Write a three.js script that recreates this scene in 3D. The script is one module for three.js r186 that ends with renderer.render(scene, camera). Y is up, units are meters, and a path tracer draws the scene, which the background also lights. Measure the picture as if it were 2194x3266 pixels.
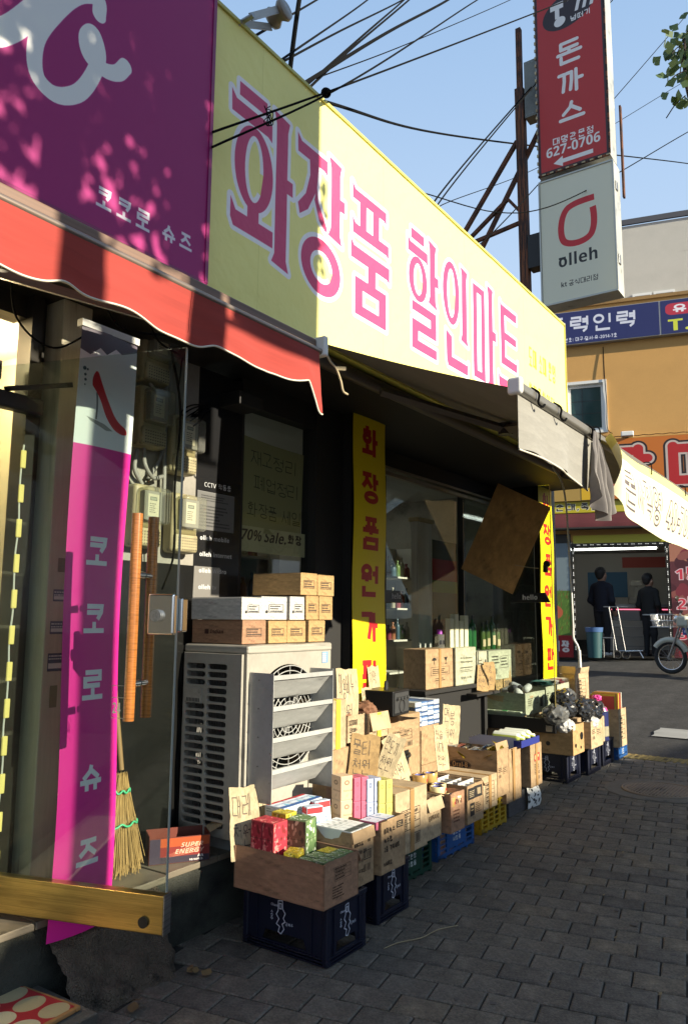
import * as THREE from 'three';
import { mergeGeometries } from 'three/addons/utils/BufferGeometryUtils.js';
import { RoundedBoxGeometry } from 'three/addons/geometries/RoundedBoxGeometry.js';
import { MarchingCubes } from 'three/addons/objects/MarchingCubes.js';
import { ImprovedNoise } from 'three/addons/math/ImprovedNoise.js';

// ---------- camera, sky, sun, exposure ----------
// x runs along the shop fronts (away from the viewer), z out of the shops towards the street, y up; metres
const scene = new THREE.Scene();
const camera = new THREE.PerspectiveCamera(67.37, 687 / 1024, 0.05, 400);
{
  const pitch = THREE.MathUtils.degToRad(7.8), yaw = THREE.MathUtils.degToRad(34.8), roll = THREE.MathUtils.degToRad(0.5);
  const f = new THREE.Vector3(Math.cos(yaw) * Math.cos(pitch), Math.sin(pitch), -Math.sin(yaw) * Math.cos(pitch));
  const r = new THREE.Vector3(Math.sin(yaw), 0, Math.cos(yaw)), u = new THREE.Vector3().crossVectors(r, f);
  camera.position.set(0, 1.47, 2.55);
  camera.up.copy(u.clone().multiplyScalar(Math.cos(roll)).addScaledVector(r, -Math.sin(roll)));
  camera.lookAt(camera.position.clone().add(f));
}
const renderer = new THREE.WebGLRenderer({ antialias: true });
renderer.toneMapping = THREE.LinearToneMapping;
renderer.toneMappingExposure = 2.05;
renderer.shadowMap.enabled = true;
const SUN = new THREE.Vector3(0.04, 0.35, 1).normalize();
{
  const W = 256, H = 128, d = new Float32Array(W * H * 4), low = [0.41, 0.46, 0.52], mid = [0.165, 0.268, 0.42], top = [0.13, 0.195, 0.31];
  for (let y = 0; y < H; y++) for (let x = 0; x < W; x++) {
    const el = ((y + 0.5) / H - 0.5) * Math.PI, k = Math.max(0, Math.sin(el)), i = (y * W + x) * 4;
    const a = Math.pow(Math.min(1, k / 0.75), 0.75), b = Math.max(0, (k - 0.5) / 0.5);
    for (let c = 0; c < 3; c++) { let v = low[c] + (mid[c] - low[c]) * a; v += (top[c] - v) * b * 0.6; d[i + c] = el < 0 ? v * 0.5 : v; }
    d[i + 3] = 1;
  }
  const sky = new THREE.DataTexture(d, W, H, THREE.RGBAFormat, THREE.FloatType);
  sky.mapping = THREE.EquirectangularReflectionMapping; sky.magFilter = sky.minFilter = THREE.LinearFilter; sky.needsUpdate = true;
  scene.background = sky; scene.environment = sky;
}
const sun = new THREE.DirectionalLight(new THREE.Color(1, 0.91, 0.72), 5);
sun.name = 'sun'; sun.position.copy(SUN).multiplyScalar(40).add(new THREE.Vector3(4, 0, 0)); sun.target.position.set(4, 0, 0);
sun.castShadow = true; sun.shadow.radius = 1; sun.shadow.mapSize.set(4096, 4096);
Object.assign(sun.shadow.camera, { left: -25, right: 25, top: 25, bottom: -25, near: 0.1, far: 120 });
scene.add(sun, sun.target);

// ---------- helpers ----------
let seed = 7;
const rnd = (a = 0, b = 1) => { seed = (seed * 1664525 + 1013904223) >>> 0; return a + (b - a) * (seed / 4294967296); };
const pick = (a) => a[Math.floor(rnd(0, a.length))];
const perlin = new ImprovedNoise();
const V = (x, y, z) => new THREE.Vector3(x, y, z);
const used = {};
const numbered = (n) => { const k = used[n] = (used[n] ?? -1) + 1; return k ? n + '_' + String(k).padStart(3, '0') : n; };
const shade = (o) => { o.castShadow = o.receiveShadow = true; return o; };
function tag(o, label, category, group) { o.userData.label = label; o.userData.category = category; if (group) o.userData.group = group; return o; }
function thing(name, label, category, [x, y, z] = [0, 0, 0], turn = 0, group) {
  const o = new THREE.Group(); o.name = numbered(name); o.position.set(x, y, z); o.rotation.y = turn; scene.add(o);
  return tag(o, label, category, group);
}
const flat = (g) => (Array.isArray(g) ? (g.length === 1 ? g[0] : mergeGeometries(g.map((q) => { let r = q.index ? q.toNonIndexed() : q.clone(); for (const k of Object.keys(r.attributes)) if (!['position', 'normal', 'uv'].includes(k)) r.deleteAttribute(k); return r; }))) : g);
function part(parent, name, geo, mat) { const m = shade(new THREE.Mesh(flat(geo), mat)); m.name = name; parent.add(m); return m; }
function solo(name, label, category, geo, mat, group) { return tag(part(scene, numbered(name), geo, mat), label, category, group); }
function struct(name, geo, mat, parent = scene) { const m = part(parent, parent === scene ? numbered(name) : name, geo, mat); if (parent === scene) m.userData.kind = 'structure'; return m; }
// box between two corners, uv in metres
function bb(x0, x1, y0, y1, z0, z1) {
  const w = x1 - x0, h = y1 - y0, d = z1 - z0, g = new THREE.BoxGeometry(w, h, d), uv = g.attributes.uv;
  const s = [[d, h], [d, h], [w, d], [w, d], [w, h], [w, h]];
  for (let i = 0; i < 24; i++) uv.setXY(i, uv.getX(i) * s[i >> 2][0] + x0, uv.getY(i) * s[i >> 2][1] + y0 + z0);
  return g.translate((x0 + x1) / 2, (y0 + y1) / 2, (z0 + z1) / 2);
}
const rb = (x0, x1, y0, y1, z0, z1, r = 0.01, n = 2) => new RoundedBoxGeometry(x1 - x0, y1 - y0, z1 - z0, n, r).translate((x0 + x1) / 2, (y0 + y1) / 2, (z0 + z1) / 2);
const cyl = (r0, r1, h, n = 20) => new THREE.CylinderGeometry(r0, r1, h, n);
function bar(a, b, r, n = 8) {
  const d = b.clone().sub(a), g = new THREE.CylinderGeometry(r, r, d.length(), n);
  g.applyQuaternion(new THREE.Quaternion().setFromUnitVectors(V(0, 1, 0), d.clone().normalize()));
  return g.translate((a.x + b.x) / 2, (a.y + b.y) / 2, (a.z + b.z) / 2);
}
function sqbar(a, b, w, h = w) {
  const d = b.clone().sub(a), g = new THREE.BoxGeometry(w, d.length(), h);
  g.applyQuaternion(new THREE.Quaternion().setFromUnitVectors(V(0, 1, 0), d.clone().normalize()));
  return g.translate((a.x + b.x) / 2, (a.y + b.y) / 2, (a.z + b.z) / 2);
}
const tube = (pts, r, seg = 32, n = 6) => new THREE.TubeGeometry(new THREE.CatmullRomCurve3(pts.map((p) => (p.isVector3 ? p : V(...p)))), seg, r, n);
const place = (g, x, y, z, rx = 0, ry = 0, rz = 0) => { g = g.clone(); if (rz) g.rotateZ(rz); if (rx) g.rotateX(rx); if (ry) g.rotateY(ry); return g.translate(x, y, z); };
// a sheet over (u, v) in 0..1
function sheet(nu, nv, f) {
  const g = new THREE.PlaneGeometry(1, 1, nu, nv), p = g.attributes.position, uv = g.attributes.uv;
  for (let i = 0; i < p.count; i++) { const q = f(uv.getX(i), uv.getY(i)); p.setXYZ(i, q[0], q[1], q[2]); }
  g.computeVertexNormals(); return g;
}
// the same with thickness: front and back skins
function cloth(nu, nv, f, t = 0.004) {
  const a = sheet(nu, nv, f), b = a.clone(), p = b.attributes.position, n = b.attributes.normal;
  for (let i = 0; i < p.count; i++) { p.setXYZ(i, p.getX(i) - n.getX(i) * t, p.getY(i) - n.getY(i) * t, p.getZ(i) - n.getZ(i) * t); n.setXYZ(i, -n.getX(i), -n.getY(i), -n.getZ(i)); }
  const ix = b.index; for (let i = 0; i < ix.count; i += 3) { const q = ix.getX(i); ix.setX(i, ix.getX(i + 1)); ix.setX(i + 1, q); }
  return mergeGeometries([a, b]);
}
// ---------- textures ----------
function canvas(w, h, draw, rep) {
  const c = document.createElement('canvas'); c.width = w; c.height = h;
  const x = c.getContext('2d'); draw(x, w, h);
  const t = new THREE.CanvasTexture(c); t.colorSpace = THREE.SRGBColorSpace; t.magFilter = THREE.LinearFilter; t.anisotropy = 8;
  if (rep) { t.wrapS = t.wrapT = THREE.RepeatWrapping; t.repeat.set(rep, rep); }
  return t;
}
const hash2 = (x, y) => { let n = (x * 374761393 + y * 668265263) | 0; n = Math.imul(n ^ (n >>> 13), 1274126177); return ((n ^ (n >>> 16)) >>> 0) / 4294967296; };
function vnoise(x, y, per) {
  const X = Math.floor(x), Y = Math.floor(y), fx = x - X, fy = y - Y, s = fx * fx * (3 - 2 * fx), t = fy * fy * (3 - 2 * fy), m = (v) => ((v % per) + per) % per;
  const a = hash2(m(X), m(Y)), b = hash2(m(X + 1), m(Y)), c = hash2(m(X), m(Y + 1)), d = hash2(m(X + 1), m(Y + 1));
  return (a + (b - a) * s) * (1 - t) + (c + (d - c) * s) * t;
}
function grain(size, f, rep, color = true) {
  const d = new Uint8Array(size * size * 4);
  for (let y = 0; y < size; y++) for (let x = 0; x < size; x++) { const v = f(x / size, y / size), i = (y * size + x) * 4; for (let c = 0; c < 3; c++) d[i + c] = Math.max(0, Math.min(255, (Array.isArray(v) ? v[c] : v) * 255)); d[i + 3] = 255; }
  const t = new THREE.DataTexture(d, size, size); t.magFilter = THREE.LinearFilter; t.minFilter = THREE.LinearMipmapLinearFilter; t.generateMipmaps = true; t.wrapS = t.wrapT = THREE.RepeatWrapping; t.repeat.set(rep, rep);
  if (color) t.colorSpace = THREE.SRGBColorSpace; t.needsUpdate = true; return t;
}
const fbm = (u, v, base, oct = 4) => { let s = 0, a = 0.5, n = 0; for (let i = 0, p = base; i < oct; i++, p *= 2, a *= 0.6) { s += a * vnoise(u * p, v * p, p); n += a; } return s / n; };
const T = {
  card: grain(512, (u, v) => { const b = fbm(u, v, 5, 4), f = 0.86 + 0.13 * (fbm(u, v, 8, 5) - 0.5) * 2 - (b > 0.62 ? (b - 0.62) * 0.7 : 0) + 0.03 * (vnoise(u * 512, v * 24, 512) - 0.5) + 0.025 * Math.sin(u * Math.PI * 2 * 80) ; const sp = hash2(u * 512 | 0, v * 512 | 0) > 0.995 ? 0.8 : 1; return f * sp; }, 1.6),
  cardB: grain(256, (u, v) => 0.5 + 0.3 * Math.sin(u * Math.PI * 2 * 60) + 0.4 * (fbm(u, v, 6, 4) - 0.5), 2.2, false),
  stone: grain(512, (u, v) => 0.72 + 0.34 * (fbm(u, v, 64, 3) - 0.5) + 0.30 * (fbm(u, v, 6, 4) - 0.5) + (hash2(u * 512 | 0, v * 512 | 0) > 0.985 ? 0.14 : 0), 1.7),
  stoneB: grain(512, (u, v) => fbm(u, v, 96, 3), 2.3, false),
  dirty: grain(512, (u, v) => { const f = fbm(u, v, 5, 6); return 0.8 + 0.22 * (f - 0.5) - (f < 0.33 ? (0.33 - f) * 1.3 : 0) + 0.05 * (fbm(u, v, 100, 2) - 0.5); }, 0.7),
  plaster: grain(512, (u, v) => 0.93 + 0.05 * (fbm(u, v, 4, 5) - 0.5) + 0.035 * (fbm(u, v, 128, 2) - 0.5), 0.8),
  fabric: grain(256, (u, v) => 0.92 + 0.06 * Math.sin(u * Math.PI * 2 * 64) * Math.sin(v * Math.PI * 2 * 64) + 0.12 * (fbm(u, v, 6, 4) - 0.5), 3),
  soft: grain(256, (u, v) => fbm(u, v, 4, 5), 0.9, false),
  rust: grain(256, (u, v) => { const f = fbm(u, v, 10, 5); return f > 0.5 ? [0.62, 0.40, 0.25] : [0.22, 0.15, 0.12]; }, 2),
  brush: grain(256, (u, v) => 0.82 + 0.25 * (vnoise(u * 3, v * 256, 256) - 0.5) + 0.22 * (fbm(u, v, 5, 5) - 0.5), 1.5),
};
const mats = {};
function mat(key, color, o = {}) {
  if (mats[key]) return mats[key];
  const Phys = o.transmission !== undefined || o.clearcoat !== undefined || o.sheen !== undefined;
  const m = new (Phys ? THREE.MeshPhysicalMaterial : THREE.MeshStandardMaterial)({ roughness: 0.7, ...o });
  if (color) m.color.setRGB(...color); m.name = key; m.side = THREE.DoubleSide;
  return mats[key] = m;
}
const M = {
  card: mat('kraft', [0.50, 0.33, 0.175], { map: T.card, bumpMap: T.cardB, bumpScale: 0.0006, roughness: 0.85 }),
  cardPale: mat('kraft pale', [0.60, 0.44, 0.26], { map: T.card, bumpMap: T.cardB, bumpScale: 0.0006, roughness: 0.85 }),
  cardRed: mat('kraft red', [0.46, 0.25, 0.14], { map: T.card, bumpMap: T.cardB, bumpScale: 0.0006, roughness: 0.85 }),
  cardOrange: mat('kraft orange', [0.58, 0.36, 0.15], { map: T.card, bumpMap: T.cardB, bumpScale: 0.0006, roughness: 0.8 }),
  cardWhite: mat('white card', [0.66, 0.64, 0.60], { map: T.card, roughness: 0.75 }),
  cardDark: mat('dark card', [0.05, 0.045, 0.04], { map: T.card, roughness: 0.7 }),
  note: mat('note card', [0.62, 0.50, 0.30], { map: T.card, roughness: 0.85 }),
  noteTan: mat('note tan', [0.48, 0.31, 0.13], { map: T.card, roughness: 0.85 }),
  tape: mat('brown tape', [0.34, 0.20, 0.08], { roughness: 0.25 }),
  tapeYellow: mat('yellow tape', [0.75, 0.62, 0.05], { roughness: 0.3 }),
  navy: mat('navy plastic', [0.010, 0.013, 0.034], { map: T.dirty, roughness: 0.42 }),
  green: mat('green plastic', [0.010, 0.075, 0.045], { map: T.dirty, roughness: 0.45 }),
  blue: mat('blue plastic', [0.02, 0.13, 0.42], { map: T.dirty, roughness: 0.45 }),
  yellow: mat('yellow plastic', [0.62, 0.40, 0.02], { map: T.dirty, roughness: 0.45 }),
  black: mat('black plastic', [0.012, 0.012, 0.012], { roughness: 0.35 }),
  blackMatt: mat('black paint', [0.014, 0.013, 0.012], { roughness: 0.65, bumpMap: T.soft, bumpScale: 0.002 }),
  rubber: mat('rubber', [0.018, 0.018, 0.018], { roughness: 0.8 }),
  chrome: mat('chrome', [0.75, 0.75, 0.74], { metalness: 1, roughness: 0.16 }),
  steel: mat('steel', [0.45, 0.45, 0.44], { metalness: 0.9, roughness: 0.38, map: T.brush }),
  brass: mat('brass', [0.80, 0.58, 0.20], { metalness: 1, roughness: 0.3, roughnessMap: null, map: T.brush }),
  alu: mat('aluminium', [0.46, 0.43, 0.35], { metalness: 0.25, roughness: 0.5, map: T.dirty }),
  aluDark: mat('dark bronze frame', [0.03, 0.026, 0.02], { metalness: 0.4, roughness: 0.4 }),
  cream: mat('cream paint', [0.62, 0.56, 0.40], { map: T.dirty, roughness: 0.7 }),
  acWhite: mat('ac enamel', [0.55, 0.51, 0.43], { map: T.dirty, roughness: 0.42 }),
  galv: mat('galvanised', [0.62, 0.62, 0.59], { metalness: 0.1, roughness: 0.4, map: T.dirty }),
  glass: mat('pane glass', [0.86, 0.91, 0.88], { transmission: 1, thickness: 0, roughness: 0.015, ior: 1.5 }),
  cover: mat('clear cover', [0.80, 0.80, 0.72], { transmission: 0.9, thickness: 0, roughness: 0.12, ior: 1.45 }),
  concrete: mat('concrete', [0.22, 0.20, 0.165], { map: T.dirty, bumpMap: T.stoneB, bumpScale: 0.006, roughness: 0.9 }),
  wallGrey: mat('grey render', [0.44, 0.41, 0.35], { map: T.dirty, bumpMap: T.stoneB, bumpScale: 0.003, roughness: 0.9 }),
  orangeWall: mat('orange render', [0.62, 0.34, 0.105], { map: T.plaster, bumpMap: T.stoneB, bumpScale: 0.002, roughness: 0.85 }),
  asphalt: mat('asphalt', [0.065, 0.062, 0.058], { map: T.stone, bumpMap: T.stoneB, bumpScale: 0.006, roughness: 0.9 }),
  roadPaint: mat('road paint', [0.55, 0.53, 0.48], { map: T.dirty, roughness: 0.8 }),
  rustSteel: mat('rusty steel', [0.5, 0.42, 0.38], { map: T.rust, roughness: 0.8 }),
  redCloth: mat('red awning cloth', [0.40, 0.040, 0.026], { map: T.fabric, roughness: 0.85, transmission: 0.12, thickness: 0 }),
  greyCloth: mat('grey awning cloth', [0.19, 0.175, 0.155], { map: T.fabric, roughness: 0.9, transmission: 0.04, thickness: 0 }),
  whiteTrim: mat('white piping', [0.62, 0.58, 0.48], { roughness: 0.8 }),
  wood: mat('varnished wood', [0.48, 0.17, 0.035], { map: T.brush, roughness: 0.25, clearcoat: 0.6, clearcoatRoughness: 0.15 }),
  white: mat('white plastic', [0.68, 0.67, 0.63], { roughness: 0.4 }),
  cable: mat('cable', [0.005, 0.005, 0.005], { roughness: 1, transmission: 0, specularIntensity: 0.2 }),
  leaf: mat('ginkgo leaf', [0.055, 0.10, 0.02], { roughness: 0.6, transmission: 0.2, thickness: 0 }),
  bark: mat('bark', [0.13, 0.10, 0.075], { map: T.dirty, bumpMap: T.stoneB, bumpScale: 0.02, roughness: 0.95 }),
  meter: mat('meter casing', [0.55, 0.47, 0.27], { map: T.dirty, roughness: 0.5 }),
  room: mat('shop wall paper', [0.50, 0.44, 0.33], { roughness: 0.8 }),
  roomDark: mat('shop fittings', [0.50, 0.48, 0.43], { roughness: 0.7 }),
  ceiling: mat('shop ceiling', [0.55, 0.55, 0.52], { roughness: 0.85 }),
};
// ---------- Hangul, drawn stroke by stroke (the canvas fonts hold none) ----------
const CHO = 'ㄱㄲㄴㄷㄸㄹㅁㅂㅃㅅㅆㅇㅈㅉㅊㅋㅌㅍㅎ', JUNG = 'ㅏㅐㅑㅒㅓㅔㅕㅖㅗㅘㅙㅚㅛㅜㅝㅞㅟㅠㅡㅢㅣ', JONG = ' ㄱㄲㄳㄴㄵㄶㄷㄹㄺㄻㄼㄽㄾㄿㅀㅁㅂㅄㅅㅆㅇㅈㅊㅋㅌㅍㅎ';
const CON = {
  ㄱ: [[0, 0, 1, 0, 0.97, 0.45, 0.72, 1]], ㄴ: [[0, 0, 0, 1, 1, 1]], ㄷ: [[1, 0, 0, 0, 0, 1, 1, 1]], ㄹ: [[0, 0, 1, 0, 1, 0.5, 0, 0.5, 0, 1, 1, 1]], ㅁ: [[0, 0, 1, 0, 1, 1, 0, 1, 0, -0.08]],
  ㅂ: [[0, 0, 0, 1, 1, 1, 1, 0], [0, 0.5, 1, 0.5]], ㅅ: [[0.5, 0, 0.42, 0.45, 0, 1], [0.48, 0.38, 1, 1]], ㅇ: 'o', ㅈ: [[0, 0, 1, 0], [0.5, 0, 0.4, 0.55, 0, 1], [0.5, 0.45, 1, 1]],
  ㅊ: [[0.3, -0.12, 0.7, -0.12], [0, 0.16, 1, 0.16], [0.5, 0.16, 0.4, 0.6, 0, 1], [0.5, 0.55, 1, 1]], ㅋ: [[0, 0, 1, 0, 0.97, 0.45, 0.72, 1], [0, 0.47, 0.95, 0.47]], ㅌ: [[1, 0, 0, 0, 0, 1, 1, 1], [0, 0.5, 1, 0.5]],
  ㅍ: [[0, 0, 1, 0], [0, 1, 1, 1], [0.28, 0, 0.28, 1], [0.72, 0, 0.72, 1]], ㅎ: 'h',
};
const DBL = { ㄲ: 'ㄱ', ㄸ: 'ㄷ', ㅃ: 'ㅂ', ㅆ: 'ㅅ', ㅉ: 'ㅈ' };
const VV = { ㅏ: [[0.25, 0, 0.25, 1], [0.25, 0.45, 1, 0.45]], ㅐ: [[0.1, 0, 0.1, 1], [0.9, 0, 0.9, 1], [0.1, 0.48, 0.9, 0.48]], ㅑ: [[0.25, 0, 0.25, 1], [0.25, 0.33, 1, 0.33], [0.25, 0.6, 1, 0.6]], ㅓ: [[0.85, 0, 0.85, 1], [0, 0.45, 0.85, 0.45]], ㅔ: [[0.45, 0, 0.45, 1], [1, 0, 1, 1], [-0.1, 0.45, 0.45, 0.45]], ㅕ: [[0.85, 0, 0.85, 1], [0, 0.33, 0.85, 0.33], [0, 0.6, 0.85, 0.6]], ㅣ: [[0.7, 0, 0.7, 1]], ㅖ: [[0.45, 0, 0.45, 1], [1, 0, 1, 1], [-0.1, 0.33, 0.45, 0.33], [-0.1, 0.6, 0.45, 0.6]] };
const VH = { ㅗ: [[0, 1, 1, 1], [0.5, 0.05, 0.5, 1]], ㅛ: [[0, 1, 1, 1], [0.3, 0.05, 0.3, 1], [0.7, 0.05, 0.7, 1]], ㅜ: [[0, 0.1, 1, 0.1], [0.5, 0.1, 0.5, 1]], ㅠ: [[0, 0.1, 1, 0.1], [0.3, 0.1, 0.3, 1], [0.7, 0.1, 0.7, 1]], ㅡ: [[0, 0.5, 1, 0.5]] };
const MIX = { ㅘ: 'ㅗㅏ', ㅙ: 'ㅗㅐ', ㅚ: 'ㅗㅣ', ㅝ: 'ㅜㅓ', ㅞ: 'ㅜㅔ', ㅟ: 'ㅜㅣ', ㅢ: 'ㅡㅣ' };
function strokes(c, list, x, y, w, h) {
  for (const s of list) { c.beginPath(); for (let i = 0; i < s.length; i += 2) c[i ? 'lineTo' : 'moveTo'](x + s[i] * w, y + s[i + 1] * h); c.stroke(); }
}
function jamo(c, j, x, y, w, h) {
  if (DBL[j]) { jamo(c, DBL[j], x, y, w * 0.42, h); jamo(c, DBL[j], x + w * 0.58, y, w * 0.42, h); return; }
  const s = CON[j];
  if (s === 'o') { c.beginPath(); c.ellipse(x + w / 2, y + h / 2, w * 0.46, h * 0.5, 0, 0, 7); c.stroke(); }
  else if (s === 'h') { strokes(c, [[0.28, -0.04, 0.72, -0.04], [0, 0.22, 1, 0.22]], x, y, w, h); c.beginPath(); c.ellipse(x + w / 2, y + h * 0.72, w * 0.36, h * 0.28, 0, 0, 7); c.stroke(); }
  else if (s) strokes(c, s, x, y, w, h);
}
function syllable(c, ch, X, Y, W, H, lw) {
  const n = ch.charCodeAt(0) - 0xac00, cho = CHO[Math.floor(n / 588)], v = JUNG[Math.floor((n % 588) / 28)], jong = JONG[n % 28], fin = jong !== ' ';
  c.lineWidth = lw; const p = lw / 2, x = X + p, y = Y + p, w = W - lw, h = H - lw;
  const top = fin ? 0.6 : 1;
  if (VV[v]) { jamo(c, cho, x, y + h * 0.06, w * 0.55, h * (fin ? 0.46 : 0.84)); strokes(c, VV[v], x + w * 0.66, y, w * 0.34, h * (fin ? top : 1)); }
  else if (VH[v]) { jamo(c, cho, x + w * 0.14, y + h * 0.02, w * 0.72, h * (fin ? 0.30 : 0.5)); strokes(c, VH[v], x, y + h * (fin ? 0.38 : 0.6), w, h * (fin ? 0.17 : 0.36)); }
  else { const [a, b] = MIX[v]; jamo(c, cho, x + w * 0.06, y + h * 0.04, w * 0.5, h * (fin ? 0.30 : 0.46)); strokes(c, VH[a], x, y + h * (fin ? 0.40 : 0.58), w * 0.64, h * (fin ? 0.16 : 0.28)); strokes(c, VV[b], x + w * 0.68, y, w * 0.32, h * (fin ? 0.62 : 1)); }
  if (fin) jamo(c, jong, x + w * 0.14, y + h * 0.72, w * 0.76, h * 0.28);
}
// writes text; each syllable W x H, Latin runs with the canvas font; dir 'v' writes downwards
function write(c, text, x, y, W, H, o = {}) {
  const { lw = H * 0.13, gap = W * 0.12, dir = 'h', color = '#000', outline, ow = 0, font = 'bold', cap = 'butt', jitter = 0 } = o;
  const pass = (col, extra) => {
    let px = x, py = y; c.strokeStyle = col; c.fillStyle = col; c.lineCap = cap; c.lineJoin = cap === 'round' ? 'round' : 'miter'; c.miterLimit = 3;
    for (const ch of text) {
      const code = ch.charCodeAt(0);
      if (ch === ' ') { dir === 'v' ? (py += H * 0.55) : (px += W * 0.5); continue; }
      const jx = jitter * (hash2(code, px | 0) - 0.5) * W, jy = jitter * (hash2(py | 0, code + 3) - 0.5) * H;
      if (code >= 0xac00 && code < 0xd7a4) { syllable(c, ch, px + jx - extra / 2, py + jy - extra / 2, W + extra, H + extra, lw + extra); dir === 'v' ? (py += H + gap) : (px += W + gap); }
      else { c.font = font + ' ' + Math.round(H * 1.05) + 'px sans-serif'; c.textBaseline = 'alphabetic'; if (extra) { c.lineWidth = extra; c.strokeText(ch, px, py + H * 0.9); } c.fillText(ch, px, py + H * 0.9); px += c.measureText(ch).width + gap * 0.3; }
    }
    return px;
  };
  if (outline) pass(outline, ow);
  return pass(color, 0);
}
const latin = (c, text, x, y, size, o = {}) => { c.font = (o.font || 'bold') + ' ' + size + 'px ' + (o.family || 'sans-serif'); c.fillStyle = o.color || '#000'; c.textBaseline = 'alphabetic'; c.textAlign = o.align || 'left'; c.fillText(text, x, y); c.textAlign = 'left'; };
let scr = 1;
const scribble = (c, x, y, w, h, n, col = '#222', lw = 3) => { c.strokeStyle = col; c.lineWidth = lw; c.lineCap = 'round'; c.lineJoin = 'round'; for (let i = 0; i < n; i++) { c.beginPath(); let px = x + (i + 0.2) * w / n, py = y + h * hash2(scr++, 5) * 0.4; c.moveTo(px, py); for (let k = 0; k < 4; k++) { px += (hash2(scr++, 7) - 0.4) * w / n * 0.6; py += (hash2(scr++, 9) - 0.3) * h * 0.5; c.lineTo(px, Math.min(y + h, py)); } c.stroke(); } };
const bars = (c, x, y, w, h) => { c.fillStyle = '#1a1410'; for (let i = 0; i < w; i += 3) if (hash2(i, w | 0) > 0.4) c.fillRect(x + i, y, hash2(i, 3) > 0.5 ? 2 : 1, h); };
const textlines = (c, x, y, w, n, dy, col = 'rgba(30,22,14,.8)') => { c.fillStyle = col; for (let i = 0; i < n; i++) { let px = x; const end = x + w * (0.6 + 0.4 * hash2(i, n)); while (px < end) { const l = 4 + 10 * hash2(px | 0, i); c.fillRect(px, y + i * dy, l, dy * 0.45); px += l + 3; } } };
const printMat = (key, w, h, draw, o = {}) => mat('print ' + key, null, { map: canvas(w, h, draw), roughness: 0.7, transparent: true, alphaTest: o.alphaTest ?? 0, ...o });
// a printed sheet standing 1.5 mm off a surface; face: '+z', '-x', '+y'
function decal(parent, name, m, cx, cy, cz, w, h, face = '+z', spin = 0) {
  const g = new THREE.PlaneGeometry(w, h); if (spin) g.rotateZ(spin); if (face === '-x') g.rotateY(-Math.PI / 2); if (face === '+y') g.rotateX(-Math.PI / 2);
  const n = face === '+z' ? [0, 0, 1] : face === '-x' ? [-1, 0, 0] : [0, 1, 0];
  return part(parent, name, g.translate(cx + n[0] * 0.0016, cy + n[1] * 0.0016, cz + n[2] * 0.0016), m);
}
// ---------- ground ----------
struct('ground', bb(-60, 120, -0.3, -0.06, -80, 90), M.asphalt);
const SLOPE = 0.105, roadY = (x) => Math.max(0, x - 9.25) * SLOPE - 0.012;
struct('road', sheet(40, 8, (u, v) => { const x = 9.02 + u * 14; return [x, roadY(x) + 0.006 * perlin.noise(x * 0.7, v * 20, 1), 14 - v * 40]; }).applyMatrix4(new THREE.Matrix4()), mat('road asphalt', [0.085, 0.08, 0.074], { map: (() => { const t = T.stone.clone(); t.repeat.set(14, 40); return t; })(), bumpMap: (() => { const t = T.stoneB.clone(); t.repeat.set(30, 80); return t; })(), bumpScale: 0.006, roughness: 0.88 }));
{ // crossing stripes on the side road
  const paint = new THREE.Group(); paint.name = 'road_marking'; paint.userData.kind = 'structure'; scene.add(paint);
  for (let i = 0; i < 1; i++) { const x0 = 10.0 + i * 1.15; part(paint, 'stripe', sheet(6, 10, (u, v) => { const x = x0 + u * 0.45; return [x, roadY(x) + 0.014, 3.4 - v * (3.25 + 0.25 * i) + 0.02 * Math.sin(u * 9 + i)]; }), M.roadPaint); }
}
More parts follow.
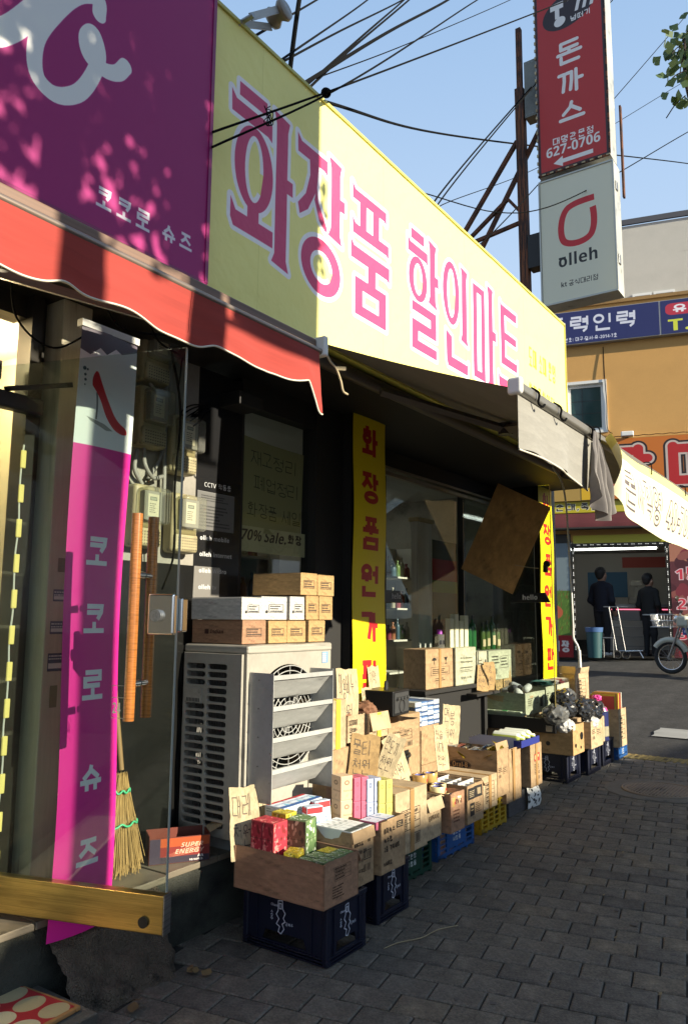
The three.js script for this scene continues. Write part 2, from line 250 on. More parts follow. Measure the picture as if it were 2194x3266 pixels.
{ // pavement: bedding, then every block
  const pave = new THREE.Group(); pave.name = 'pavement'; pave.userData.kind = 'structure'; scene.add(pave);
  part(pave, 'joint_sand', bb(-6, 9.05, -0.055, -0.010, -1.2, 4.6), mat('joint sand', [0.06, 0.052, 0.042], { map: T.stone, roughness: 1 }));
  const L = 0.206, D = 0.148, H = 0.012, c = 0.006, ang = -0.19;
  const block = (l, d) => { // top with a chamfer all round
    const a = l / 2 - 0.0035, b = d / 2 - 0.0035, P = [], U = [], q = (p0, p1, p2, p3) => { for (const p of [p0, p1, p2, p0, p2, p3]) { P.push(...p); U.push(p[0], p[2]); } };
    const t = [[-a + c, 0, b - c], [a - c, 0, b - c], [a - c, 0, -b + c], [-a + c, 0, -b + c]], e = [[-a, -c * 0.7, b], [a, -c * 0.7, b], [a, -c * 0.7, -b], [-a, -c * 0.7, -b]], f = e.map((p) => [p[0], -H, p[2]]);
    q(...t); for (let i = 0; i < 4; i++) { const j = (i + 1) % 4; q(e[i], e[j], t[j], t[i]); q(f[i], f[j], e[j], e[i]); }
    const g = new THREE.BufferGeometry(); g.setAttribute('position', new THREE.Float32BufferAttribute(P, 3)); g.setAttribute('uv', new THREE.Float32BufferAttribute(U, 2)); g.computeVertexNormals(); return g;
  };
  const geo = block(D, L), tones = [[0.272, 0.234, 0.182], [0.256, 0.222, 0.176], [0.286, 0.244, 0.190], [0.244, 0.213, 0.172], [0.172, 0.152, 0.126], [0.296, 0.244, 0.176]];
  const bm = tones.map((t, i) => mat('paver ' + i, t, { map: (() => { const m = T.stone.clone(); m.offset.set(i * 0.17, i * 0.31); m.repeat.set(2.1, 2.1); return m; })(), bumpMap: T.stoneB, bumpScale: 0.004, roughness: 0.88 }));
  const cells = [], fwd = camera.getWorldDirection(V(0, 0, 0));
  for (let i = -8; i < 66; i++) for (let j = -24; j < 24; j++) {
    const u = i * D + 0.7, w = (j + (i & 1 ? 0.5 : 0)) * L + 1.2, x = u * Math.cos(ang) - w * Math.sin(ang) - 0.1, z = u * Math.sin(ang) + w * Math.cos(ang) + 0.75;
    if (x > 8.78 || x < -1 || z < -0.5 || z > 4.4 || (x < 2.45 && z < 0.04) || z < -0.2) continue;
    if (Math.hypot((x - 7.28), (z - 0.86)) < 0.40) continue;
    const p = V(x, 0, z).project(camera), seen = Math.abs(p.x) < 1.06 && Math.abs(p.y) < 1.06 && p.z < 1, d = camera.position.distanceTo(V(x, 0, z));
    cells.push({ x, z, d, seen, t: hash2(i + 50, j + 80) });
  }
  cells.sort((a, b) => b.seen - a.seen || a.d - b.d);
  const rest = bm.map(() => []);
  cells.forEach((k, n) => {
    const tone = k.t > 0.97 ? 4 : k.t > 0.9 ? 5 : Math.floor(k.t / 0.9 * 4), y = -0.0005 + 0.0045 * (hash2(n, 11) - 0.5), rx = 0.010 * (hash2(n, 12) - 0.5), rz = 0.010 * (hash2(n, 13) - 0.5), ry = -ang + 0.012 * (hash2(n, 14) - 0.5);
    if (n < 300) { const m = part(pave, 'paver', geo, bm[tone]); m.position.set(k.x, y, k.z); m.rotation.set(rx, ry, rz); }
    else { const g = geo.clone().rotateZ(rz).rotateX(rx).rotateY(ry).translate(k.x, y, k.z); rest[tone].push(g); }
  });
  rest.forEach((r, i) => { if (r.length) part(pave, 'far_pavers', mergeGeometries(r), bm[i]).userData.kind = 'stuff'; });
  // tactile strip at the end of the pavement
  const tm = mat('tactile block', [0.42, 0.31, 0.10], { map: T.dirty, bumpMap: T.stoneB, bumpScale: 0.003, roughness: 0.85 });
  for (let j = 0; j < 11; j++) { const z = -0.35 + j * 0.302, gs = [bb(-0.148, 0.148, -0.012, 0.001, -0.148, 0.148)]; for (let k = 0; k < 4; k++) gs.push(rb(-0.14, 0.14, 0.0, 0.006, -0.125 + k * 0.075, -0.095 + k * 0.075, 0.0025, 1)); const m = part(pave, 'tactile_block', gs, tm); m.position.set(8.885, 0.0, z); }
}
{ // manhole cover with cast ribs, set in a mortar collar
  const t = thing('manhole_cover', 'round rusty cast iron manhole cover set in the pavement', 'manhole', [7.28, 0, 0.86]);
  const im = mat('cast iron', [0.34, 0.27, 0.20], { map: T.dirty, roughness: 0.7, metalness: 0.3 });
  part(t, 'mortar_collar', new THREE.CylinderGeometry(0.46, 0.47, 0.02, 40).translate(0, -0.007, 0), M.concrete);
  part(t, 'frame', new THREE.TorusGeometry(0.31, 0.012, 6, 48).rotateX(Math.PI / 2).translate(0, 0.004, 0), im);
  part(t, 'lid', cyl(0.295, 0.295, 0.02, 40).translate(0, -0.001, 0), im);
  const r = []; for (let i = -9; i <= 9; i++) { const h = Math.sqrt(Math.max(0.001, 0.27 ** 2 - (i * 0.028) ** 2)); r.push(bb(-h, h, 0.009, 0.014, i * 0.028 - 0.006, i * 0.028 + 0.006)); } part(t, 'ribs', r, im);
}
{ // old chewing gum trodden flat
  const gm = mat('old gum', [0.09, 0.08, 0.07], { roughness: 0.9 });
  for (let i = 0; i < 40; i++) { const x = rnd(2.8, 8.2), z = rnd(0.55, 2.6), r = rnd(0.008, 0.02), s = new THREE.Shape(); for (let k = 0; k < 9; k++) { const a = k / 9 * 6.283, q = r * rnd(0.7, 1.2); s[k ? 'lineTo' : 'moveTo'](Math.cos(a) * q, Math.sin(a) * q); } solo('gum_spot', 'flat dark gum spot on the grey paving', 'gum', new THREE.ExtrudeGeometry(s, { depth: 0.001, bevelEnabled: false }).rotateX(-Math.PI / 2).translate(x, 0.0035, z), gm, 'gum spots on the paving'); }
}
// loose litter on the blocks
for (let i = 0; i < 26; i++) {
  const x = rnd(2.6, 7), z = rnd(0.6, 2.2), s = rnd(0.006, 0.014);
  solo('dry_leaf', 'tiny curled dry leaf scrap lying on the grey paving', 'leaf', sheet(3, 2, (u, v) => [x + (u - 0.5) * s * 2.4, 0.006 + 0.012 * (u - 0.5) ** 2 + 0.004 * v, z + (v - 0.5) * s * (1.3 - Math.abs(u - 0.5))]).rotateY(0), mat('dry leaf', [0.22, 0.17, 0.09], { roughness: 0.9 }), 'dry leaf scraps on the paving');
}
solo('twine', 'frayed straw-coloured twine lying beside the first dark blue crate', 'twine', tube([[3.12, 0.006, 0.62], [3.2, 0.008, 0.64], [3.32, 0.007, 0.70], [3.44, 0.009, 0.72], [3.55, 0.006, 0.77]], 0.0025, 24, 5), mat('twine', [0.30, 0.24, 0.14], { roughness: 1 }));

// ---------- the shop building (wall behind signs, soffit, step) ----------
const FZ = -0.55; // glass line
{
  const b = thing('shop_building', 'single storey shop building behind the yellow and magenta signs', 'building');
  part(b, 'wall', [bb(-3, 7.0, 2.98, 4.12, -0.30, 0.10), bb(2.34, 2.92, 0.33, 2.98, -0.62, -0.46), bb(8.36, 8.46, 0, 2.98, -6, -0.42), bb(-3.1, -3, 0, 4.12, -6, 0.1), bb(6.9, 7.0, 2.98, 4.12, -6, -0.30)], M.wallGrey);
  part(b, 'roof', bb(-3.1, 7.02, 4.12, 4.2, -6.0, 0.11), M.concrete);
  part(b, 'rear_wall', bb(-3.1, 8.46, 0, 2.98, -6.15, -6.0), M.room); part(b, 'lower_roof', bb(7.001, 8.46, 2.981, 3.03, -6, -0.42), M.concrete);
  part(b, 'soffit', bb(2.92, 8.36, 2.90, 2.979, -0.95, 0.10), M.blackMatt);
  part(b, 'soffit', bb(-3, 2.92, 2.84, 2.979, -0.62, 0.10), M.aluDark);
  part(b, 'partition', bb(2.36, 2.5, 0, 2.98, -6, -0.62), M.room);
  part(b, 'ceiling', bb(-3, 2.36, 2.9, 2.975, -6, -0.62), M.ceiling);
  part(b, 'ceiling', bb(2.5, 8.36, 2.92, 2.975, -6, -0.96), M.ceiling);
  part(b, 'floor', bb(-3, 8.36, 0.0, 0.30, -6, -0.2), M.concrete);
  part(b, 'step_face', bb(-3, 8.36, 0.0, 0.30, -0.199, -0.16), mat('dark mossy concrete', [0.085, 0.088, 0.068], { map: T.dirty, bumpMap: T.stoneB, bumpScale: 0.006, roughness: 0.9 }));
  // raised step with tiles
  const tm = mat('step tile', [0.30, 0.25, 0.18], { map: T.dirty, roughness: 0.45 });
  for (let i = 0; i < 3; i++) part(b, 'step_tile', rb(1.53 + i * 0.33, 1.855 + i * 0.33, 0.301, 0.33, -0.50, -0.125, 0.004), tm);
  for (let i = 0; i < 17; i++) part(b, 'step_tile', rb(2.53 + i * 0.33, 2.855 + i * 0.33, 0.301, 0.33, -0.46, -0.152, 0.004), tm);
}
{ // rough mortar skirt at the foot of the step
  const g = sheet(48, 24, (u, v) => {
    const x = 1.925 + u * 0.60, n = perlin.noise(x * 9, v * 5, 2) * 0.03 + perlin.noise(x * 27, v * 12, 5) * 0.014, edge = Math.sin(Math.min(1, (1 - u) * 5) * Math.PI / 2);
    const z = -0.17 + v * (0.08 + 0.15 * edge) + n, y = 0.305 * Math.pow(1 - v, 0.75 + 0.5 * u) * (u > 0.93 ? (1 - (u - 0.93) / 0.07 * 0.6) : 1) + n * 0.8 - 0.01; return [x, y, z];
  });
  solo('mortar_skirt', 'rough stained mortar skirt at the foot of the magenta banner step', 'mortar', g, mat('mortar', [0.26, 0.195, 0.135], { map: (() => { const m = T.dirty.clone(); m.repeat.set(2.2, 1.1); return m; })(), bumpMap: (() => { const m = T.stoneB.clone(); m.repeat.set(1.6, 0.8); return m; })(), bumpScale: 0.03, roughness: 0.95 }));
  const t = thing('door_threshold', 'cream painted door threshold block below the brass door rail', 'threshold');
  part(t, 'riser', rb(0.2, 1.90, 0.0, 0.315, -0.49, -0.17, 0.01), M.cream);
  part(t, 'apron', rb(0.2, 1.915, 0.0, 0.085, -0.169, 0.19, 0.01), M.concrete);
  // dried leaves and weeds in the corner
  for (let i = 0; i < 9; i++) { const x = rnd(2.1, 2.5), z = rnd(0.0, 0.18), a = rnd(0, 6), s = rnd(0.014, 0.03); solo('fallen_leaf', 'withered brown leaf caught at the foot of the mortar skirt', 'leaf', sheet(4, 3, (u, v) => [(u - 0.5) * s * 2, 0.02 * (u - 0.5) ** 2 * 20 * s + 0.01 * v, (v - 0.5) * s * 1.4 * (1 - 1.6 * (u - 0.5) ** 2)]).rotateY(a).translate(x, 0.012, z), mat('withered leaf', [0.16, 0.10, 0.04], { roughness: 0.9 }), 'withered leaves by the mortar skirt'); }
}
// ---------- signs over the shops ----------
{
  const t = thing('magenta_shop_sign', 'magenta shop sign board with white script lettering above the red awning', 'sign');
  const W = 3.3, x1 = 2.2, y0 = 2.87, y1 = 4.75;
  const tx = canvas(1536, 875, (c, w, h) => {
    const X = (x) => (x - (x1 - W)) / W * w, Y = (y) => (y1 - y) / (y1 - y0) * h, S = w / W;
    c.fillStyle = 'rgb(154,16,102)'; c.fillRect(0, 0, w, h);
    c.strokeStyle = '#e4e2de'; c.lineCap = 'round'; c.lineJoin = 'round';
    const path = (pts, lw) => { const k = new THREE.CatmullRomCurve3(pts.map(([a, b]) => V(X(a), Y(b), 0))).getPoints(120); c.lineWidth = lw * S; c.beginPath(); k.forEach((p, i) => c[i ? 'lineTo' : 'moveTo'](p.x, p.y)); c.stroke(); };
    path([[0.2, 3.1], [0.8, 3.15], [1.2, 3.34], [1.34, 3.52], [1.46, 3.78], [1.52, 4.0]], 0.085);
    path([[1.605, 3.70], [1.60, 3.76], [1.52, 3.72], [1.42, 3.57], [1.36, 3.42], [1.375, 3.30], [1.44, 3.275], [1.53, 3.33], [1.595, 3.45], [1.615, 3.55], [1.585, 3.61], [1.555, 3.57], [1.57, 3.51], [1.64, 3.495], [1.70, 3.52], [1.735, 3.57]], 0.062);
    path([[-0.9, 3.5], [-0.6, 3.9], [-0.2, 4.0], [-0.3, 3.5], [0, 3.3], [0.3, 3.6]], 0.09);
    write(c, '코코로 슈즈', X(1.63), Y(3.035), 0.082 * S, 0.086 * S, { color: '#d8d0d6', lw: 0.013 * S, gap: 0.010 * S });
  });
  part(t, 'cabinet', bb(x1 - W, x1, y0, y1, 0.115, 0.296), mat('magenta side', [0.30, 0.006, 0.13], { roughness: 0.5 }));
  part(t, 'face', new THREE.PlaneGeometry(W - 0.004, y1 - y0 - 0.004).translate(x1 - W / 2, (y0 + y1) / 2, 0.300), mat('magenta face', [1, 1, 1], { map: tx, roughness: 0.6, bumpMap: T.soft, bumpScale: 0.004 }));
  part(t, 'edge_trim', [bb(x1 - 0.012, x1 + 0.006, y0 - 0.006, y1, 0.120, 0.306), bb(x1 - W, x1 + 0.004, y0 - 0.012, y0 - 0.001, 0.120, 0.304)], mat('magenta trim', [0.22, 0.005, 0.09], { roughness: 0.4 }));
}
{
  const t = thing('yellow_shop_sign', 'long yellow fabric shop sign with tall pink lettering', 'sign');
  const x0 = 2.215, x1 = 7.055, y0 = 2.9, y1 = 4.285, W = x1 - x0, H = y1 - y0;
  const tx = canvas(2048, 586, (c, w, h) => {
    const X = (x) => (x - x0) / W * w, Y = (y) => (y1 - y) / H * h, S = w / W;
    c.fillStyle = 'rgb(244,234,140)'; c.fillRect(0, 0, w, h);
    // faint panel seams of the fabric
    c.strokeStyle = 'rgba(190,185,80,.5)'; c.lineWidth = 1; for (let x = 2.62; x < 7; x += 1.13) { c.beginPath(); c.moveTo(X(x), 0); c.lineTo(X(x), h); c.stroke(); }
    // tall condensed letters: bars, upright stems with flared feet, long rings
    const ring = (cx, cy, rx, ry, ix, iy) => { c.beginPath(); c.ellipse(X(cx), Y(cy), rx * S, ry * S, 0, 0, 7); c.moveTo(X(cx) + ix * S, Y(cy)); c.ellipse(X(cx), Y(cy), ix * S, iy * S, 0, 0, 7, true); };
    const poly = (...p) => { c.beginPath(); for (let q = 0; q < p.length; q += 2) c[q ? 'lineTo' : 'moveTo'](X(p[q]), Y(p[q + 1])); c.closePath(); };
    const bar_ = (x0, x1, t, b) => poly(x0 - 0.004, t + 0.035, x0 + 0.03, t, x1, t, x1, b - 0.016, x1 - 0.03, b, x0, b);
    const stem = (x0, x1, t, b) => poly(x0 - 0.018, t + 0.012, x1 + 0.014, t - 0.004, x1, t - 0.06, x1, b + 0.05, x1 + 0.02, b - 0.008, x0 - 0.022, b + 0.012, x0, b + 0.06, x0, t - 0.05);
    const R = (x0, x1, t, b) => poly(x0, t, x1, t, x1, b, x0, b);
    const leg = (...p) => poly(...p);
    const shapes = [
      () => R(2.46, 2.66, 4.0, 3.93), () => bar_(2.41, 2.70, 3.90, 3.825), () => ring(2.575, 3.605, 0.138, 0.215, 0.066, 0.17), () => R(2.535, 2.615, 3.41, 3.30), () => poly(2.42, 3.40, 2.455, 3.345, 2.72, 3.345, 2.72, 3.262, 2.44, 3.262, 2.42, 3.30), () => stem(2.735, 2.825, 3.99, 3.185), () => R(2.82, 2.87, 3.675, 3.60),
      () => bar_(2.91, 3.17, 3.955, 3.885), () => leg(3.01, 3.89, 3.09, 3.89, 3.075, 3.74, 3.0, 3.60, 2.93, 3.545, 2.915, 3.60, 2.98, 3.68, 3.015, 3.80), () => leg(3.075, 3.76, 3.09, 3.68, 3.175, 3.56, 3.16, 3.535, 3.10, 3.58, 3.055, 3.68), () => stem(3.205, 3.292, 3.99, 3.525), () => R(3.29, 3.335, 3.79, 3.72), () => ring(3.125, 3.325, 0.178, 0.157, 0.100, 0.090),
      () => bar_(3.42, 3.785, 3.935, 3.872), () => bar_(3.42, 3.81, 3.725, 3.66), () => R(3.495, 3.565, 3.873, 3.724), () => R(3.635, 3.705, 3.873, 3.724), () => bar_(3.405, 3.82, 3.585, 3.505), () => R(3.58, 3.665, 3.506, 3.40), () => { R(3.445, 3.785, 3.405, 3.18); c.moveTo(X(3.525), Y(3.34)); c.lineTo(X(3.525), Y(3.245)); c.lineTo(X(3.70), Y(3.245)); c.lineTo(X(3.70), Y(3.34)); c.closePath(); },
      () => R(4.09, 4.265, 3.985, 3.915), () => bar_(4.05, 4.31, 3.885, 3.815), () => ring(4.18, 3.66, 0.122, 0.152, 0.058, 0.108), () => stem(4.34, 4.42, 3.985, 3.54), () => R(4.42, 4.465, 3.765, 3.695), () => poly(4.10, 3.495, 4.425, 3.495, 4.425, 3.31, 4.18, 3.31, 4.18, 3.245, 4.43, 3.245, 4.43, 3.18, 4.10, 3.18, 4.10, 3.375, 4.345, 3.375, 4.345, 3.432, 4.10, 3.432),
      () => ring(4.655, 3.74, 0.127, 0.232, 0.060, 0.18), () => stem(4.82, 4.90, 3.985, 3.43), () => poly(4.565, 3.45, 4.655, 3.42, 4.655, 3.275, 4.90, 3.275, 4.915, 3.30, 4.90, 3.20, 4.60, 3.20, 4.58, 3.24),
      () => { R(5.01, 5.215, 3.955, 3.235); c.moveTo(X(5.078), Y(3.90)); c.lineTo(X(5.078), Y(3.295)); c.lineTo(X(5.150), Y(3.295)); c.lineTo(X(5.150), Y(3.90)); c.closePath(); }, () => stem(5.28, 5.362, 4.02, 3.215), () => R(5.36, 5.42, 3.685, 3.61),
      () => poly(5.515, 4.0, 5.545, 3.97, 5.845, 3.97, 5.845, 3.90, 5.60, 3.90, 5.60, 3.755, 5.83, 3.755, 5.83, 3.69, 5.60, 3.69, 5.60, 3.545, 5.835, 3.545, 5.85, 3.57, 5.835, 3.475, 5.52, 3.475), () => bar_(5.465, 5.86, 3.36, 3.285),
    ];
    c.lineJoin = 'round'; c.strokeStyle = '#f4eef0'; c.lineWidth = 0.05 * S; for (const f of shapes) { f(); c.stroke(); }
    c.fillStyle = '#cc3d6c'; for (const f of shapes) { f(); c.fill('evenodd'); }
    write(c, '도매 소매 환영', X(6.11), Y(3.80), 0.085 * S, 0.18 * S, { color: '#a8a01c', lw: 0.017 * S, gap: 0.012 * S });
    write(c, '화장품할인점', X(6.09), Y(3.48), 0.095 * S, 0.17 * S, { color: '#a8a01c', lw: 0.017 * S, gap: 0.012 * S });
  });
  part(t, 'cabinet', bb(x0, x1, y0, y1, 0.115, 0.212), mat('yellow side', [0.55, 0.53, 0.10], { roughness: 0.5 }));
  part(t, 'face', sheet(60, 12, (u, v) => [x0 + u * W, y0 + v * H, 0.2175 + 0.0035 * perlin.noise(u * 14, v * 4, 3)]), mat('yellow face', [1, 1, 1], { map: tx, roughness: 0.55, bumpMap: (() => { const m = T.soft.clone(); m.repeat.set(5, 1.4); return m; })(), bumpScale: 0.012 }));
  part(t, 'edge_trim', [bb(x0, x1 + 0.008, y1 - 0.002, y1 + 0.016, 0.112, 0.228), bb(x1 + 0.001, x1 + 0.010, y0, y1 - 0.003, 0.112, 0.228)], mat('yellow trim', [0.5, 0.47, 0.12], { roughness: 0.5 }));
}
// ---------- red awning, rolled in under the magenta sign ----------
{
  const t = thing('red_awning', 'rolled-in red awning with wavy white-piped valance under the magenta sign', 'awning');
  const X0 = -1.2, X1 = 2.81;
  part(t, 'cassette', rb(X0, X1 + 0.01, 2.738, 2.788, 0.312, 0.425, 0.012), mat('cassette', [0.26, 0.15, 0.10], { map: T.dirty, roughness: 0.55 }));
  part(t, 'front_bar', bar(V(X0, 2.722, 0.442), V(X1 + 0.02, 2.722, 0.442), 0.015, 14), mat('dull bar', [0.26, 0.20, 0.16], { metalness: 0.6, roughness: 0.35 }));
  part(t, 'end_cap', rb(X1 + 0.012, X1 + 0.045, 2.70, 2.80, 0.34, 0.47, 0.01), M.white);
  const bot = (x) => { const e = Math.max(0, (x - 2.45) / 0.36); return 2.515 + 0.009 * Math.sin(x * 9) + 0.022 * (Math.exp(-(((x - 1.43) / 0.05) ** 2)) + Math.exp(-(((x - 2.12) / 0.06) ** 2))) + 0.005 * Math.sin(x * 23 + 1) + 0.05 * Math.min(e, 0.72) - 0.15 * Math.max(0, Math.min(1, (e - 0.7) / 0.2)); };
  const wav = (x, v) => 0.452 + (1 - v) * (0.014 * Math.sin(x * 11.5 + 1) + 0.012 * Math.sin(x * 5.1) + 0.008 * perlin.noise(x * 6, v * 3, 4));
  const f = (u, v) => { const x = X0 + u * (X1 - 0.01 - X0); return [x, bot(x) + v * (2.716 - bot(x)), wav(x, v)]; };
  const val = part(t, 'valance', cloth(240, 10, f, 0.002), M.redCloth);
  const pts = []; for (let i = 0; i <= 240; i++) { const p = f(i / 240, 0); pts.push(V(p[0], p[1], p[2])); }
  part(val, 'piping', new THREE.TubeGeometry(new THREE.CatmullRomCurve3(pts), 300, 0.0042, 5), M.whiteTrim);
  const darn = []; for (let i = 0; i < 9; i++) darn.push(V(1.98 + 0.002 * (i % 2), 2.715 - i * 0.021, wav(1.98, 1 - i / 9) + 0.002)); part(val, 'seam', tube(darn, 0.0016, 20, 4), mat('red thread', [0.2, 0.01, 0.01]));
  const arm = part(t, 'folding_arm', [sqbar(V(1.2, 2.70, 0.10), V(2.1, 2.66, 0.33), 0.03, 0.05), sqbar(V(1.3, 2.64, 0.10), V(2.1, 2.62, 0.34), 0.03, 0.045)], M.alu);
  part(arm, 'elbow', rb(2.05, 2.16, 2.58, 2.71, 0.27, 0.38, 0.012), M.aluDark);
  const st = part(t, 'strap', [tube([[2.845, 2.72, 0.46], [2.87, 2.68, 0.47], [2.90, 2.655, 0.48], [2.935, 2.60, 0.485], [2.95, 2.55, 0.49], [2.985, 2.545, 0.49]], 0.006, 20, 5), sqbar(V(2.90, 2.655, 0.48), V(2.955, 2.665, 0.50), 0.018, 0.003)], M.note);
}
// ---------- grey awning, let out over the discount shop ----------
const GX0 = 3.17;
{
  const t = thing('grey_awning', 'extended grey awning with dark underside over the discount shop', 'awning');
  const X1 = 7.75, cz = (v) => 0.17 + v * 1.10, cy = (v, u) => 2.93 - v * 0.44 - 0.03 * Math.sin(v * Math.PI) * (0.4 + 0.6 * Math.sin(u * Math.PI));
  part(t, 'canopy', cloth(40, 14, (u, v) => [GX0 + u * (X1 - GX0), cy(v, u), cz(v)], 0.003), M.greyCloth);
  part(t, 'roller', [bar(V(GX0 - 0.02, 2.865, 0.13), V(X1 + 0.04, 2.865, 0.13), 0.042, 14), bb(GX0 - 0.05, X1 + 0.05, 2.86, 2.895, 0.08, 0.112)], mat('awning tube', [0.10, 0.085, 0.075], { metalness: 0.4, roughness: 0.45 }));
  part(t, 'front_bar', rb(GX0 - 0.02, X1 + 0.1, 2.465, 2.52, 1.262, 1.312, 0.02, 3), mat('front bar', [0.42, 0.40, 0.35], { metalness: 0.6, roughness: 0.35, map: T.dirty }));
  part(t, 'end_cap', rb(GX0 - 0.05, GX0 - 0.018, 2.452, 2.532, 1.252, 1.322, 0.015), M.white);
  const val = part(t, 'valance', cloth(30, 8, (u, v) => { const x = GX0 + u * 1.10; return [x, 2.215 - 0.03 * u + v * (0.253 + 0.03 * u) + 0.006 * Math.sin(u * 13) * (1 - v), 1.284 + (1 - v) * (0.03 * Math.sin(u * 5) + 0.012 * Math.sin(u * 17))]; }, 0.002), mat('grey valance cloth', [0.30, 0.285, 0.25], { map: T.fabric, roughness: 0.9, transmission: 0.1, thickness: 0 }));
  part(val, 'hem', tube([0, 0.2, 0.4, 0.6, 0.8, 1].map((u) => V(GX0 + u * 1.10, 2.213 - 0.03 * u + 0.006 * Math.sin(u * 13), 1.284 + 0.03 * Math.sin(u * 5) + 0.012 * Math.sin(u * 17))), 0.005, 30, 5), M.whiteTrim);
  for (const [x, k] of [[3.75, 0.5], [6.9, 0.5]]) { const e = part(t, 'folding_arm', [sqbar(V(x, 2.80, 0.2), V(x + 0.62, 2.63, 0.72), 0.035, 0.06), sqbar(V(x + 0.62, 2.63, 0.72), V(x + 0.1, 2.49, 1.26), 0.03, 0.05)], mat('arm paint', [0.13, 0.115, 0.10], { metalness: 0.3, roughness: 0.5 })); part(e, 'elbow', place(cyl(0.045, 0.045, 0.07, 14), x + 0.62, 2.63, 0.72), M.aluDark); }
  for (const x of [3.32, 3.62, 4.12, 4.16]) part(t, 'tie', tube([[x, 2.53, 1.29], [x + 0.005, 2.50, 1.325], [x + 0.012, 2.455, 1.318], [x + 0.03, 2.44, 1.33], [x + 0.05, 2.455, 1.335]], 0.006, 14, 5), M.cable);
}
{ // bright banner tied along the front bar
  const tx = canvas(1024, 160, (c, w, h) => {
    c.fillStyle = '#efe9c4'; c.fillRect(0, 0, w, h); c.fillStyle = '#e3d978'; c.fillRect(0, 0, w, 26);
    write(c, '본사직영 40-70% Sale', 70, 44, 78, 92, { color: '#d8cfb4', lw: 9, gap: 8, outline: '#4a4042', ow: 10 });
  });
  const t = thing('awning_banner', 'sagging cream advertising banner tied along the grey awning bar', 'banner');
  const sag = (u) => 0.02 * Math.sin(u * Math.PI * 3) ** 2;
  const f = (u, v) => { const x = 4.24 + u * 3.45, gather = Math.exp(-u * 22); return [x + gather * 0.05 * (1 - v), (2.49 - sag(u) * 0.5) - (1 - v) * (0.44 - 0.09 * Math.exp(-((u - 0.12) ** 2) * 200) * 0 - gather * 0.12), 1.322 + (1 - v) * 0.05 * Math.sin(u * 6 + 1) + 0.022 * Math.sin(u * 40 + v * 2) * gather * 3 + 0.012 * Math.sin(u * 14 + v) + 0.035 * Math.sin(v * Math.PI) ]; };
  part(t, 'sheet', cloth(120, 16, f, 0.0015), mat('banner cloth', [0.95, 0.95, 0.95], { map: tx, roughness: 0.75, transmission: 0.1, thickness: 0 }));
  part(t, 'gathered_end', cloth(60, 24, (u, v) => { const q = 1 - v, w = 0.05 + 0.20 * Math.pow(q, 0.8), fold = (0.006 + 0.034 * q) * Math.sin(u * 19 + 1.5 * q) + 0.012 * perlin.noise(u * 4, q * 4, 8); return [4.13 + (u - 0.35) * w + 0.05 * q * q, 2.485 - q * (0.36 + 0.12 * Math.sin(u * 2.6)), 1.335 + fold + 0.03 * Math.sin(q * 3) * (u - 0.3)]; }, 0.0012), mat('banner back', [0.24, 0.215, 0.20], { map: T.fabric, roughness: 0.8 }));
  for (const u of [0.0, 0.34, 0.66, 0.98]) part(t, 'tie', tube([[4.24 + u * 3.45, 2.45 - sag(u), 1.33], [4.245 + u * 3.45, 2.53, 1.325], [4.25 + u * 3.45, 2.535, 1.27], [4.245 + u * 3.45, 2.45, 1.25]], 0.004, 12, 5), M.cable);
}
{ // crank rod of the grey awning
  const t = thing('awning_crank', 'white awning crank rod hanging down at the end of the shop', 'crank');
  part(t, 'rod', tube([[6.76, 2.86, 0.16], [6.765, 2.7, 0.25], [6.79, 2.0, 0.29], [6.80, 1.42, 0.30]], 0.0085, 30, 8), M.white);
  part(t, 'handle', [tube([[6.80, 1.42, 0.30], [6.805, 1.30, 0.30], [6.825, 1.24, 0.325], [6.835, 1.19, 0.335]], 0.010, 16, 8), bar(V(6.835, 1.20, 0.335), V(6.842, 1.05, 0.337), 0.014, 12)], M.white);
}
// ---------- shoe shop front ----------
{
  const t = thing('shoe_shop_front', 'dark framed glass front of the shoe shop with a cream door post', 'shopfront');
  part(t, 'post', rb(1.925, 2.075, 0.33, 2.84, -0.50, -0.28, 0.006), M.cream);
  part(t, 'frame', [bb(1.83, 1.885, 0.33, 2.84, -0.46, -0.36), bb(1.888, 1.922, 0.33, 2.84, -0.50, -0.40), bb(-2.9, 1.828, 2.74, 2.84, -0.5, -0.4), bb(-2.9, 1.828, 0.331, 0.40, -0.5, -0.4)], M.aluDark);
  part(t, 'wall', bb(2.10, 2.339, 0.331, 2.84, -0.62, -0.47), M.aluDark);
  part(t, 'pane', new THREE.PlaneGeometry(4.7, 2.34).translate(-0.525, 1.57, -0.45), M.glass);
  // stickers on the post
  const sm = printMat('stickers', 128, 512, (c) => { for (const [x, y, w, h, k] of [[34, 60, 50, 40, 0], [20, 150, 62, 34, 1], [14, 240, 64, 36, 1], [12, 330, 70, 50, 1], [30, 420, 34, 60, 2]]) { c.fillStyle = k === 1 ? '#2d3350' : k ? '#6c6a4a' : '#57472c'; c.fillRect(x, y, w, h); if (k === 1) { c.fillStyle = '#b9b9b0'; c.fillRect(x + 4, y + h * 0.55, w - 8, h * 0.3); textlines(c, x + 5, y + 6, w - 10, 2, 8, '#c8c8c0'); } } });
  decal(t, 'stickers', sm, 2.0, 1.42, -0.28, 0.13, 0.75);
}
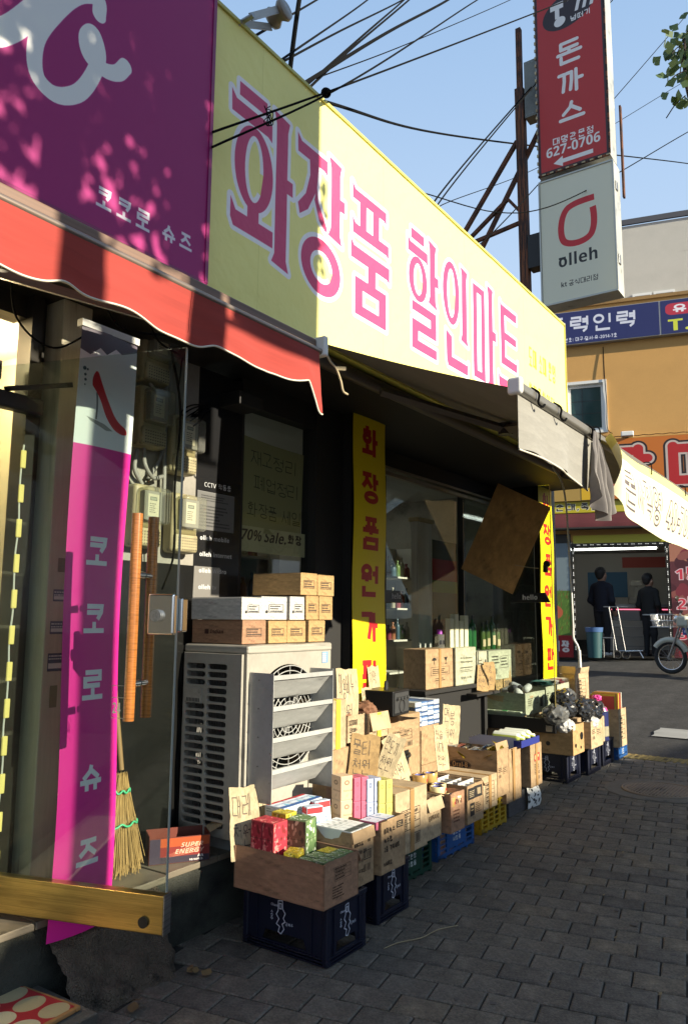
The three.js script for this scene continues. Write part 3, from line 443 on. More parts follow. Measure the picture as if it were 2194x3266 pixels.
{ // interior of the shoe shop: back shelves, warm lamps
  const t = thing('shoe_shelf', 'beige display shelf inside the shoe shop', 'shelf');
  part(t, 'panel', bb(-1.5, 2.33, 0.30, 2.6, -1.9, -1.84), M.room);
  for (let i = 0; i < 5; i++) part(t, 'board', bb(-1.5, 2.33, 0.52 + i * 0.42, 0.545 + i * 0.42, -1.838, -1.55), M.cream);
  const cols = [[0.2, 0.05, 0.04], [0.03, 0.03, 0.035], [0.3, 0.2, 0.1], [0.35, 0.3, 0.25]];
  for (let i = 0; i < 4; i++) for (let k = 0; k < 5; k++) {
    const x = 1.35 + k * 0.2, y = 0.546 + i * 0.42, c = (i * 3 + k) % 4;
    const s = thing('shoe', ['dark red', 'black', 'tan', 'pale grey'][c] + ' low shoe on a board of the shoe shop shelf', 'shoe', [x, y, -1.7], 0.3, ['dark red', 'black', 'tan', 'pale grey'][c] + ' shoes on the shelf');
    const g = new THREE.SphereGeometry(1, 14, 10), p = g.attributes.position; for (let q = 0; q < p.count; q++) { const X = p.getX(q), Y = Math.max(0, p.getY(q)); p.setXYZ(q, X * 0.035 * (1 - 0.15 * p.getZ(q)), Y * (0.06 - 0.025 * p.getZ(q)), p.getZ(q) * 0.11); } g.computeVertexNormals();
    part(s, 'upper', g, mat('shoe ' + c, cols[c], { roughness: 0.4 })); part(s, 'sole', rb(-0.033, 0.033, 0, 0.012, -0.108, 0.108, 0.005), M.rubber);
  }
  for (const [x, z] of [[1.2, -1.0], [2.0, -1.15]]) {
    const l = thing('ceiling_lamp', 'round warm ceiling lamp inside the shoe shop', 'lamp', [x, 2.9, z], 0, 'shoe shop ceiling lamps');
    part(l, 'ring', cyl(0.10, 0.10, 0.03, 24).translate(0, -0.016, 0), M.white);
    part(l, 'diffuser', cyl(0.085, 0.085, 0.01, 24).translate(0, -0.036, 0), mat('warm glow', [1, 0.8, 0.5], { emissive: new THREE.Color(1, 0.68, 0.28), emissiveIntensity: 3 }));
    const p = new THREE.PointLight(new THREE.Color(1, 0.74, 0.42), 2.2); p.position.set(0, -0.1, 0); p.castShadow = true; p.shadow.radius = 4; l.add(p);
  }
  const s = thing('led_strip', 'vertical string of small yellow light modules behind the shoe shop glass', 'light strip');
  part(s, 'wire', tube(Array.from({ length: 16 }, (_, i) => V(1.822 + 0.004 * Math.sin(i * 2.2), 0.45 + i * 0.115, -0.355)), 0.004, 80, 5), M.white);
  for (let i = 0; i < 12; i++) part(s, 'module', rb(1.811, 1.833, 0.48 + i * 0.145, 0.555 + i * 0.145, -0.352, -0.342, 0.003), mat('led module', [0.75, 0.62, 0.2], { roughness: 0.4, emissive: new THREE.Color(0.5, 0.4, 0.1), emissiveIntensity: 0.3 }));
  const c = thing('door_closer', 'black overhead door closer on the shoe shop frame', 'door closer');
  part(c, 'body', rb(1.64, 1.87, 2.30, 2.37, -0.35, -0.29, 0.012), M.black); part(c, 'arm', sqbar(V(1.7, 2.38, -0.32), V(1.9, 2.42, -0.15), 0.02, 0.008), M.black);
}
{ // open glass door with brass rail and wooden pull handles
  const a = V(1.725, 0, -0.48), b = V(2.012, 0, 0.404), L = a.distanceTo(b), turn = Math.atan2(-(b.z - a.z), b.x - a.x);
  const t = thing('glass_door', 'open frameless glass door with brass bottom rail and wooden pulls', 'door', [a.x, 0.35, a.z], turn);
  const y1 = 2.155;
  const p = part(t, 'pane', bb(0, L - 0.004, 0.135, y1, -0.005, 0.005), M.glass);
  part(p, 'edge', bb(L - 0.0035, L, 0.15, y1, -0.0055, 0.0055), mat('glass edge', [0.32, 0.36, 0.34], { roughness: 0.2, metalness: 0.2 }));
  const r = part(t, 'bottom_rail', rb(0, L, 0.012, 0.142, -0.022, 0.022, 0.004), M.brass);
  part(r, 'end_plate', bb(L + 0.001, L + 0.005, 0.010, 0.146, -0.024, 0.024), M.steel);
  part(r, 'lock', place(cyl(0.019, 0.019, 0.012, 20), L - 0.075, 0.05, 0.024, Math.PI / 2), M.black);
  part(t, 'top_hinge', rb(0, 0.05, y1 - 0.05, y1 + 0.03, -0.015, 0.015, 0.004), M.steel);
  for (const s of [-1, 1]) {
    const h = part(t, 'pull_handle', place(cyl(0.020, 0.020, 0.76, 24), L - 0.150, 1.12, s * 0.058), M.wood);
    part(h, 'standoff', [0.87, 1.27].map((y) => place(cyl(0.012, 0.015, 0.05, 16), L - 0.150, y, s * 0.031, Math.PI / 2)), M.chrome);
  }
  const lk = part(t, 'latch_box', [rb(L - 0.105, L + 0.004, 1.05, 1.20, 0.007, 0.036, 0.008), rb(L - 0.06, L + 0.016, 1.06, 1.185, -0.05, -0.008, 0.006)], M.chrome);
  part(lk, 'cylinder', place(cyl(0.022, 0.024, 0.02, 20), L - 0.062, 1.12, 0.043, Math.PI / 2), M.steel);
  const cm = printMat('door sticker', 256, 256, (c) => { c.strokeStyle = '#6e6e68'; c.lineWidth = 4; c.beginPath(); c.roundRect(24, 20, 200, 216, 24); c.stroke(); c.beginPath(); c.moveTo(24, 100); c.lineTo(224, 100); c.stroke(); latin(c, '24', 44, 205, 100, { color: '#8a8a82' }); });
  decal(t, 'hours_sticker', cm, L - 0.225, 0.80, 0.006, 0.085, 0.14);
}
{ // vertical magenta banner with the red shoe
  const tx = canvas(256, 2048, (c, w, h) => {
    c.fillStyle = '#e9e9ea'; c.fillRect(0, 0, w, h); c.fillStyle = 'rgb(222,34,146)'; c.fillRect(0, h * 0.205, w, h);
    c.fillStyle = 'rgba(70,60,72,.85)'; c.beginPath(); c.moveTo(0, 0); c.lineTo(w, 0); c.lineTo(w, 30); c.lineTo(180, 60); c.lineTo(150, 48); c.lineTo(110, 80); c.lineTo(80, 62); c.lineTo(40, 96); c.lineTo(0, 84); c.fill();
    for (const [x, y, r] of [[22, 150, 7], [34, 152, 4], [26, 172, 5], [28, 190, 5], [27, 208, 3]]) { c.fillStyle = '#44545a'; c.beginPath(); c.arc(x, y, r, 0, 7); c.fill(); }
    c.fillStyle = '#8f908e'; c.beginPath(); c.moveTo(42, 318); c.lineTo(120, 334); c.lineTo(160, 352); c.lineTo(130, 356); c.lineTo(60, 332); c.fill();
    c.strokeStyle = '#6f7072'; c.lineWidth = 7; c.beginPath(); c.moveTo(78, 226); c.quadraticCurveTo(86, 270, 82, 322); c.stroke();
    c.fillStyle = '#c8202a'; c.beginPath(); c.moveTo(70, 150); c.quadraticCurveTo(52, 170, 58, 205); c.quadraticCurveTo(90, 235, 108, 275); c.quadraticCurveTo(128, 320, 165, 345); c.quadraticCurveTo(205, 364, 226, 352); c.quadraticCurveTo(232, 336, 204, 324); c.quadraticCurveTo(170, 312, 146, 272); c.quadraticCurveTo(112, 222, 84, 160); c.quadraticCurveTo(78, 148, 70, 150); c.fill();
    const W = 112, y = [0.36, 0.475, 0.585, 0.735, 0.855]; [...'코코로슈즈'].forEach((s, i) => write(c, s, 74, h * y[i], W, 106, { color: '#efecef', lw: 17 }));
  });
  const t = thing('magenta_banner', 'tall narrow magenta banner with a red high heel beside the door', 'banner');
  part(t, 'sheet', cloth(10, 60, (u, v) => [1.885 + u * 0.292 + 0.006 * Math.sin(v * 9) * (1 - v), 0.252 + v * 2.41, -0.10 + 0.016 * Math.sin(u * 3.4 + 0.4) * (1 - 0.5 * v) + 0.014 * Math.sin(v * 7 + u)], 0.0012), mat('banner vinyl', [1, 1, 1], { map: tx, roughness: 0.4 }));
  part(t, 'batten', bb(1.88, 2.18, 2.66, 2.69, -0.115, -0.08), M.white);
}
// ---------- electricity meters ----------
{
  const dial = printMat('dial', 64, 96, (c) => { c.fillStyle = '#c9c6b4'; c.fillRect(0, 0, 64, 96); c.fillStyle = '#3a3f3a'; c.fillRect(12, 12, 40, 16); c.fillStyle = '#8f9a8c'; c.fillRect(15, 15, 34, 10); textlines(c, 10, 40, 44, 5, 9, '#55564e'); });
  const L = ['beige electricity meter highest on the wall under the awning elbow', 'beige electricity meter with clear cover below the highest one', 'beige electricity meter behind the wooden door pulls', 'shaded electricity meter beside the coil of black cable', 'beige electricity meter next to the black telecom panel'];
  [[2.455, 2.63, 0.9], [2.45, 2.30, 1], [2.44, 1.80, 1], [2.665, 2.20, 1], [2.69, 1.79, 1]].forEach(([x, y, s], i) => {
    const t = thing('electricity_meter', L[i], 'electricity meter', [x, y, -0.46], 0, 'electricity meters on the wall');
    const b = part(t, 'casing', rb(0, 0.175, 0, 0.31, 0.001, 0.085, 0.022, 3), M.meter);
    part(b, 'terminal_cover', rb(0.008, 0.167, 0.004, 0.10, 0.04, 0.10, 0.016, 3), M.meter);
    const h = []; for (let r = 0; r < 5; r++) for (let k = 0; k < 9; k++) h.push(place(new THREE.CylinderGeometry(0.0032, 0.0032, 0.004, 6), 0.026 + k * 0.0155, 0.018 + r * 0.0145, 0.1002, Math.PI / 2)); part(b, 'vent_holes', h, M.black);
    part(t, 'cover', rb(0.012, 0.163, 0.112, 0.29, 0.084, 0.165, 0.016, 2), M.cover);
    part(t, 'dial', rb(0.03, 0.145, 0.13, 0.275, 0.086, 0.12, 0.004), mat('meter works', [0.26, 0.26, 0.24], { roughness: 0.5 }));
    decal(t, 'dial_plate', dial, 0.085, 0.205, 0.1205, 0.07, 0.11);
  });
  const pipes = thing('conduit_bundle', 'bundle of grey conduits and wires between the electricity meters', 'conduit');
  for (const p of [[[2.66, 2.98, -0.43], [2.67, 2.6, -0.42], [2.655, 2.5, -0.42], [2.66, 2.1, -0.42]], [[2.64, 2.98, -0.42], [2.645, 2.3, -0.43], [2.60, 2.22, -0.42], [2.55, 2.14, -0.42]], [[2.50, 2.29, -0.40], [2.48, 2.2, -0.36], [2.55, 2.15, -0.38], [2.63, 2.17, -0.40]], [[2.47, 2.28, -0.41], [2.45, 2.18, -0.40], [2.50, 2.11, -0.40]], [[2.52, 2.63, -0.40], [2.54, 2.58, -0.37], [2.60, 2.6, -0.38], [2.65, 2.7, -0.41]]]) part(pipes, 'conduit', tube(p, 0.011, 30, 8), mat('conduit', [0.22, 0.21, 0.19], { roughness: 0.6 }));
  for (const [x, z] of [[2.60, -0.27], [2.585, -0.25]]) part(pipes, 'wire', tube([[x, 2.9, z - 0.1], [x + 0.01, 2.5, z], [x - 0.015, 2.1, z + 0.01], [x, 1.75, z], [x + 0.03, 1.6, z - 0.1]], 0.0045, 40, 5), M.cable);
  const coil = thing('cable_coil', 'loose coil of black cable hanging by the shaded electricity meter', 'cable');
  for (let k = 0; k < 5; k++) part(coil, 'loop', new THREE.TorusGeometry(0.06 + k * 0.006, 0.004, 6, 36).rotateX(1.1 + k * 0.07).rotateZ(0.25 * k).translate(2.80 + k * 0.004, 2.545 - k * 0.006, -0.38 + k * 0.006), M.cable);
  const hang = thing('hanging_wires', 'loose black wires drooping from the red awning elbow', 'wire');
  for (const p of [[[1.75, 2.78, 0.15], [1.9, 2.62, 0.12], [2.1, 2.64, 0.14], [2.3, 2.72, 0.05]], [[1.95, 2.74, 0.2], [2.05, 2.6, 0.18], [2.2, 2.58, 0.15], [2.45, 2.66, -0.1], [2.62, 2.62, -0.3]], [[1.5, 2.8, 0.0], [1.6, 2.6, -0.1], [1.8, 2.55, -0.15], [1.95, 2.66, -0.1]]]) part(hang, 'wire', tube(p, 0.0045, 40, 5), M.cable);
}
{
  const t = thing('black_sheeting', 'glossy black sheet covering the wall below the electricity meters', 'sheeting');  // near-black glossy sheet in front of the wall, material not known
  part(t, 'sheet', cloth(20, 30, (u, v) => [2.20 + u * 0.71, 0.335 + v * 1.40, -0.44 + 0.012 * perlin.noise(u * 4, v * 5, 3)], 0.002), mat('tarp', [0.008, 0.008, 0.0075], { roughness: 0.22 }));
}
// ---------- telecom panel ----------
{
  const t = thing('telecom_panel', 'glossy black telecom panel with small white service names', 'panel');
  part(t, 'board', rb(2.925, 3.325, 0.34, 2.86, -0.60, -0.50, 0.004), mat('gloss black', [0.012, 0.012, 0.013], { roughness: 0.22 }));
  const dm = printMat('telecom', 512, 1024, (c) => {
    write(c, 'CCTV 작동중', 96, 30, 44, 50, { color: '#b9b9b9', lw: 5, gap: 5, font: '' });
    c.fillStyle = '#5f5e5c'; c.fillRect(30, 120, 400, 330); textlines(c, 70, 150, 300, 3, 20, '#1c1c1c'); textlines(c, 60, 240, 320, 7, 28, '#262626'); c.fillStyle = '#7a7978'; c.fillRect(30, 118, 400, 4);
    const row = (s, y) => { latin(c, 'olleh', 70, y, 52, { color: '#c4c4c4' }); latin(c, s, 212, y, 52, { color: '#a2a2a2', font: '' }); };
    row('mobile', 540); row('internet', 680); row('WiBro', 820); row('tv', 960);
  });
  decal(t, 'print', dm, 3.14, 1.905, -0.4998, 0.38, 0.66);
  decal(t, 'plate', mat('panel lit patch', [0.18, 0.17, 0.155], { roughness: 0.35 }), 3.045, 1.58, -0.4999, 0.24, 0.32);  // sunlit patch on the panel, put into the colour as a paler rectangle
  part(t, 'camera_box', rb(3.12, 3.32, 2.66, 2.74, -0.50, -0.34, 0.006), M.blackMatt);
}
// ---------- discount shop front ----------
{
  const t = thing('discount_shop_front', 'black framed glass front of the discount shop', 'shopfront');
  part(t, 'frame', [bb(3.33, 3.375, 0.33, 2.9, -0.62, -0.53), bb(4.06, 4.37, 0.33, 2.9, -0.62, -0.50), bb(3.33, 4.80, 2.74, 2.9, -0.62, -0.52), bb(4.801, 8.36, 2.74, 2.9, -0.95, -0.85), bb(4.791, 4.84, 0.33, 2.9, -0.95, -0.53), bb(3.376, 4.06, 0.33, 0.70, -0.6, -0.53), bb(7.92, 8.36, 0.33, 2.9, -0.95, -0.47), bb(5.54, 5.57, 0.36, 2.74, -0.92, -0.88), bb(7.03, 7.08, 0.36, 2.74, -0.93, -0.87)], M.blackMatt);
  part(t, 'pillar', bb(4.371, 4.79, 0.33, 2.9, -0.62, -0.43), M.blackMatt);
  const pane = (a, b, y0 = 0.36, z = -0.9) => part(t, 'pane', new THREE.PlaneGeometry(b - a, 2.74 - y0).translate((a + b) / 2, (2.74 + y0) / 2, z), M.glass);
  pane(3.375, 4.06, 0.70, -0.565); pane(4.84, 5.54); pane(5.57, 6.3); pane(6.3, 7.03); pane(7.08, 7.92);
  part(t, 'track', [rb(4.85, 7.9, 2.665, 2.70, -0.84, -0.80, 0.004), rb(4.85, 7.9, 2.715, 2.738, -0.845, -0.78, 0.004)], mat('dull track', [0.24, 0.21, 0.16], { metalness: 0.7, roughness: 0.35 }));
}
const pillarTex = canvas(256, 1536, (c, w, h) => { c.fillStyle = '#e9cf08'; c.fillRect(0, 0, w, h); ['화', '장', '품', '원', '가', '판'].forEach((s, i) => write(c, s, 52, 60 + i * 246, 150, 178, { color: '#b8161d', lw: 27 })); });
{
  const m = mat('yellow banner vinyl', [1, 1, 1], { map: pillarTex, roughness: 0.45 });
  const one = (x, w, y0, label) => { const t = thing('yellow_banner', label, 'banner', [x, 0, 0], 0, 'yellow banners on the shop pillars'); part(t, 'sheet', cloth(8, 40, (u, v) => [u * w, y0 + v * (2.925 - y0), -0.405 + 0.008 * Math.sin(u * 3) + 0.006 * Math.sin(v * 12)], 0.001), m); return t; };
  one(4.365, 0.42, 0.86, 'yellow vertical banner with red letters beside the open entrance, half in shade');
  one(7.93, 0.40, 0.84, 'yellow vertical banner with red letters on the far corner pillar');
}
{ // open glass door of the discount shop, standing across the pavement edge
  const t = thing('open_shop_door', 'open glass door with black bottom rail and black trapezoid handle', 'door');
  const X = 7.0;
  part(t, 'pane', bb(X - 0.005, X + 0.005, 0.56, 2.73, -0.85, 0.045), M.glass);
  part(t, 'pane_edge', bb(X - 0.006, X + 0.006, 0.56, 2.73, 0.0455, 0.0505), mat('gold edge', [0.42, 0.34, 0.12], { roughness: 0.3, metalness: 0.5 }));
  const r = part(t, 'bottom_rail', rb(X - 0.022, X + 0.022, 0.44, 0.565, -0.86, 0.05, 0.003), M.black);
  part(r, 'lock_plate', rb(X - 0.027, X - 0.0222, 0.455, 0.51, -0.04, 0.02, 0.002), M.chrome);
  const hs = new THREE.Shape([[-0.185, 0], [0.185, 0], [0.14, 0.085], [-0.13, 0.085]].map((p) => new THREE.Vector2(...p)));
  const hg = new THREE.ExtrudeGeometry(hs, { depth: 0.02, bevelEnabled: true, bevelSize: 0.003, bevelThickness: 0.003, bevelSegments: 2 });
  const h = part(t, 'handle_plate', hg.clone().rotateY(-Math.PI / 2).translate(X - 0.008, 1.625, -0.155), M.black);
  const hm = printMat('hello', 256, 64, (c) => latin(c, 'hello', 60, 48, 54, { color: '#cfcfcf', font: '' }));
  decal(h, 'lettering', hm, X - 0.0315, 1.667, -0.155, 0.30, 0.075, '-x');
  part(t, 'latch', [place(cyl(0.03, 0.03, 0.03, 16), X - 0.02, 1.98, 0.01, 0, 0, Math.PI / 2), rb(X - 0.05, X - 0.01, 1.9, 1.97, -0.02, 0.02, 0.008)], M.black);
  const pl = tag(part(scene, 'handle_plate_fixed', hg.clone().scale(1.15, 1.15, 1).translate(5.62, 1.60, -0.893), M.black), 'black trapezoid handle plate on the closed glass pane', 'handle');
  decal(pl, 'lettering', hm, 5.72, 1.65, -0.869, 0.30, 0.075);
}
{ // cardboard sheet taped to the open door
  const t = thing('cardboard_sheet', 'crooked brown cardboard sheet taped to the open glass door', 'cardboard');
  const P = [[-0.49, 2.79], [0.03, 2.51], [-0.36, 1.70], [-0.90, 1.96]].map(([z, y]) => [z + 0.03, y]);
  part(t, 'sheet', cloth(10, 10, (u, v) => { const a = 1 - v; const top = [P[0][0] + (P[1][0] - P[0][0]) * u, P[0][1] + (P[1][1] - P[0][1]) * u], bot = [P[3][0] + (P[2][0] - P[3][0]) * u, P[3][1] + (P[2][1] - P[3][1]) * u]; const z = top[0] + (bot[0] - top[0]) * a, y = top[1] + (bot[1] - top[1]) * a; return [6.975 + 0.012 * Math.sin(u * 4 + v * 3), y, z]; }, 0.004), mat('board brown', [0.72, 0.42, 0.16], { map: T.card, roughness: 0.85, transmission: 0.15, thickness: 0 }));
  part(t, 'string', tube([[6.965, 1.98, -0.30], [6.955, 1.95, -0.15], [6.96, 1.94, -0.06]], 0.003, 12, 4), M.note);
}
// ---------- inside the discount shop ----------
{
  const glow = mat('tube glow', [1, 1, 1], { emissive: new THREE.Color(0.95, 1, 0.92), emissiveIntensity: 5 });
  const L = [[4.3, -2.0, 'by the paper notice'], [5.0, -3.1, 'in the middle of the shop'], [4.2, -4.2, 'near the rear wall'], [6.4, -3.3, 'behind the closed pane'], [7.3, -4.4, 'far back by the corner'], [7.6, -2.6, 'above the open door']];
  for (const [x, z, w] of L) {
    const t = thing('fluorescent_lamp', 'lit white fluorescent ceiling lamp in the discount shop ' + w, 'lamp', [x, 2.92, z], 0.0, 'fluorescent ceiling lamps');
    part(t, 'housing', rb(-0.36, 0.36, -0.05, -0.001, -0.06, 0.06, 0.01), M.white);
    part(t, 'tube', bar(V(-0.33, -0.07, 0), V(0.33, -0.07, 0), 0.016, 12), glow);
    const l = new THREE.RectAreaLight(new THREE.Color(0.95, 1, 0.92), 4, 0.62, 0.05); l.position.set(0, -0.095, 0); l.lookAt(x, -9, z); t.add(l); l.rotation.set(-Math.PI / 2, 0, 0);
  }
  const bm = [[0.10, 0.16, 0.05], [0.25, 0.1, 0.05], [0.3, 0.28, 0.22], [0.05, 0.09, 0.12], [0.2, 0.04, 0.05]].map((c, i) => mat('bottle ' + i, c, { roughness: 0.3 }));
  const prof = (r, h) => new THREE.LatheGeometry([[0, 0], [r, 0], [r, h * 0.62], [r * 0.85, h * 0.7], [r * 0.35, h * 0.78], [r * 0.35, h * 0.9], [r * 0.45, h * 0.9], [r * 0.45, h], [0, h]].map((p) => new THREE.Vector2(...p)), 12);
  const bg = [prof(0.034, 0.2), prof(0.028, 0.24), prof(0.04, 0.17)];
  const names = ['green', 'rust', 'pale', 'slate', 'crimson'];
  for (const [sx, sz, w, wh] of [[3.2, -1.75, 1.5, 'behind the paper notice'], [5.2, -1.7, 1.1, 'behind the closed pane'], [6.9, -2.3, 1.2, 'deep in the shop']]) {
    const t = thing('shop_shelf', 'dark metal shelf of bottles ' + wh, 'shelf', [sx, 0.30, sz]);
    part(t, 'back', bb(0, w, 0, 2.0, -0.02, 0), M.roomDark);
    for (let k = 0; k < 5; k++) part(t, 'board', bb(0, w, 0.18 + k * 0.36, 0.20 + k * 0.36, 0.001, 0.30), M.roomDark);
    part(t, 'upright', [bb(-0.03, -0.001, 0, 2.0, -0.02, 0.3), bb(w + 0.001, w + 0.03, 0, 2.0, -0.02, 0.3)], M.roomDark);
    for (let k = 2; k < 5; k++) for (let q = 0; q < Math.floor(w / 0.105); q++) { const c = (q * 2 + k + sx * 3 | 0) % 5, b = tag(part(scene, numbered('bottle'), bg[(q + k) % 3], bm[c]), names[c] + ' plastic bottle on the dark shelf ' + wh, 'bottle', names[c] + ' bottles ' + wh); b.position.set(sx + 0.06 + q * 0.105, 0.30 + 0.20 + k * 0.36, sz + 0.2); }
  }
  // paper notice and sale banner in the window
  const nm = mat('notice paper', [1, 1, 1], { map: canvas(512, 512, (c, w, h) => { c.fillStyle = '#9a9468'; c.fillRect(0, 0, w, h); write(c, '재고정리', 60, 60, 90, 80, { color: '#3c3a2a', lw: 5, cap: 'round', jitter: 0.1 }); write(c, '폐업정리', 90, 200, 90, 80, { color: '#3c3a2a', lw: 5, cap: 'round', jitter: 0.1 }); write(c, '화장품 세일', 40, 350, 78, 80, { color: '#3c3a2a', lw: 5, cap: 'round', jitter: 0.1 }); }), roughness: 0.9, transmission: 0.12, thickness: 0 });
  const n = thing('paper_notice', 'large handwritten paper notice hung inside the dark shop window', 'notice');
  part(n, 'sheet', cloth(8, 8, (u, v) => [3.42 + u * 0.6, 1.99 + v * 0.58 - 0.02 * u, -0.585 + 0.01 * Math.sin(u * 5 + v * 2)], 0.001), nm);
  const sm = mat('sale strip', [1, 1, 1], { map: canvas(512, 128, (c, w, h) => { c.fillStyle = '#b8b08a'; c.fillRect(0, 0, w, h); latin(c, '70% Sale. ', 20, 70, 76, { color: '#3a2a22', font: 'italic bold' }); write(c, '화장', 370, 12, 54, 56, { color: '#3a2a22', lw: 9 }); }), roughness: 0.8 });
  const s = thing('sale_strip', 'pale sale banner strip below the paper notice', 'banner'); part(s, 'sheet', cloth(10, 3, (u, v) => [3.38 + u * 0.66, 1.86 + v * 0.155, -0.575 + 0.004 * Math.sin(u * 9)], 0.001), sm);
  const w = thing('white_board', 'tall narrow white panel standing behind the shop glass', 'panel');
  part(w, 'board', rb(6.48, 6.76, 0.31, 2.40, -1.16, -1.08, 0.006), mat('white panel', [0.78, 0.76, 0.70], { map: T.dirty, roughness: 0.6 }));
  part(w, 'cap', rb(6.46, 6.78, 2.401, 2.44, -1.18, -1.06, 0.006), M.note);
  const pm = mat('reflection print', [1, 1, 1], { map: canvas(256, 512, (c, W, h) => { c.fillStyle = '#35443a'; c.fillRect(0, 0, W, h); c.fillStyle = '#93202a'; c.fillRect(0, 20, W, 110); write(c, '풍축산', 20, 36, 64, 76, { color: '#d8cfc8', lw: 12 }); c.fillStyle = '#5c7a3c'; c.fillRect(0, 132, W, 60); write(c, '명풍축', 20, 196, 60, 60, { color: '#b4423e', lw: 9 }); c.fillStyle = '#c9c04a'; c.fillRect(80, 282, 150, 44); write(c, '국내산', 100, 286, 36, 34, { color: '#222', lw: 4 }); c.fillStyle = '#6a3830'; c.fillRect(0, 330, W, 100); write(c, '소돼지', 30, 440, 50, 50, { color: '#38495e', lw: 7 }); }), roughness: 0.6 });
  const p = thing('reflection_sheet', 'red and green sheet standing for a reflection in the shop glass', 'poster'); part(p, 'sheet', bb(6.80, 7.34, 1.25, 2.25, -1.10, -1.094), pm);  // added sheet, painted with the meat shop reflection that shows in the glass
}
// ---------- air conditioner ----------
{
  const t = thing('air_conditioner', 'large white outdoor air conditioner unit standing on the shop step', 'air conditioner', [2.86, 0.41, -0.43]);
  const W = 0.69, H = 0.92, D = 0.43;
  { // hollow casing: front with the fan mouth, rear, far side, floor
    const fs = new THREE.Shape([[0.0, 0], [W, 0], [W, H - 0.03], [0.0, H - 0.03]].map((p) => new THREE.Vector2(...p))), o = new THREE.Path(); o.absarc(0.315, 0.55, 0.268, 0, 7, true); fs.holes.push(o);
    part(t, 'casing', [new THREE.ExtrudeGeometry(fs, { depth: 0.010, bevelEnabled: true, bevelSize: 0.003, bevelThickness: 0.003, bevelSegments: 2, curveSegments: 40 }).translate(0, 0, D - 0.013), bb(0.012, W, 0, H - 0.03, 0, 0.01), bb(W - 0.01, W, 0, H - 0.03, 0.0101, D - 0.02), bb(0.012, W - 0.011, 0, 0.01, 0.011, D - 0.02), bb(0.0, 0.012, 0, H - 0.03, 0.36, D - 0.018)], M.acWhite);
    const cf = []; for (let k = 0; k < 44; k++) cf.push(bb(0.035 + k * 0.0145, 0.043 + k * 0.0145, 0.02, H - 0.05, 0.012, 0.05)); part(t, 'coil', cf, mat('coil fins', [0.30, 0.29, 0.27], { metalness: 0.6, roughness: 0.5 }));
    const cs = []; for (let k = 0; k < 26; k++) cs.push(bb(0.095, 0.115, 0.02, H - 0.05, 0.055 + k * 0.0115, 0.060 + k * 0.0115)); part(t, 'side_coil', cs, mat('shade dark coil', [0.12, 0.11, 0.10], { roughness: 0.8 }));  // fins darker than the rear coil: shade in the slots put into the colour
    const bl = [place(cyl(0.055, 0.055, 0.06, 24), 0.315, 0.55, 0.30, Math.PI / 2)]; for (let k = 0; k < 3; k++) bl.push(sheet(6, 4, (u, v) => { const a = k * 2.094 + (u - 0.5) * 1.1, r = 0.05 + v * 0.195; return [0.315 + Math.cos(a) * r, 0.55 + Math.sin(a) * r, 0.30 + (u - 0.5) * 0.09]; })); part(t, 'fan', bl, mat('fan plastic', [0.16, 0.16, 0.155], { roughness: 0.5 }));
  }
  part(t, 'lid', rb(-0.006, W + 0.006, H - 0.045, H, -0.006, D + 0.008, 0.014, 3), M.acWhite);
  for (const x of [0.08, W - 0.14]) part(t, 'foot', bb(x, x + 0.06, -0.08, 0.012, 0.02, D - 0.02), M.galv);
  // louvred side: a plate with slots over a dark cavity
  const sh = new THREE.Shape(); sh.moveTo(0, 0); sh.lineTo(D - 0.035, 0); sh.lineTo(D - 0.035, H - 0.05); sh.lineTo(0, H - 0.05); sh.closePath();
  const pill = (cx, cy, w, h) => { const p = new THREE.Path(), r = h / 2; p.moveTo(cx - w / 2 + r, cy - r); p.lineTo(cx + w / 2 - r, cy - r); p.absarc(cx + w / 2 - r, cy, r, -Math.PI / 2, Math.PI / 2); p.lineTo(cx - w / 2 + r, cy + r); p.absarc(cx - w / 2 + r, cy, r, Math.PI / 2, Math.PI * 1.5); return p; };
  for (let r = 0; r < 20; r++) for (let k = 0; k < 2; k++) if (!(k === 0 && (r === 15 || r === 16))) sh.holes.push(pill(0.085 + k * 0.148, 0.055 + r * 0.0395, 0.136, 0.030));
  const pg = new THREE.ExtrudeGeometry(sh, { depth: 0.014, bevelEnabled: true, bevelSize: 0.0015, bevelThickness: 0.0015, bevelSegments: 1, curveSegments: 5 }).rotateY(-Math.PI / 2).translate(-0.002, 0.004, 0.012);
  part(t, 'side_grille', pg, M.acWhite);
  const hg = part(t, 'hand_grip', rb(-0.022, -0.0175, 0.625, 0.70, 0.03, 0.145, 0.002), M.acWhite);
  const gl = []; for (let i = 0; i < 9; i++) gl.push(bb(-0.0235, -0.0215, 0.632, 0.65, 0.042 + i * 0.0105, 0.046 + i * 0.0105)); part(hg, 'grip_slots', gl, M.black);
  // fan grille in front
  const rings = []; for (let k = 1; k < 11; k++) rings.push(new THREE.TorusGeometry(k * 0.026, 0.0028, 5, 44)); for (let k = 0; k < 16; k++) rings.push(place(cyl(0.0025, 0.0025, 0.21, 5), 0.155 * Math.cos(k * Math.PI / 8), 0.155 * Math.sin(k * Math.PI / 8), 0, 0, 0, k * Math.PI / 8 - Math.PI / 2));
  part(t, 'fan_grille', rings.map((g) => g.translate(0.315, 0.55, D + 0.012)), M.galv);
  const lm = printMat('ac label', 64, 64, (c) => { c.fillStyle = '#6f8fae'; c.fillRect(0, 0, 64, 64); textlines(c, 6, 8, 52, 5, 11, '#e8eef2'); });
  decal(t, 'rating_label', lm, 0.635, 0.84, D + 0.0005, 0.055, 0.06);
}
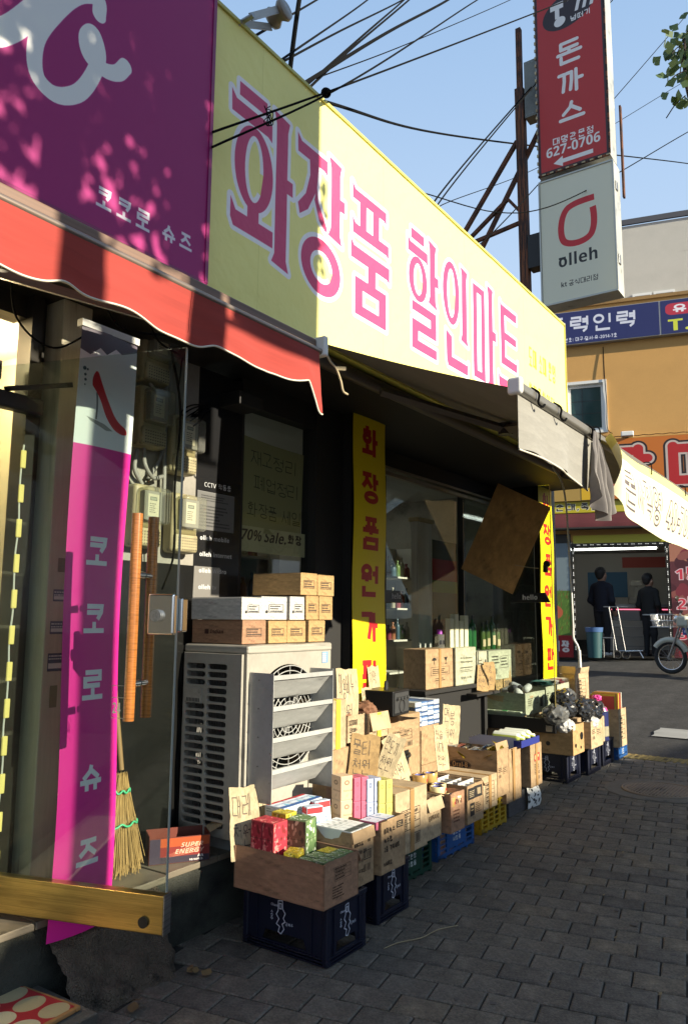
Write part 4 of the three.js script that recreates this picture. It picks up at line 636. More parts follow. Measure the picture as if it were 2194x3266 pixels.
{ // galvanised wind deflector bolted to its front
  const t = thing('wind_deflector', 'galvanised four-blade wind deflector in front of the air conditioner fan', 'deflector', [2.875, 0.60, 0.003]);
  const plate = new THREE.Shape([[0, 0], [0.15, 0], [0.15, 0.60], [0, 0.60]].map((p) => new THREE.Vector2(...p)));
  for (let i = 0; i < 4; i++) { for (const [cx, cy, r] of [[0.080, 0.09 + i * 0.145, 0.016], [0.105, 0.124 + i * 0.145, 0.011]]) { const h = new THREE.Path(); h.absarc(cx, cy, r, 0, 7); plate.holes.push(h); } }
  const sp = new THREE.ExtrudeGeometry(plate, { depth: 0.003, bevelEnabled: false, curveSegments: 8 }).rotateY(-Math.PI / 2);
  part(t, 'side_plate', sp.clone().translate(0.004, 0, 0), M.galv); part(t, 'side_plate', sp.clone().translate(0.49, 0, 0), M.galv);
  for (let i = 0; i < 4; i++) {
    const y = 0.03 + i * 0.145;
    part(t, 'blade', [cloth(1, 1, (u, v) => [0.006 + u * 0.478, y + 0.115 - (1 - v) * 0.0 + 0, 0.105 + v * 0.042], 0.0015), cloth(2, 3, (u, v) => [0.006 + u * 0.478 - (1 - v) * u * 0.0, y + 0.11 * v + 0.004, 0.045 + 0.10 * v], 0.0015), bb(0.006, 0.484, y + 0.103, y + 0.125, 0.1465, 0.149)], M.galv);
  }
  const bolts = []; for (let i = 0; i < 9; i++) bolts.push(place(cyl(0.0035, 0.0035, 0.003, 8), -0.0005, 0.03 + i * 0.067, i % 2 ? 0.138 : 0.06, 0, 0, Math.PI / 2)); part(t, 'bolts', bolts, M.steel);
  const c = thing('pipe_bundle', 'bundle of thin black refrigerant pipes beside the air conditioner', 'pipe');
  for (let k = 0; k < 5; k++) part(c, 'pipe', tube([[2.895 + k * 0.006, 1.06, 0.012], [2.885 + k * 0.007, 0.9, 0.02 + k * 0.004], [2.885 + k * 0.007, 0.75, 0.02], [2.895 + k * 0.006, 0.66, 0.012]], 0.0035, 20, 5), M.cable);
}
// ---------- goods on the pavement: crates ----------
const CH = 0.25;
const crateLogo = printMat('crate logo', 256, 256, (c) => {
  c.strokeStyle = '#b9bcc8'; c.lineWidth = 7; c.lineJoin = 'round'; c.beginPath(); c.moveTo(112, 20); c.lineTo(150, 14); c.lineTo(154, 70); c.lineTo(176, 96); c.lineTo(160, 130); c.lineTo(176, 150); c.lineTo(150, 170); c.lineTo(168, 200); c.lineTo(140, 236); c.lineTo(116, 226); c.lineTo(128, 190); c.lineTo(98, 176); c.lineTo(120, 140); c.lineTo(96, 112); c.lineTo(112, 86); c.closePath(); c.stroke(); c.strokeRect(122, 36, 20, 34);
  write(c, '소주', 40, 90, 30, 34, { color: '#aeb2c0', lw: 4, dir: 'v' }); write(c, '금복주', 178, 150, 22, 24, { color: '#aeb2c0', lw: 3, gap: 2 }); latin(c, 'Cham', 44, 62, 24, { color: '#aeb2c0' });
});
const crateText = printMat('crate text', 128, 128, (c) => { for (let i = 0; i < 3; i++) write(c, ['농산물', '공판장', '시장용'][i], 14, 10 + i * 40, 28, 30, { color: 'rgba(225,232,228,.75)', lw: 4, gap: 4 }); });
function crate(label, x0, x1, z0, z1, h, m, kind, y0 = 0, group) {
  const t = thing(kind === 'slat' ? 'vegetable_crate' : 'bottle_crate', label, 'crate', [x0, y0, z0], 0, group), W = x1 - x0, D = z1 - z0, k = 0.012;
  if (kind === 'slat') {
    part(t, 'rim', [bb(0, W, h - 0.025, h, 0, k), bb(0, W, h - 0.025, h, D - k, D), bb(0, k, h - 0.025, h, k, D - k), bb(W - k, W, h - 0.025, h, k, D - k)], m);
    part(t, 'base', [bb(0, W, 0.012, 0.035, 0, D), ...[0, 1, 2, 3, 4, 5].map((i) => bb(i * (W - 0.02) / 5, i * (W - 0.02) / 5 + 0.02, 0, 0.0118, 0.002, D - 0.002))], m);
    for (const z of [0.001, D - k - 0.001]) for (let i = 0; i < 5; i++) { const x = 0.002 + i * (W - 0.034) / 4; part(t, 'rib', bb(x, x + 0.030, 0.035, h - 0.025, z, z + k), m); }
    for (const x of [0.001, W - k - 0.001]) for (let i = 0; i < 4; i++) { const z = 0.02 + i * (D - 0.07) / 3; part(t, 'rib', bb(x, x + k, 0.035, h - 0.025, z, z + 0.03), m); }
    for (let i = 0; i < 5; i++) { const y = 0.052 + i * (h - 0.09) / 5; part(t, 'slat', [bb(0.004, W - 0.004, y, y + 0.009, D - k + 0.001, D - 0.003), bb(0.003, 0.009, y, y + 0.009, 0.01, D - 0.01)], m); }
    if (m !== M.yellow) { part(t, 'plate', [bb(W * 0.3, W * 0.72, 0.045, h - 0.03, D - k + 0.0015, D - 0.0015)], m); decal(t, 'print', crateText, W * 0.51, h * 0.53, D - 0.0012, W * 0.3, h * 0.5); }
  } else {
    const wall = (w) => { const s = new THREE.Shape([[0, 0.03], [w, 0.03], [w, h - 0.012], [0, h - 0.012]].map((p) => new THREE.Vector2(...p))), o = new THREE.Path(); o.moveTo(w * 0.22, 0.045); o.lineTo(w * 0.78, 0.045); o.lineTo(w * 0.74, 0.085); o.lineTo(w * 0.26, 0.085); s.holes.push(o); return new THREE.ExtrudeGeometry(s, { depth: 0.006, bevelEnabled: false }); };
    const f = part(t, 'wall', wall(W - 0.02).translate(0.01, 0, D - 0.012), m); part(t, 'wall', wall(W - 0.02).translate(0.01, 0, 0.006), m);
    part(t, 'wall', wall(D - 0.03).rotateY(-Math.PI / 2).translate(0.012, 0, 0.015), m); part(t, 'wall', wall(D - 0.03).rotateY(-Math.PI / 2).translate(W - 0.006, 0, 0.015), m);
    part(t, 'rim', [rb(-0.003, W + 0.003, h - 0.022, h, D - 0.014, D + 0.003, 0.004), rb(-0.003, W + 0.003, h - 0.022, h, -0.003, 0.014, 0.004), rb(-0.003, 0.014, h - 0.022, h, 0, D, 0.004), rb(W - 0.014, W + 0.003, h - 0.022, h, 0, D, 0.004)], m);
    for (const [x, z] of [[0, 0], [0, D - 0.03], [W - 0.03, 0], [W - 0.03, D - 0.03]]) part(t, 'corner_post', rb(x, x + 0.03, 0, h - 0.01, z, z + 0.03, 0.008, 2), m);
    part(t, 'foot_rails', [0.004, 0.017, 0.031].flatMap((y) => [bb(0.006, W - 0.006, y, y + 0.006, D - 0.009, D + 0.002), bb(-0.002, 0.009, y, y + 0.006, 0.006, D - 0.006)]), m);
    for (const q of [0.18, 0.82]) { part(t, 'rib', bb(W * q - 0.004, W * q + 0.004, 0.04, h - 0.022, D - 0.008, D + 0.001), m); part(t, 'rib', bb(-0.001, 0.008, 0.04, h - 0.022, D * q - 0.004, D * q + 0.004), m); }
    decal(t, 'print', crateLogo, W * 0.5, h * 0.6, D - 0.0058, 0.155, 0.155); decal(t, 'print', crateLogo, 0.0058, h * 0.6, D * 0.45, 0.16, 0.16, '-x');
  }
  return t;
}
const SG = 'dark blue bottle crates';
crate('dark blue bottle crate under the low carton of boxed soap', 2.813, 3.115, 0.05, 0.528, CH, M.navy, '', 0, SG);
crate('dark blue bottle crate between the first crate and the green one', 3.326, 3.63, 0.0, 0.455, CH, M.navy, '', 0, SG);
crate('green slatted crate under the tall carton with a printed table', 3.74, 4.22, -0.055, 0.27, CH, M.green, 'slat');
crate('blue slatted crate under the cartons of packing tape', 4.36, 4.87, -0.10, 0.235, CH, M.blue, 'slat');
crate('yellow slatted crate under the carton with a logo oval', 5.06, 5.49, -0.12, 0.20, CH, M.yellow, 'slat');
crate('dark blue bottle crate under the carton with round vent holes', 7.07, 7.44, -0.24, 0.118, CH, M.navy, '', 0, SG);
crate('dark blue bottle crate under the carton of glossy black bags', 7.543, 7.94, -0.22, 0.16, CH, M.navy, '', 0, SG);
crate('dark blue bottle crate beside the blue canister', 8.08, 8.46, -0.2, 0.14, CH, M.navy, '', 0, SG);
crate('small blue slatted crate at the far end of the row', 8.55, 8.9, -0.2, 0.16, 0.14, M.blue, 'slat');

// ---------- cartons ----------
const prints = {
  soap: printMat('soap carton', 256, 256, (c) => { c.strokeStyle = '#3a2c1e'; c.lineWidth = 2; c.strokeRect(70, 30, 150, 90); for (let i = 1; i < 4; i++) { c.beginPath(); c.moveTo(70, 30 + i * 22); c.lineTo(220, 30 + i * 22); c.stroke(); } textlines(c, 78, 36, 120, 4, 22); textlines(c, 50, 150, 130, 5, 18); }),
  perio: printMat('toothpaste carton', 256, 256, (c) => { write(c, '페리오', 10, 20, 40, 44, { color: '#2c2015', lw: 7, gap: 5 }); write(c, '캐비티케어 일반', 10, 84, 20, 24, { color: '#2c2015', lw: 3.4, gap: 3 }); write(c, '치약 (V19)', 10, 130, 20, 24, { color: '#2c2015', lw: 3.4, gap: 3 }); write(c, '160g 40개입', 10, 186, 20, 22, { color: '#2c2015', lw: 3, gap: 3 }); c.strokeStyle = '#2c2015'; c.lineWidth = 4; c.strokeRect(136, 100, 100, 44); bars(c, 142, 106, 88, 32); bars(c, 140, 170, 90, 40); c.fillStyle = 'rgba(44,32,21,.6)'; c.fillRect(200, 14, 34, 44); }),
  iza: printMat('cosmetics carton', 256, 256, (c) => { write(c, '이자녹스', 20, 22, 32, 36, { color: '#2a1e14', lw: 6, gap: 4 }); write(c, '녹스팝', 20, 74, 32, 34, { color: '#2a1e14', lw: 6, gap: 4 }); write(c, '2종 기획세트', 20, 124, 28, 34, { color: '#2a1e14', lw: 5.4, gap: 3 }); write(c, '10세트입', 12, 210, 24, 28, { color: '#2a1e14', lw: 4.6, gap: 2 }); c.fillStyle = '#2a2018'; c.fillRect(178, 6, 74, 40); textlines(c, 186, 14, 60, 3, 10, '#b9a17a'); }),
  table: printMat('table carton', 256, 256, (c) => { c.strokeStyle = '#2a2018'; c.lineWidth = 3; c.strokeRect(30, 70, 170, 96); for (let i = 1; i < 3; i++) { c.beginPath(); c.moveTo(30, 70 + i * 32); c.lineTo(200, 70 + i * 32); c.stroke(); } c.beginPath(); c.moveTo(78, 70); c.lineTo(78, 166); c.stroke(); write(c, '품명', 38, 76, 17, 20, { lw: 2.6, gap: 1 }); write(c, '구성', 38, 108, 17, 20, { lw: 2.6, gap: 1 }); write(c, '비고', 38, 140, 17, 20, { lw: 2.6, gap: 1 }); write(c, '비누선물세트', 84, 77, 15, 18, { lw: 2.2, gap: 2 }); write(c, '100매입', 92, 109, 17, 18, { lw: 2.2, gap: 2 }); bars(c, 120, 196, 76, 40); c.strokeRect(114, 190, 88, 50); }),
  enp: printMat('plain carton', 128, 128, (c) => { latin(c, 'ENPRANI', 16, 70, 24, { color: '#54402a', font: '' }); }),
  tape: printMat('tape carton', 128, 128, (c) => { latin(c, 'ereva', 20, 34, 32, { color: '#5c2a1c' }); textlines(c, 24, 56, 80, 4, 13, 'rgba(90,50,30,.8)'); }),
  dark: printMat('dark carton', 256, 256, (c) => { c.fillStyle = '#191512'; c.fillRect(0, 0, 256, 90); c.fillStyle = '#8a7a5e'; c.fillRect(180, 20, 54, 50); textlines(c, 30, 24, 120, 4, 14, '#a99878'); c.fillStyle = '#1c1713'; c.fillRect(34, 120, 80, 100); c.fillStyle = '#9c8660'; c.fillRect(50, 140, 46, 18); c.fillRect(50, 170, 46, 10); textlines(c, 130, 130, 100, 6, 14); }),
  list: printMat('list carton', 128, 128, (c) => { c.strokeStyle = '#5a4630'; c.lineWidth = 2; for (let i = 0; i < 5; i++) { c.strokeRect(20, 18 + i * 18, 84, 18); } textlines(c, 26, 24, 60, 5, 18); }),
  red: printMat('red carton', 128, 256, (c) => { c.fillStyle = '#a8362a'; c.fillRect(36, 50, 26, 50); c.fillRect(70, 44, 32, 58); c.fillStyle = '#c6a878'; c.fillRect(42, 58, 8, 30); c.fillRect(78, 56, 12, 18); textlines(c, 34, 120, 64, 7, 11); bars(c, 76, 206, 34, 26); }),
  misc: printMat('misc carton', 256, 128, (c) => { textlines(c, 20, 16, 90, 3, 16); c.strokeStyle = '#4a3a28'; c.lineWidth = 2; c.strokeRect(130, 20, 100, 60); textlines(c, 138, 28, 84, 3, 16); bars(c, 30, 80, 60, 28); }),
  pack: printMat('packaging marks', 256, 128, (c) => { c.fillStyle = '#2a1e10'; for (let i = 0; i < 5; i++) c.fillRect(16 + i * 30, 16, 20, 30), c.clearRect(21 + i * 30, 21, 10, 20 - i * 3); write(c, '고급화장비누', 20, 60, 20, 26, { lw: 4, gap: 4 }); textlines(c, 24, 96, 180, 2, 14); }),
  oral: printMat('oval logo', 256, 96, (c) => { c.fillStyle = '#1b1a22'; c.beginPath(); c.ellipse(128, 48, 116, 38, 0, 0, 7); c.fill(); c.strokeStyle = '#a07c50'; c.lineWidth = 3; c.beginPath(); c.ellipse(128, 48, 108, 32, 0, 0, 7); c.stroke(); latin(c, 'Oral-B', 128, 66, 54, { color: '#b08a5a', align: 'center' }); }),
  umb: printMat('fragile marks', 256, 256, (c) => { c.fillStyle = '#1e1812'; c.beginPath(); c.arc(66, 66, 22, Math.PI, 0); c.fill(); c.fillRect(64, 60, 4, 34); c.beginPath(); c.moveTo(176, 44); c.lineTo(212, 44); c.lineTo(194, 76); c.fill(); c.fillRect(192, 70, 4, 22); c.fillRect(182, 92, 24, 4); c.fillRect(122, 44, 16, 40); textlines(c, 50, 130, 160, 3, 14); textlines(c, 76, 200, 100, 2, 14); c.strokeStyle = '#5a4a34'; c.lineWidth = 2; c.strokeRect(30, 116, 200, 60); }),
  sham: printMat('shampoo carton', 128, 256, (c) => { latin(c, 'Pro Bona', 22, 70, 19, { color: '#5a5a44', family: 'serif', font: '' }); latin(c, 'Shampoo', 22, 100, 19, { color: '#5a5a44', family: 'serif', font: '' }); c.fillStyle = '#4c4c3c'; c.fillRect(20, 136, 90, 8); textlines(c, 22, 156, 84, 2, 12, '#6a6a54'); write(c, '모이스춰', 24, 210, 18, 20, { lw: 2.4, gap: 2, color: '#4c4c3c' }); }),
  indian: printMat('shoe box mark', 256, 96, (c) => { c.fillStyle = '#3c1a12'; c.fillRect(10, 28, 40, 38); latin(c, 'Indian', 62, 62, 44, { color: '#3c1a12', font: 'italic bold' }); }),
  shoe: printMat('shoe label', 128, 64, (c) => { c.strokeStyle = '#4a4038'; c.lineWidth = 2; c.strokeRect(10, 14, 100, 36); textlines(c, 16, 18, 84, 3, 11, '#4a4038'); }),
  shoeWhite: printMat('white shoe label', 128, 64, (c) => { c.fillStyle = '#161412'; c.beginPath(); c.arc(18, 48, 7, 0, 7); c.fill(); c.strokeStyle = '#4a4a4a'; c.lineWidth = 2; c.strokeRect(32, 14, 88, 36); textlines(c, 40, 20, 70, 3, 11, '#333'); }),
  ahs: printMat('triangle carton', 256, 128, (c) => { c.strokeStyle = '#5a5238'; c.lineWidth = 3; c.beginPath(); c.moveTo(150, 24); c.lineTo(130, 70); c.lineTo(170, 70); c.closePath(); c.stroke(); textlines(c, 20, 30, 90, 4, 14, '#5a5238'); c.fillStyle = '#2c2a20'; c.fillRect(200, 30, 40, 70); }),
};
function carton(label, x0, x1, y0, y1, z0, z1, o = {}) {
  const { m = M.card, open = false, flaps = [], print, printL, tape, group, turn = 0, name = 'carton', label2 } = o;
  const W = x1 - x0, H = y1 - y0, D = z1 - z0, k = 0.005, t = thing(name, label, o.cat || 'carton', [x0 + W / 2, y0, z0 + D / 2], turn, group), a = -W / 2, b = W / 2, f = D / 2, r = -D / 2;
  const wob = () => rnd(-0.003, 0.003);
  const sd = rnd(0, 50), bow = o.bow ?? 0.006;
  if (open) {
    // each wall a bent sheet with a slightly chewed upper edge
    const dent = (u, v) => -Math.abs(bow * Math.sin(u * Math.PI) * (0.3 + v) * perlin.noise(sd, u * 1.3, v) * 3) - 0.0015 * Math.abs(perlin.noise(u * 5, v * 4, sd));
    const wallSheet = (w, f) => cloth(10, 5, (u, v) => f((u - 0.5) * w, v * (H + (v > 0.99 ? 0.006 * perlin.noise(u * 7 + sd, 3, sd) : 0)), dent(u, v)), 0.004);
    const front = (q, y, n) => [q, y, f - 0.001 + n], left = (q, y, n) => [a + 0.001 - n, y, q];
    part(t, 'wall', wallSheet(W, front), m); part(t, 'wall', wallSheet(W, (q, y, n) => [-q, y, r + 0.001 - n]), m);
    part(t, 'wall', wallSheet(D, left), m); part(t, 'wall', wallSheet(D, (q, y, n) => [b - 0.001 + n, y, -q]), m);
    const onWall = (pm, w, pw, ph, cy, cu, f) => part(t, 'print', sheet(10, 6, (u, v) => { const U = cu + (u - 0.5) * pw, y = H * (cy + (v - 0.5) * ph); return f((U - 0.5) * w, y, dent(U, y / H) + 0.0018); }), pm);
    if (print) onWall(print, W, o.pw ?? 0.86, o.ph ?? 0.86, o.py ?? 0.5, 0.5, front);
    if (printL) onWall(printL, D, o.lw ?? 0.7, o.lh ?? 0.6, o.ly ?? 0.5, o.lu ?? 0.5, left);
    part(t, 'bottom', bb(a + k, b - k, 0.001, 0.001 + k, r + k, f - k), m);
    for (const [side, ang, len] of flaps) {
      const w = side === 'f' || side === 'r' ? W : D, g = bb(-w / 2 + 0.002, w / 2 - 0.002, 0, len, -k / 2, k / 2); g.rotateX(ang);
      if (side === 'f') g.translate(0, H + 0.003, f - k / 2); if (side === 'r') g.rotateY(Math.PI).translate(0, H + 0.003, r + k / 2); if (side === 'l') g.rotateY(-Math.PI / 2).translate(a + k / 2, H + 0.003, 0); if (side === 'x') g.rotateY(Math.PI / 2).translate(b - k / 2, H + 0.003, 0);
      part(t, 'flap', g, m);
    }
  } else {
    const g = new RoundedBoxGeometry(W, H - 0.002, D, 5, 0.004), p = g.attributes.position; for (let i = 0; i < p.count; i++) { const X = p.getX(i), Y = p.getY(i), Z = p.getZ(i), e = 0.0025; p.setXYZ(i, X + e * perlin.noise(X * 14, Y * 14 + sd, Z * 14), Y, Z + e * perlin.noise(X * 14 + sd, Y * 14, Z * 14)); } g.computeVertexNormals();
    part(t, 'body', g.translate(0, (H - 0.002) / 2, 0), m);
    part(t, 'flap', bb(a + 0.002, b - 0.002, H - 0.0015, H + 0.0005, r + 0.002, -0.001), m); part(t, 'flap', bb(a + 0.002, b - 0.002, H - 0.0015, H + 0.0005, 0.001, f - 0.002), m);
  }
  if (print && !open) decal(t, 'print', print, 0, H * (o.py ?? 0.5), f + 0.0015, W * (o.pw ?? 0.86), H * (o.ph ?? 0.86));
  if (printL && !open) decal(t, 'print', printL, a - 0.0015, H * 0.5, 0, D * (o.lw ?? 0.7), H * (o.lh ?? 0.6), '-x');
  if (tape) part(t, 'tape', [bb(-0.02, 0.02, 0.002, H * 0.98, f + 0.003, f + 0.0036), bb(-0.02, 0.02, H * 0.985, H + 0.0012, open ? f - 0.002 : r, f + 0.0036)], tape === 2 ? M.tapeYellow : M.tape);
  return t;
}
// front row, resting on the crates
carton('low open kraft carton of boxed soap on the first crate', 2.757, 3.018, CH, 0.432, 0.04, 0.548, { open: true, m: M.cardRed, print: prints.soap, pw: 0.8, flaps: [['x', 2.6, 0.06]] });
carton('open kraft carton of flat white toothpaste boxes', 3.028, 3.215, CH, 0.495, 0.12, 0.505, { open: true, print: prints.perio, flaps: [['f', 2.95, 0.05]] });
carton('kraft carton with large cosmetics lettering beside the toothpaste', 3.275, 3.505, CH, 0.492, 0.14, 0.505, { open: true, print: prints.iza, flaps: [['f', 1.2, 0.04]] });
carton('tall kraft carton printed with a small table', 3.53, 3.865, CH, 0.570, 0.12, 0.434, { m: M.cardPale, print: prints.table, tape: 1 });
carton('short worn kraft carton in the middle of the row', 3.90, 4.08, CH, 0.466, 0.13, 0.408, { open: true, m: M.cardPale, print: prints.enp, flaps: [['f', 2.8, 0.07], ['x', 1.9, 0.07]] });
carton('open kraft carton heaped with packing tape', 4.116, 4.30, CH, 0.465, 0.12, 0.448, { open: true, m: M.cardRed, print: prints.tape });
carton('open carton with black printing behind the tape', 4.345, 4.575, CH, 0.470, 0.06, 0.441, { open: true, m: M.card, print: prints.dark, flaps: [['x', 2.3, 0.06]] });
carton('kraft carton with a faded list beside the black-printed one', 4.70, 4.935, CH, 0.456, 0.02, 0.375, { m: M.cardPale, print: prints.list, tape: 1 });
carton('open kraft carton with a dark oval logo', 5.112, 5.320, CH, 0.560, -0.33, 0.298, { open: true, m: M.card, printL: prints.oral, lw: 0.30, lh: 0.27, ly: 0.62, lu: 0.55, print: prints.misc, ph: 0.3, flaps: [['f', -0.25, 0.05]] });
carton('plain tall kraft carton between the oval logo and red print', 5.424, 5.715, 0.14, 0.512, -0.12, 0.228, { m: M.card, tape: 1, open: true });
carton('kraft carton with red characters holding up the tray of cans', 5.818, 6.055, 0.19, 0.506, -0.10, 0.264, { m: M.card, print: prints.red, tape: 1 });
carton('silver grey carton with a peeling printed sheet', 5.62, 6.12, 0.0, 0.186, -0.12, 0.165, { m: mat('silver card', [0.20, 0.20, 0.21], { roughness: 0.35, metalness: 0.5, map: T.card }) });
solo('peeling_sheet', 'curled black and white printed sheet peeling off the silver carton', 'paper', cloth(8, 8, (u, v) => [5.93 + u * 0.2, 0.19 - (1 - v) * 0.185, 0.172 + 0.05 * Math.sin((1 - v) * 2.4) * (0.4 + u * 0.6) + 0.002], 0.0006), mat('printed sheet', [1, 1, 1], { roughness: 0.5, map: canvas(128, 128, (c) => { c.fillStyle = '#dcdcd6'; c.fillRect(0, 0, 128, 128); for (let i = 0; i < 26; i++) { c.fillStyle = '#2a2a28'; c.beginPath(); c.ellipse(hash2(i, 1) * 128, hash2(i, 2) * 128, 5 + hash2(i, 3) * 10, 2 + hash2(i, 4) * 6, i, 0, 7); c.fill(); } }) }));
carton('open orange-brown carton with round vent holes', 7.05, 7.375, CH, 0.512, -0.30, 0.182, { open: true, m: M.cardOrange });
carton('open carton of glossy black bags beside the vented carton', 7.50, 7.885, CH, 0.50, -0.30, 0.205, { open: true, m: M.cardPale, print: prints.misc, ph: 0.5 });
carton('carton of books behind the blue canister', 8.46, 8.76, 0.14, 0.53, -0.3, 0.2, { m: M.cardPale, print: prints.list, open: true });
carton('small orange carton at the far end of the row', 8.93, 9.12, 0.0, 0.30, -0.12, 0.10, { open: true, m: M.cardOrange, tape: 1 });
{ const h = [[7.30, 0.40, 0.035], [7.13, 0.33, 0.018], [7.27, 0.30, 0.014]]; const t = thing('vent_holes', 'dark round vent holes cut in the orange-brown carton', 'hole'); for (const [x, y, r] of h) part(t, 'hole', place(cyl(r, r, 0.002, 20), x, y, 0.1832, Math.PI / 2), M.black); part(t, 'hole', place(cyl(0.02, 0.02, 0.002, 20), 7.0488, 0.34, -0.05, 0, 0, Math.PI / 2), M.black); scene.remove(t); const c = scene.children.find((o) => o.userData.label === 'open orange-brown carton with round vent holes'); for (const m of [...t.children]) { m.position.set(-c.position.x, -c.position.y, -c.position.z); c.add(m); } }
// supports and second row behind
const back = 'plain kraft cartons under the second row';
carton('plain kraft carton pushed against the air conditioner', 3.40, 3.68, 0.0, 0.46, -0.14, 0.10, { m: M.card, group: back });
carton('plain kraft carton under the taped carton', 3.40, 3.70, 0.462, 0.765, -0.18, 0.09, { m: M.card });
carton('plain kraft carton behind the tall carton with a table', 3.72, 4.02, 0.0, 0.50, -0.36, -0.06, { m: M.card });
carton('second plain kraft carton in the pile behind the soap signs', 3.72, 4.04, 0.502, 0.785, -0.32, 0.02, { m: M.cardRed });
carton('taped carton standing on the pile next to the deflector', 3.405, 3.56, 0.767, 1.025, -0.12, 0.102, { m: M.cardPale, tape: 2 });
carton('open carton with bold black packaging marks', 3.575, 3.75, 0.786, 0.93, -0.14, 0.10, { m: M.cardPale, open: true, print: prints.pack });
carton('open carton with yellow tape in the second row', 3.765, 3.97, 0.786, 0.925, -0.2, 0.12, { m: M.cardPale, open: true, tape: 2, print: prints.misc, flaps: [['f', 2.9, 0.1]] });
carton('wide open kraft carton standing on the black tub', 4.00, 4.385, 0.667, 0.843, -0.26, 0.10, { m: M.card, open: true, print: prints.table, flaps: [['l', 2.5, 0.1]] });
{ const t = thing('black_tub', 'black plastic tub under the wide open carton', 'tub', [4.19, 0, -0.06]); part(t, 'body', new THREE.CylinderGeometry(0.17, 0.14, 0.63, 32, 1, true), M.black).position.y = 0.315; part(t, 'rim', new THREE.TorusGeometry(0.17, 0.012, 8, 36).rotateX(Math.PI / 2).translate(0, 0.63, 0), M.black); part(t, 'lid', cyl(0.168, 0.168, 0.02, 32).translate(0, 0.655, 0), M.black); }
for (const [x, lab] of [[3.60, 'crumpled brown paper bag in the carton with black marks'], [3.86, 'crumpled brown paper bag in the yellow-taped carton']]) { const g = new THREE.IcosahedronGeometry(0.07, 3), p = g.attributes.position; for (let i = 0; i < p.count; i++) { const n = 1 + 0.35 * perlin.noise(p.getX(i) * 40 + x * 9, p.getY(i) * 40, p.getZ(i) * 40); p.setXYZ(i, p.getX(i) * n * 0.95, p.getY(i) * n * 0.75, p.getZ(i) * n * 1.1); } g.computeVertexNormals(); solo('paper_bag', lab, 'bag', g.translate(x + 0.06, 0.925, -0.02), mat('brown paper', [0.20, 0.09, 0.045], { roughness: 0.8 })); }
// radio amplifier and a stack of small blue boxes
{
  const t = thing('portable_amplifier', 'black portable amplifier with carry handle behind the price cards', 'amplifier', [4.40, 0.845, -0.16], 0.12);
  part(t, 'cabinet', rb(-0.13, 0.13, 0, 0.16, -0.11, 0.11, 0.008), M.black);
  part(t, 'handle', new THREE.TorusGeometry(0.045, 0.013, 8, 20, Math.PI).rotateY(0.4).translate(-0.0, 0.158, 0), M.rubber);
  part(t, 'panel', bb(-0.11, 0.11, 0.02, 0.145, 0.1105, 0.113), mat('amp panel', [0.10, 0.10, 0.10], { roughness: 0.3, metalness: 0.5 }));
  part(t, 'knobs', [0, 1, 2, 3].map((i) => place(cyl(0.011, 0.011, 0.02, 12), -0.08 + i * 0.05, 0.11, 0.123, Math.PI / 2)), M.steel);
  part(t, 'antenna', bar(V(0.09, 0.15, 0.05), V(0.07, 0.30, 0.06), 0.003, 6), M.black);
  part(t, 'speaker_ring', new THREE.TorusGeometry(0.04, 0.006, 8, 24).translate(0.0, 0.06, 0.114), M.rubber);
  carton('plain kraft carton under the portable amplifier', 4.40, 4.66, 0.0, 0.44, -0.44, -0.14, { m: M.card, group: back }); carton('worn kraft carton directly below the amplifier', 4.40, 4.66, 0.442, 0.843, -0.44, -0.05, { m: M.card });
  const bm = [[0.05, 0.09, 0.2], [0.45, 0.5, 0.55], [0.08, 0.16, 0.34]].map((c, i) => mat('boxed soap blue ' + i, c, { roughness: 0.4 }));
  carton('kraft carton under the stack of small blue boxes', 4.72, 5.08, 0.46, 0.72, -0.45, -0.13, { m: M.card }); carton('floor carton beneath the small blue boxes', 4.72, 5.08, 0.0, 0.458, -0.45, -0.13, { m: M.card });
  for (let r = 0; r < 5; r++) for (let k = 0; k < 4; k++) for (let q = 0; q < 2; q++) { const b = thing('small_box', 'small blue and white product box in the block behind the price cards', 'box', [4.735 + k * 0.088, 0.722 + r * 0.034, -0.365 + q * 0.12], 0, 'small blue boxes'); part(b, 'body', rb(0, 0.085, 0, 0.032, 0, 0.115, 0.002, 1), bm[(r + k) % 3]); part(b, 'band', bb(0.004, 0.081, 0.006, 0.022, 0.1152, 0.1158), bm[1]); }
}
// ---------- things in and on the cartons ----------
const boxProto = {};
function product(label, group, x, y, z, w, h, d, m, o = {}) {
  const t = thing(o.name || 'product_box', label, 'box', [x, y, z], o.turn || 0, group); if (o.tilt) t.rotation.x = o.tilt;
  part(t, 'body', rb(-w / 2, w / 2, 0, h, -d / 2, d / 2, 0.0015, 1), m);
  if (o.face) decal(t, 'print', o.face, 0, h * 0.5, d / 2, w * 0.94, h * 0.94); if (o.left) decal(t, 'print', o.left, -w / 2, h * 0.5, 0, d * 0.94, h * 0.94, '-x'); if (o.top) decal(t, 'print', o.top, 0, h, 0, w * 0.94, d * 0.94, '+y');
  return t;
}
const leafPrint = (k, a, b) => printMat('wrap ' + k, 128, 128, (c) => { c.fillStyle = a; c.fillRect(0, 0, 128, 128); for (let i = 0; i < 26; i++) { c.fillStyle = b[i % b.length]; c.beginPath(); c.ellipse(hash2(i, k.length + 1) * 128, hash2(i, 22) * 128, 6 + hash2(i, 5) * 14, 4 + hash2(i, 6) * 8, i * 1.3, 0, 7); c.fill(); } c.strokeStyle = 'rgba(20,20,10,.5)'; c.lineWidth = 2; c.beginPath(); c.moveTo(0, 64); c.lineTo(128, 64); c.stroke(); });
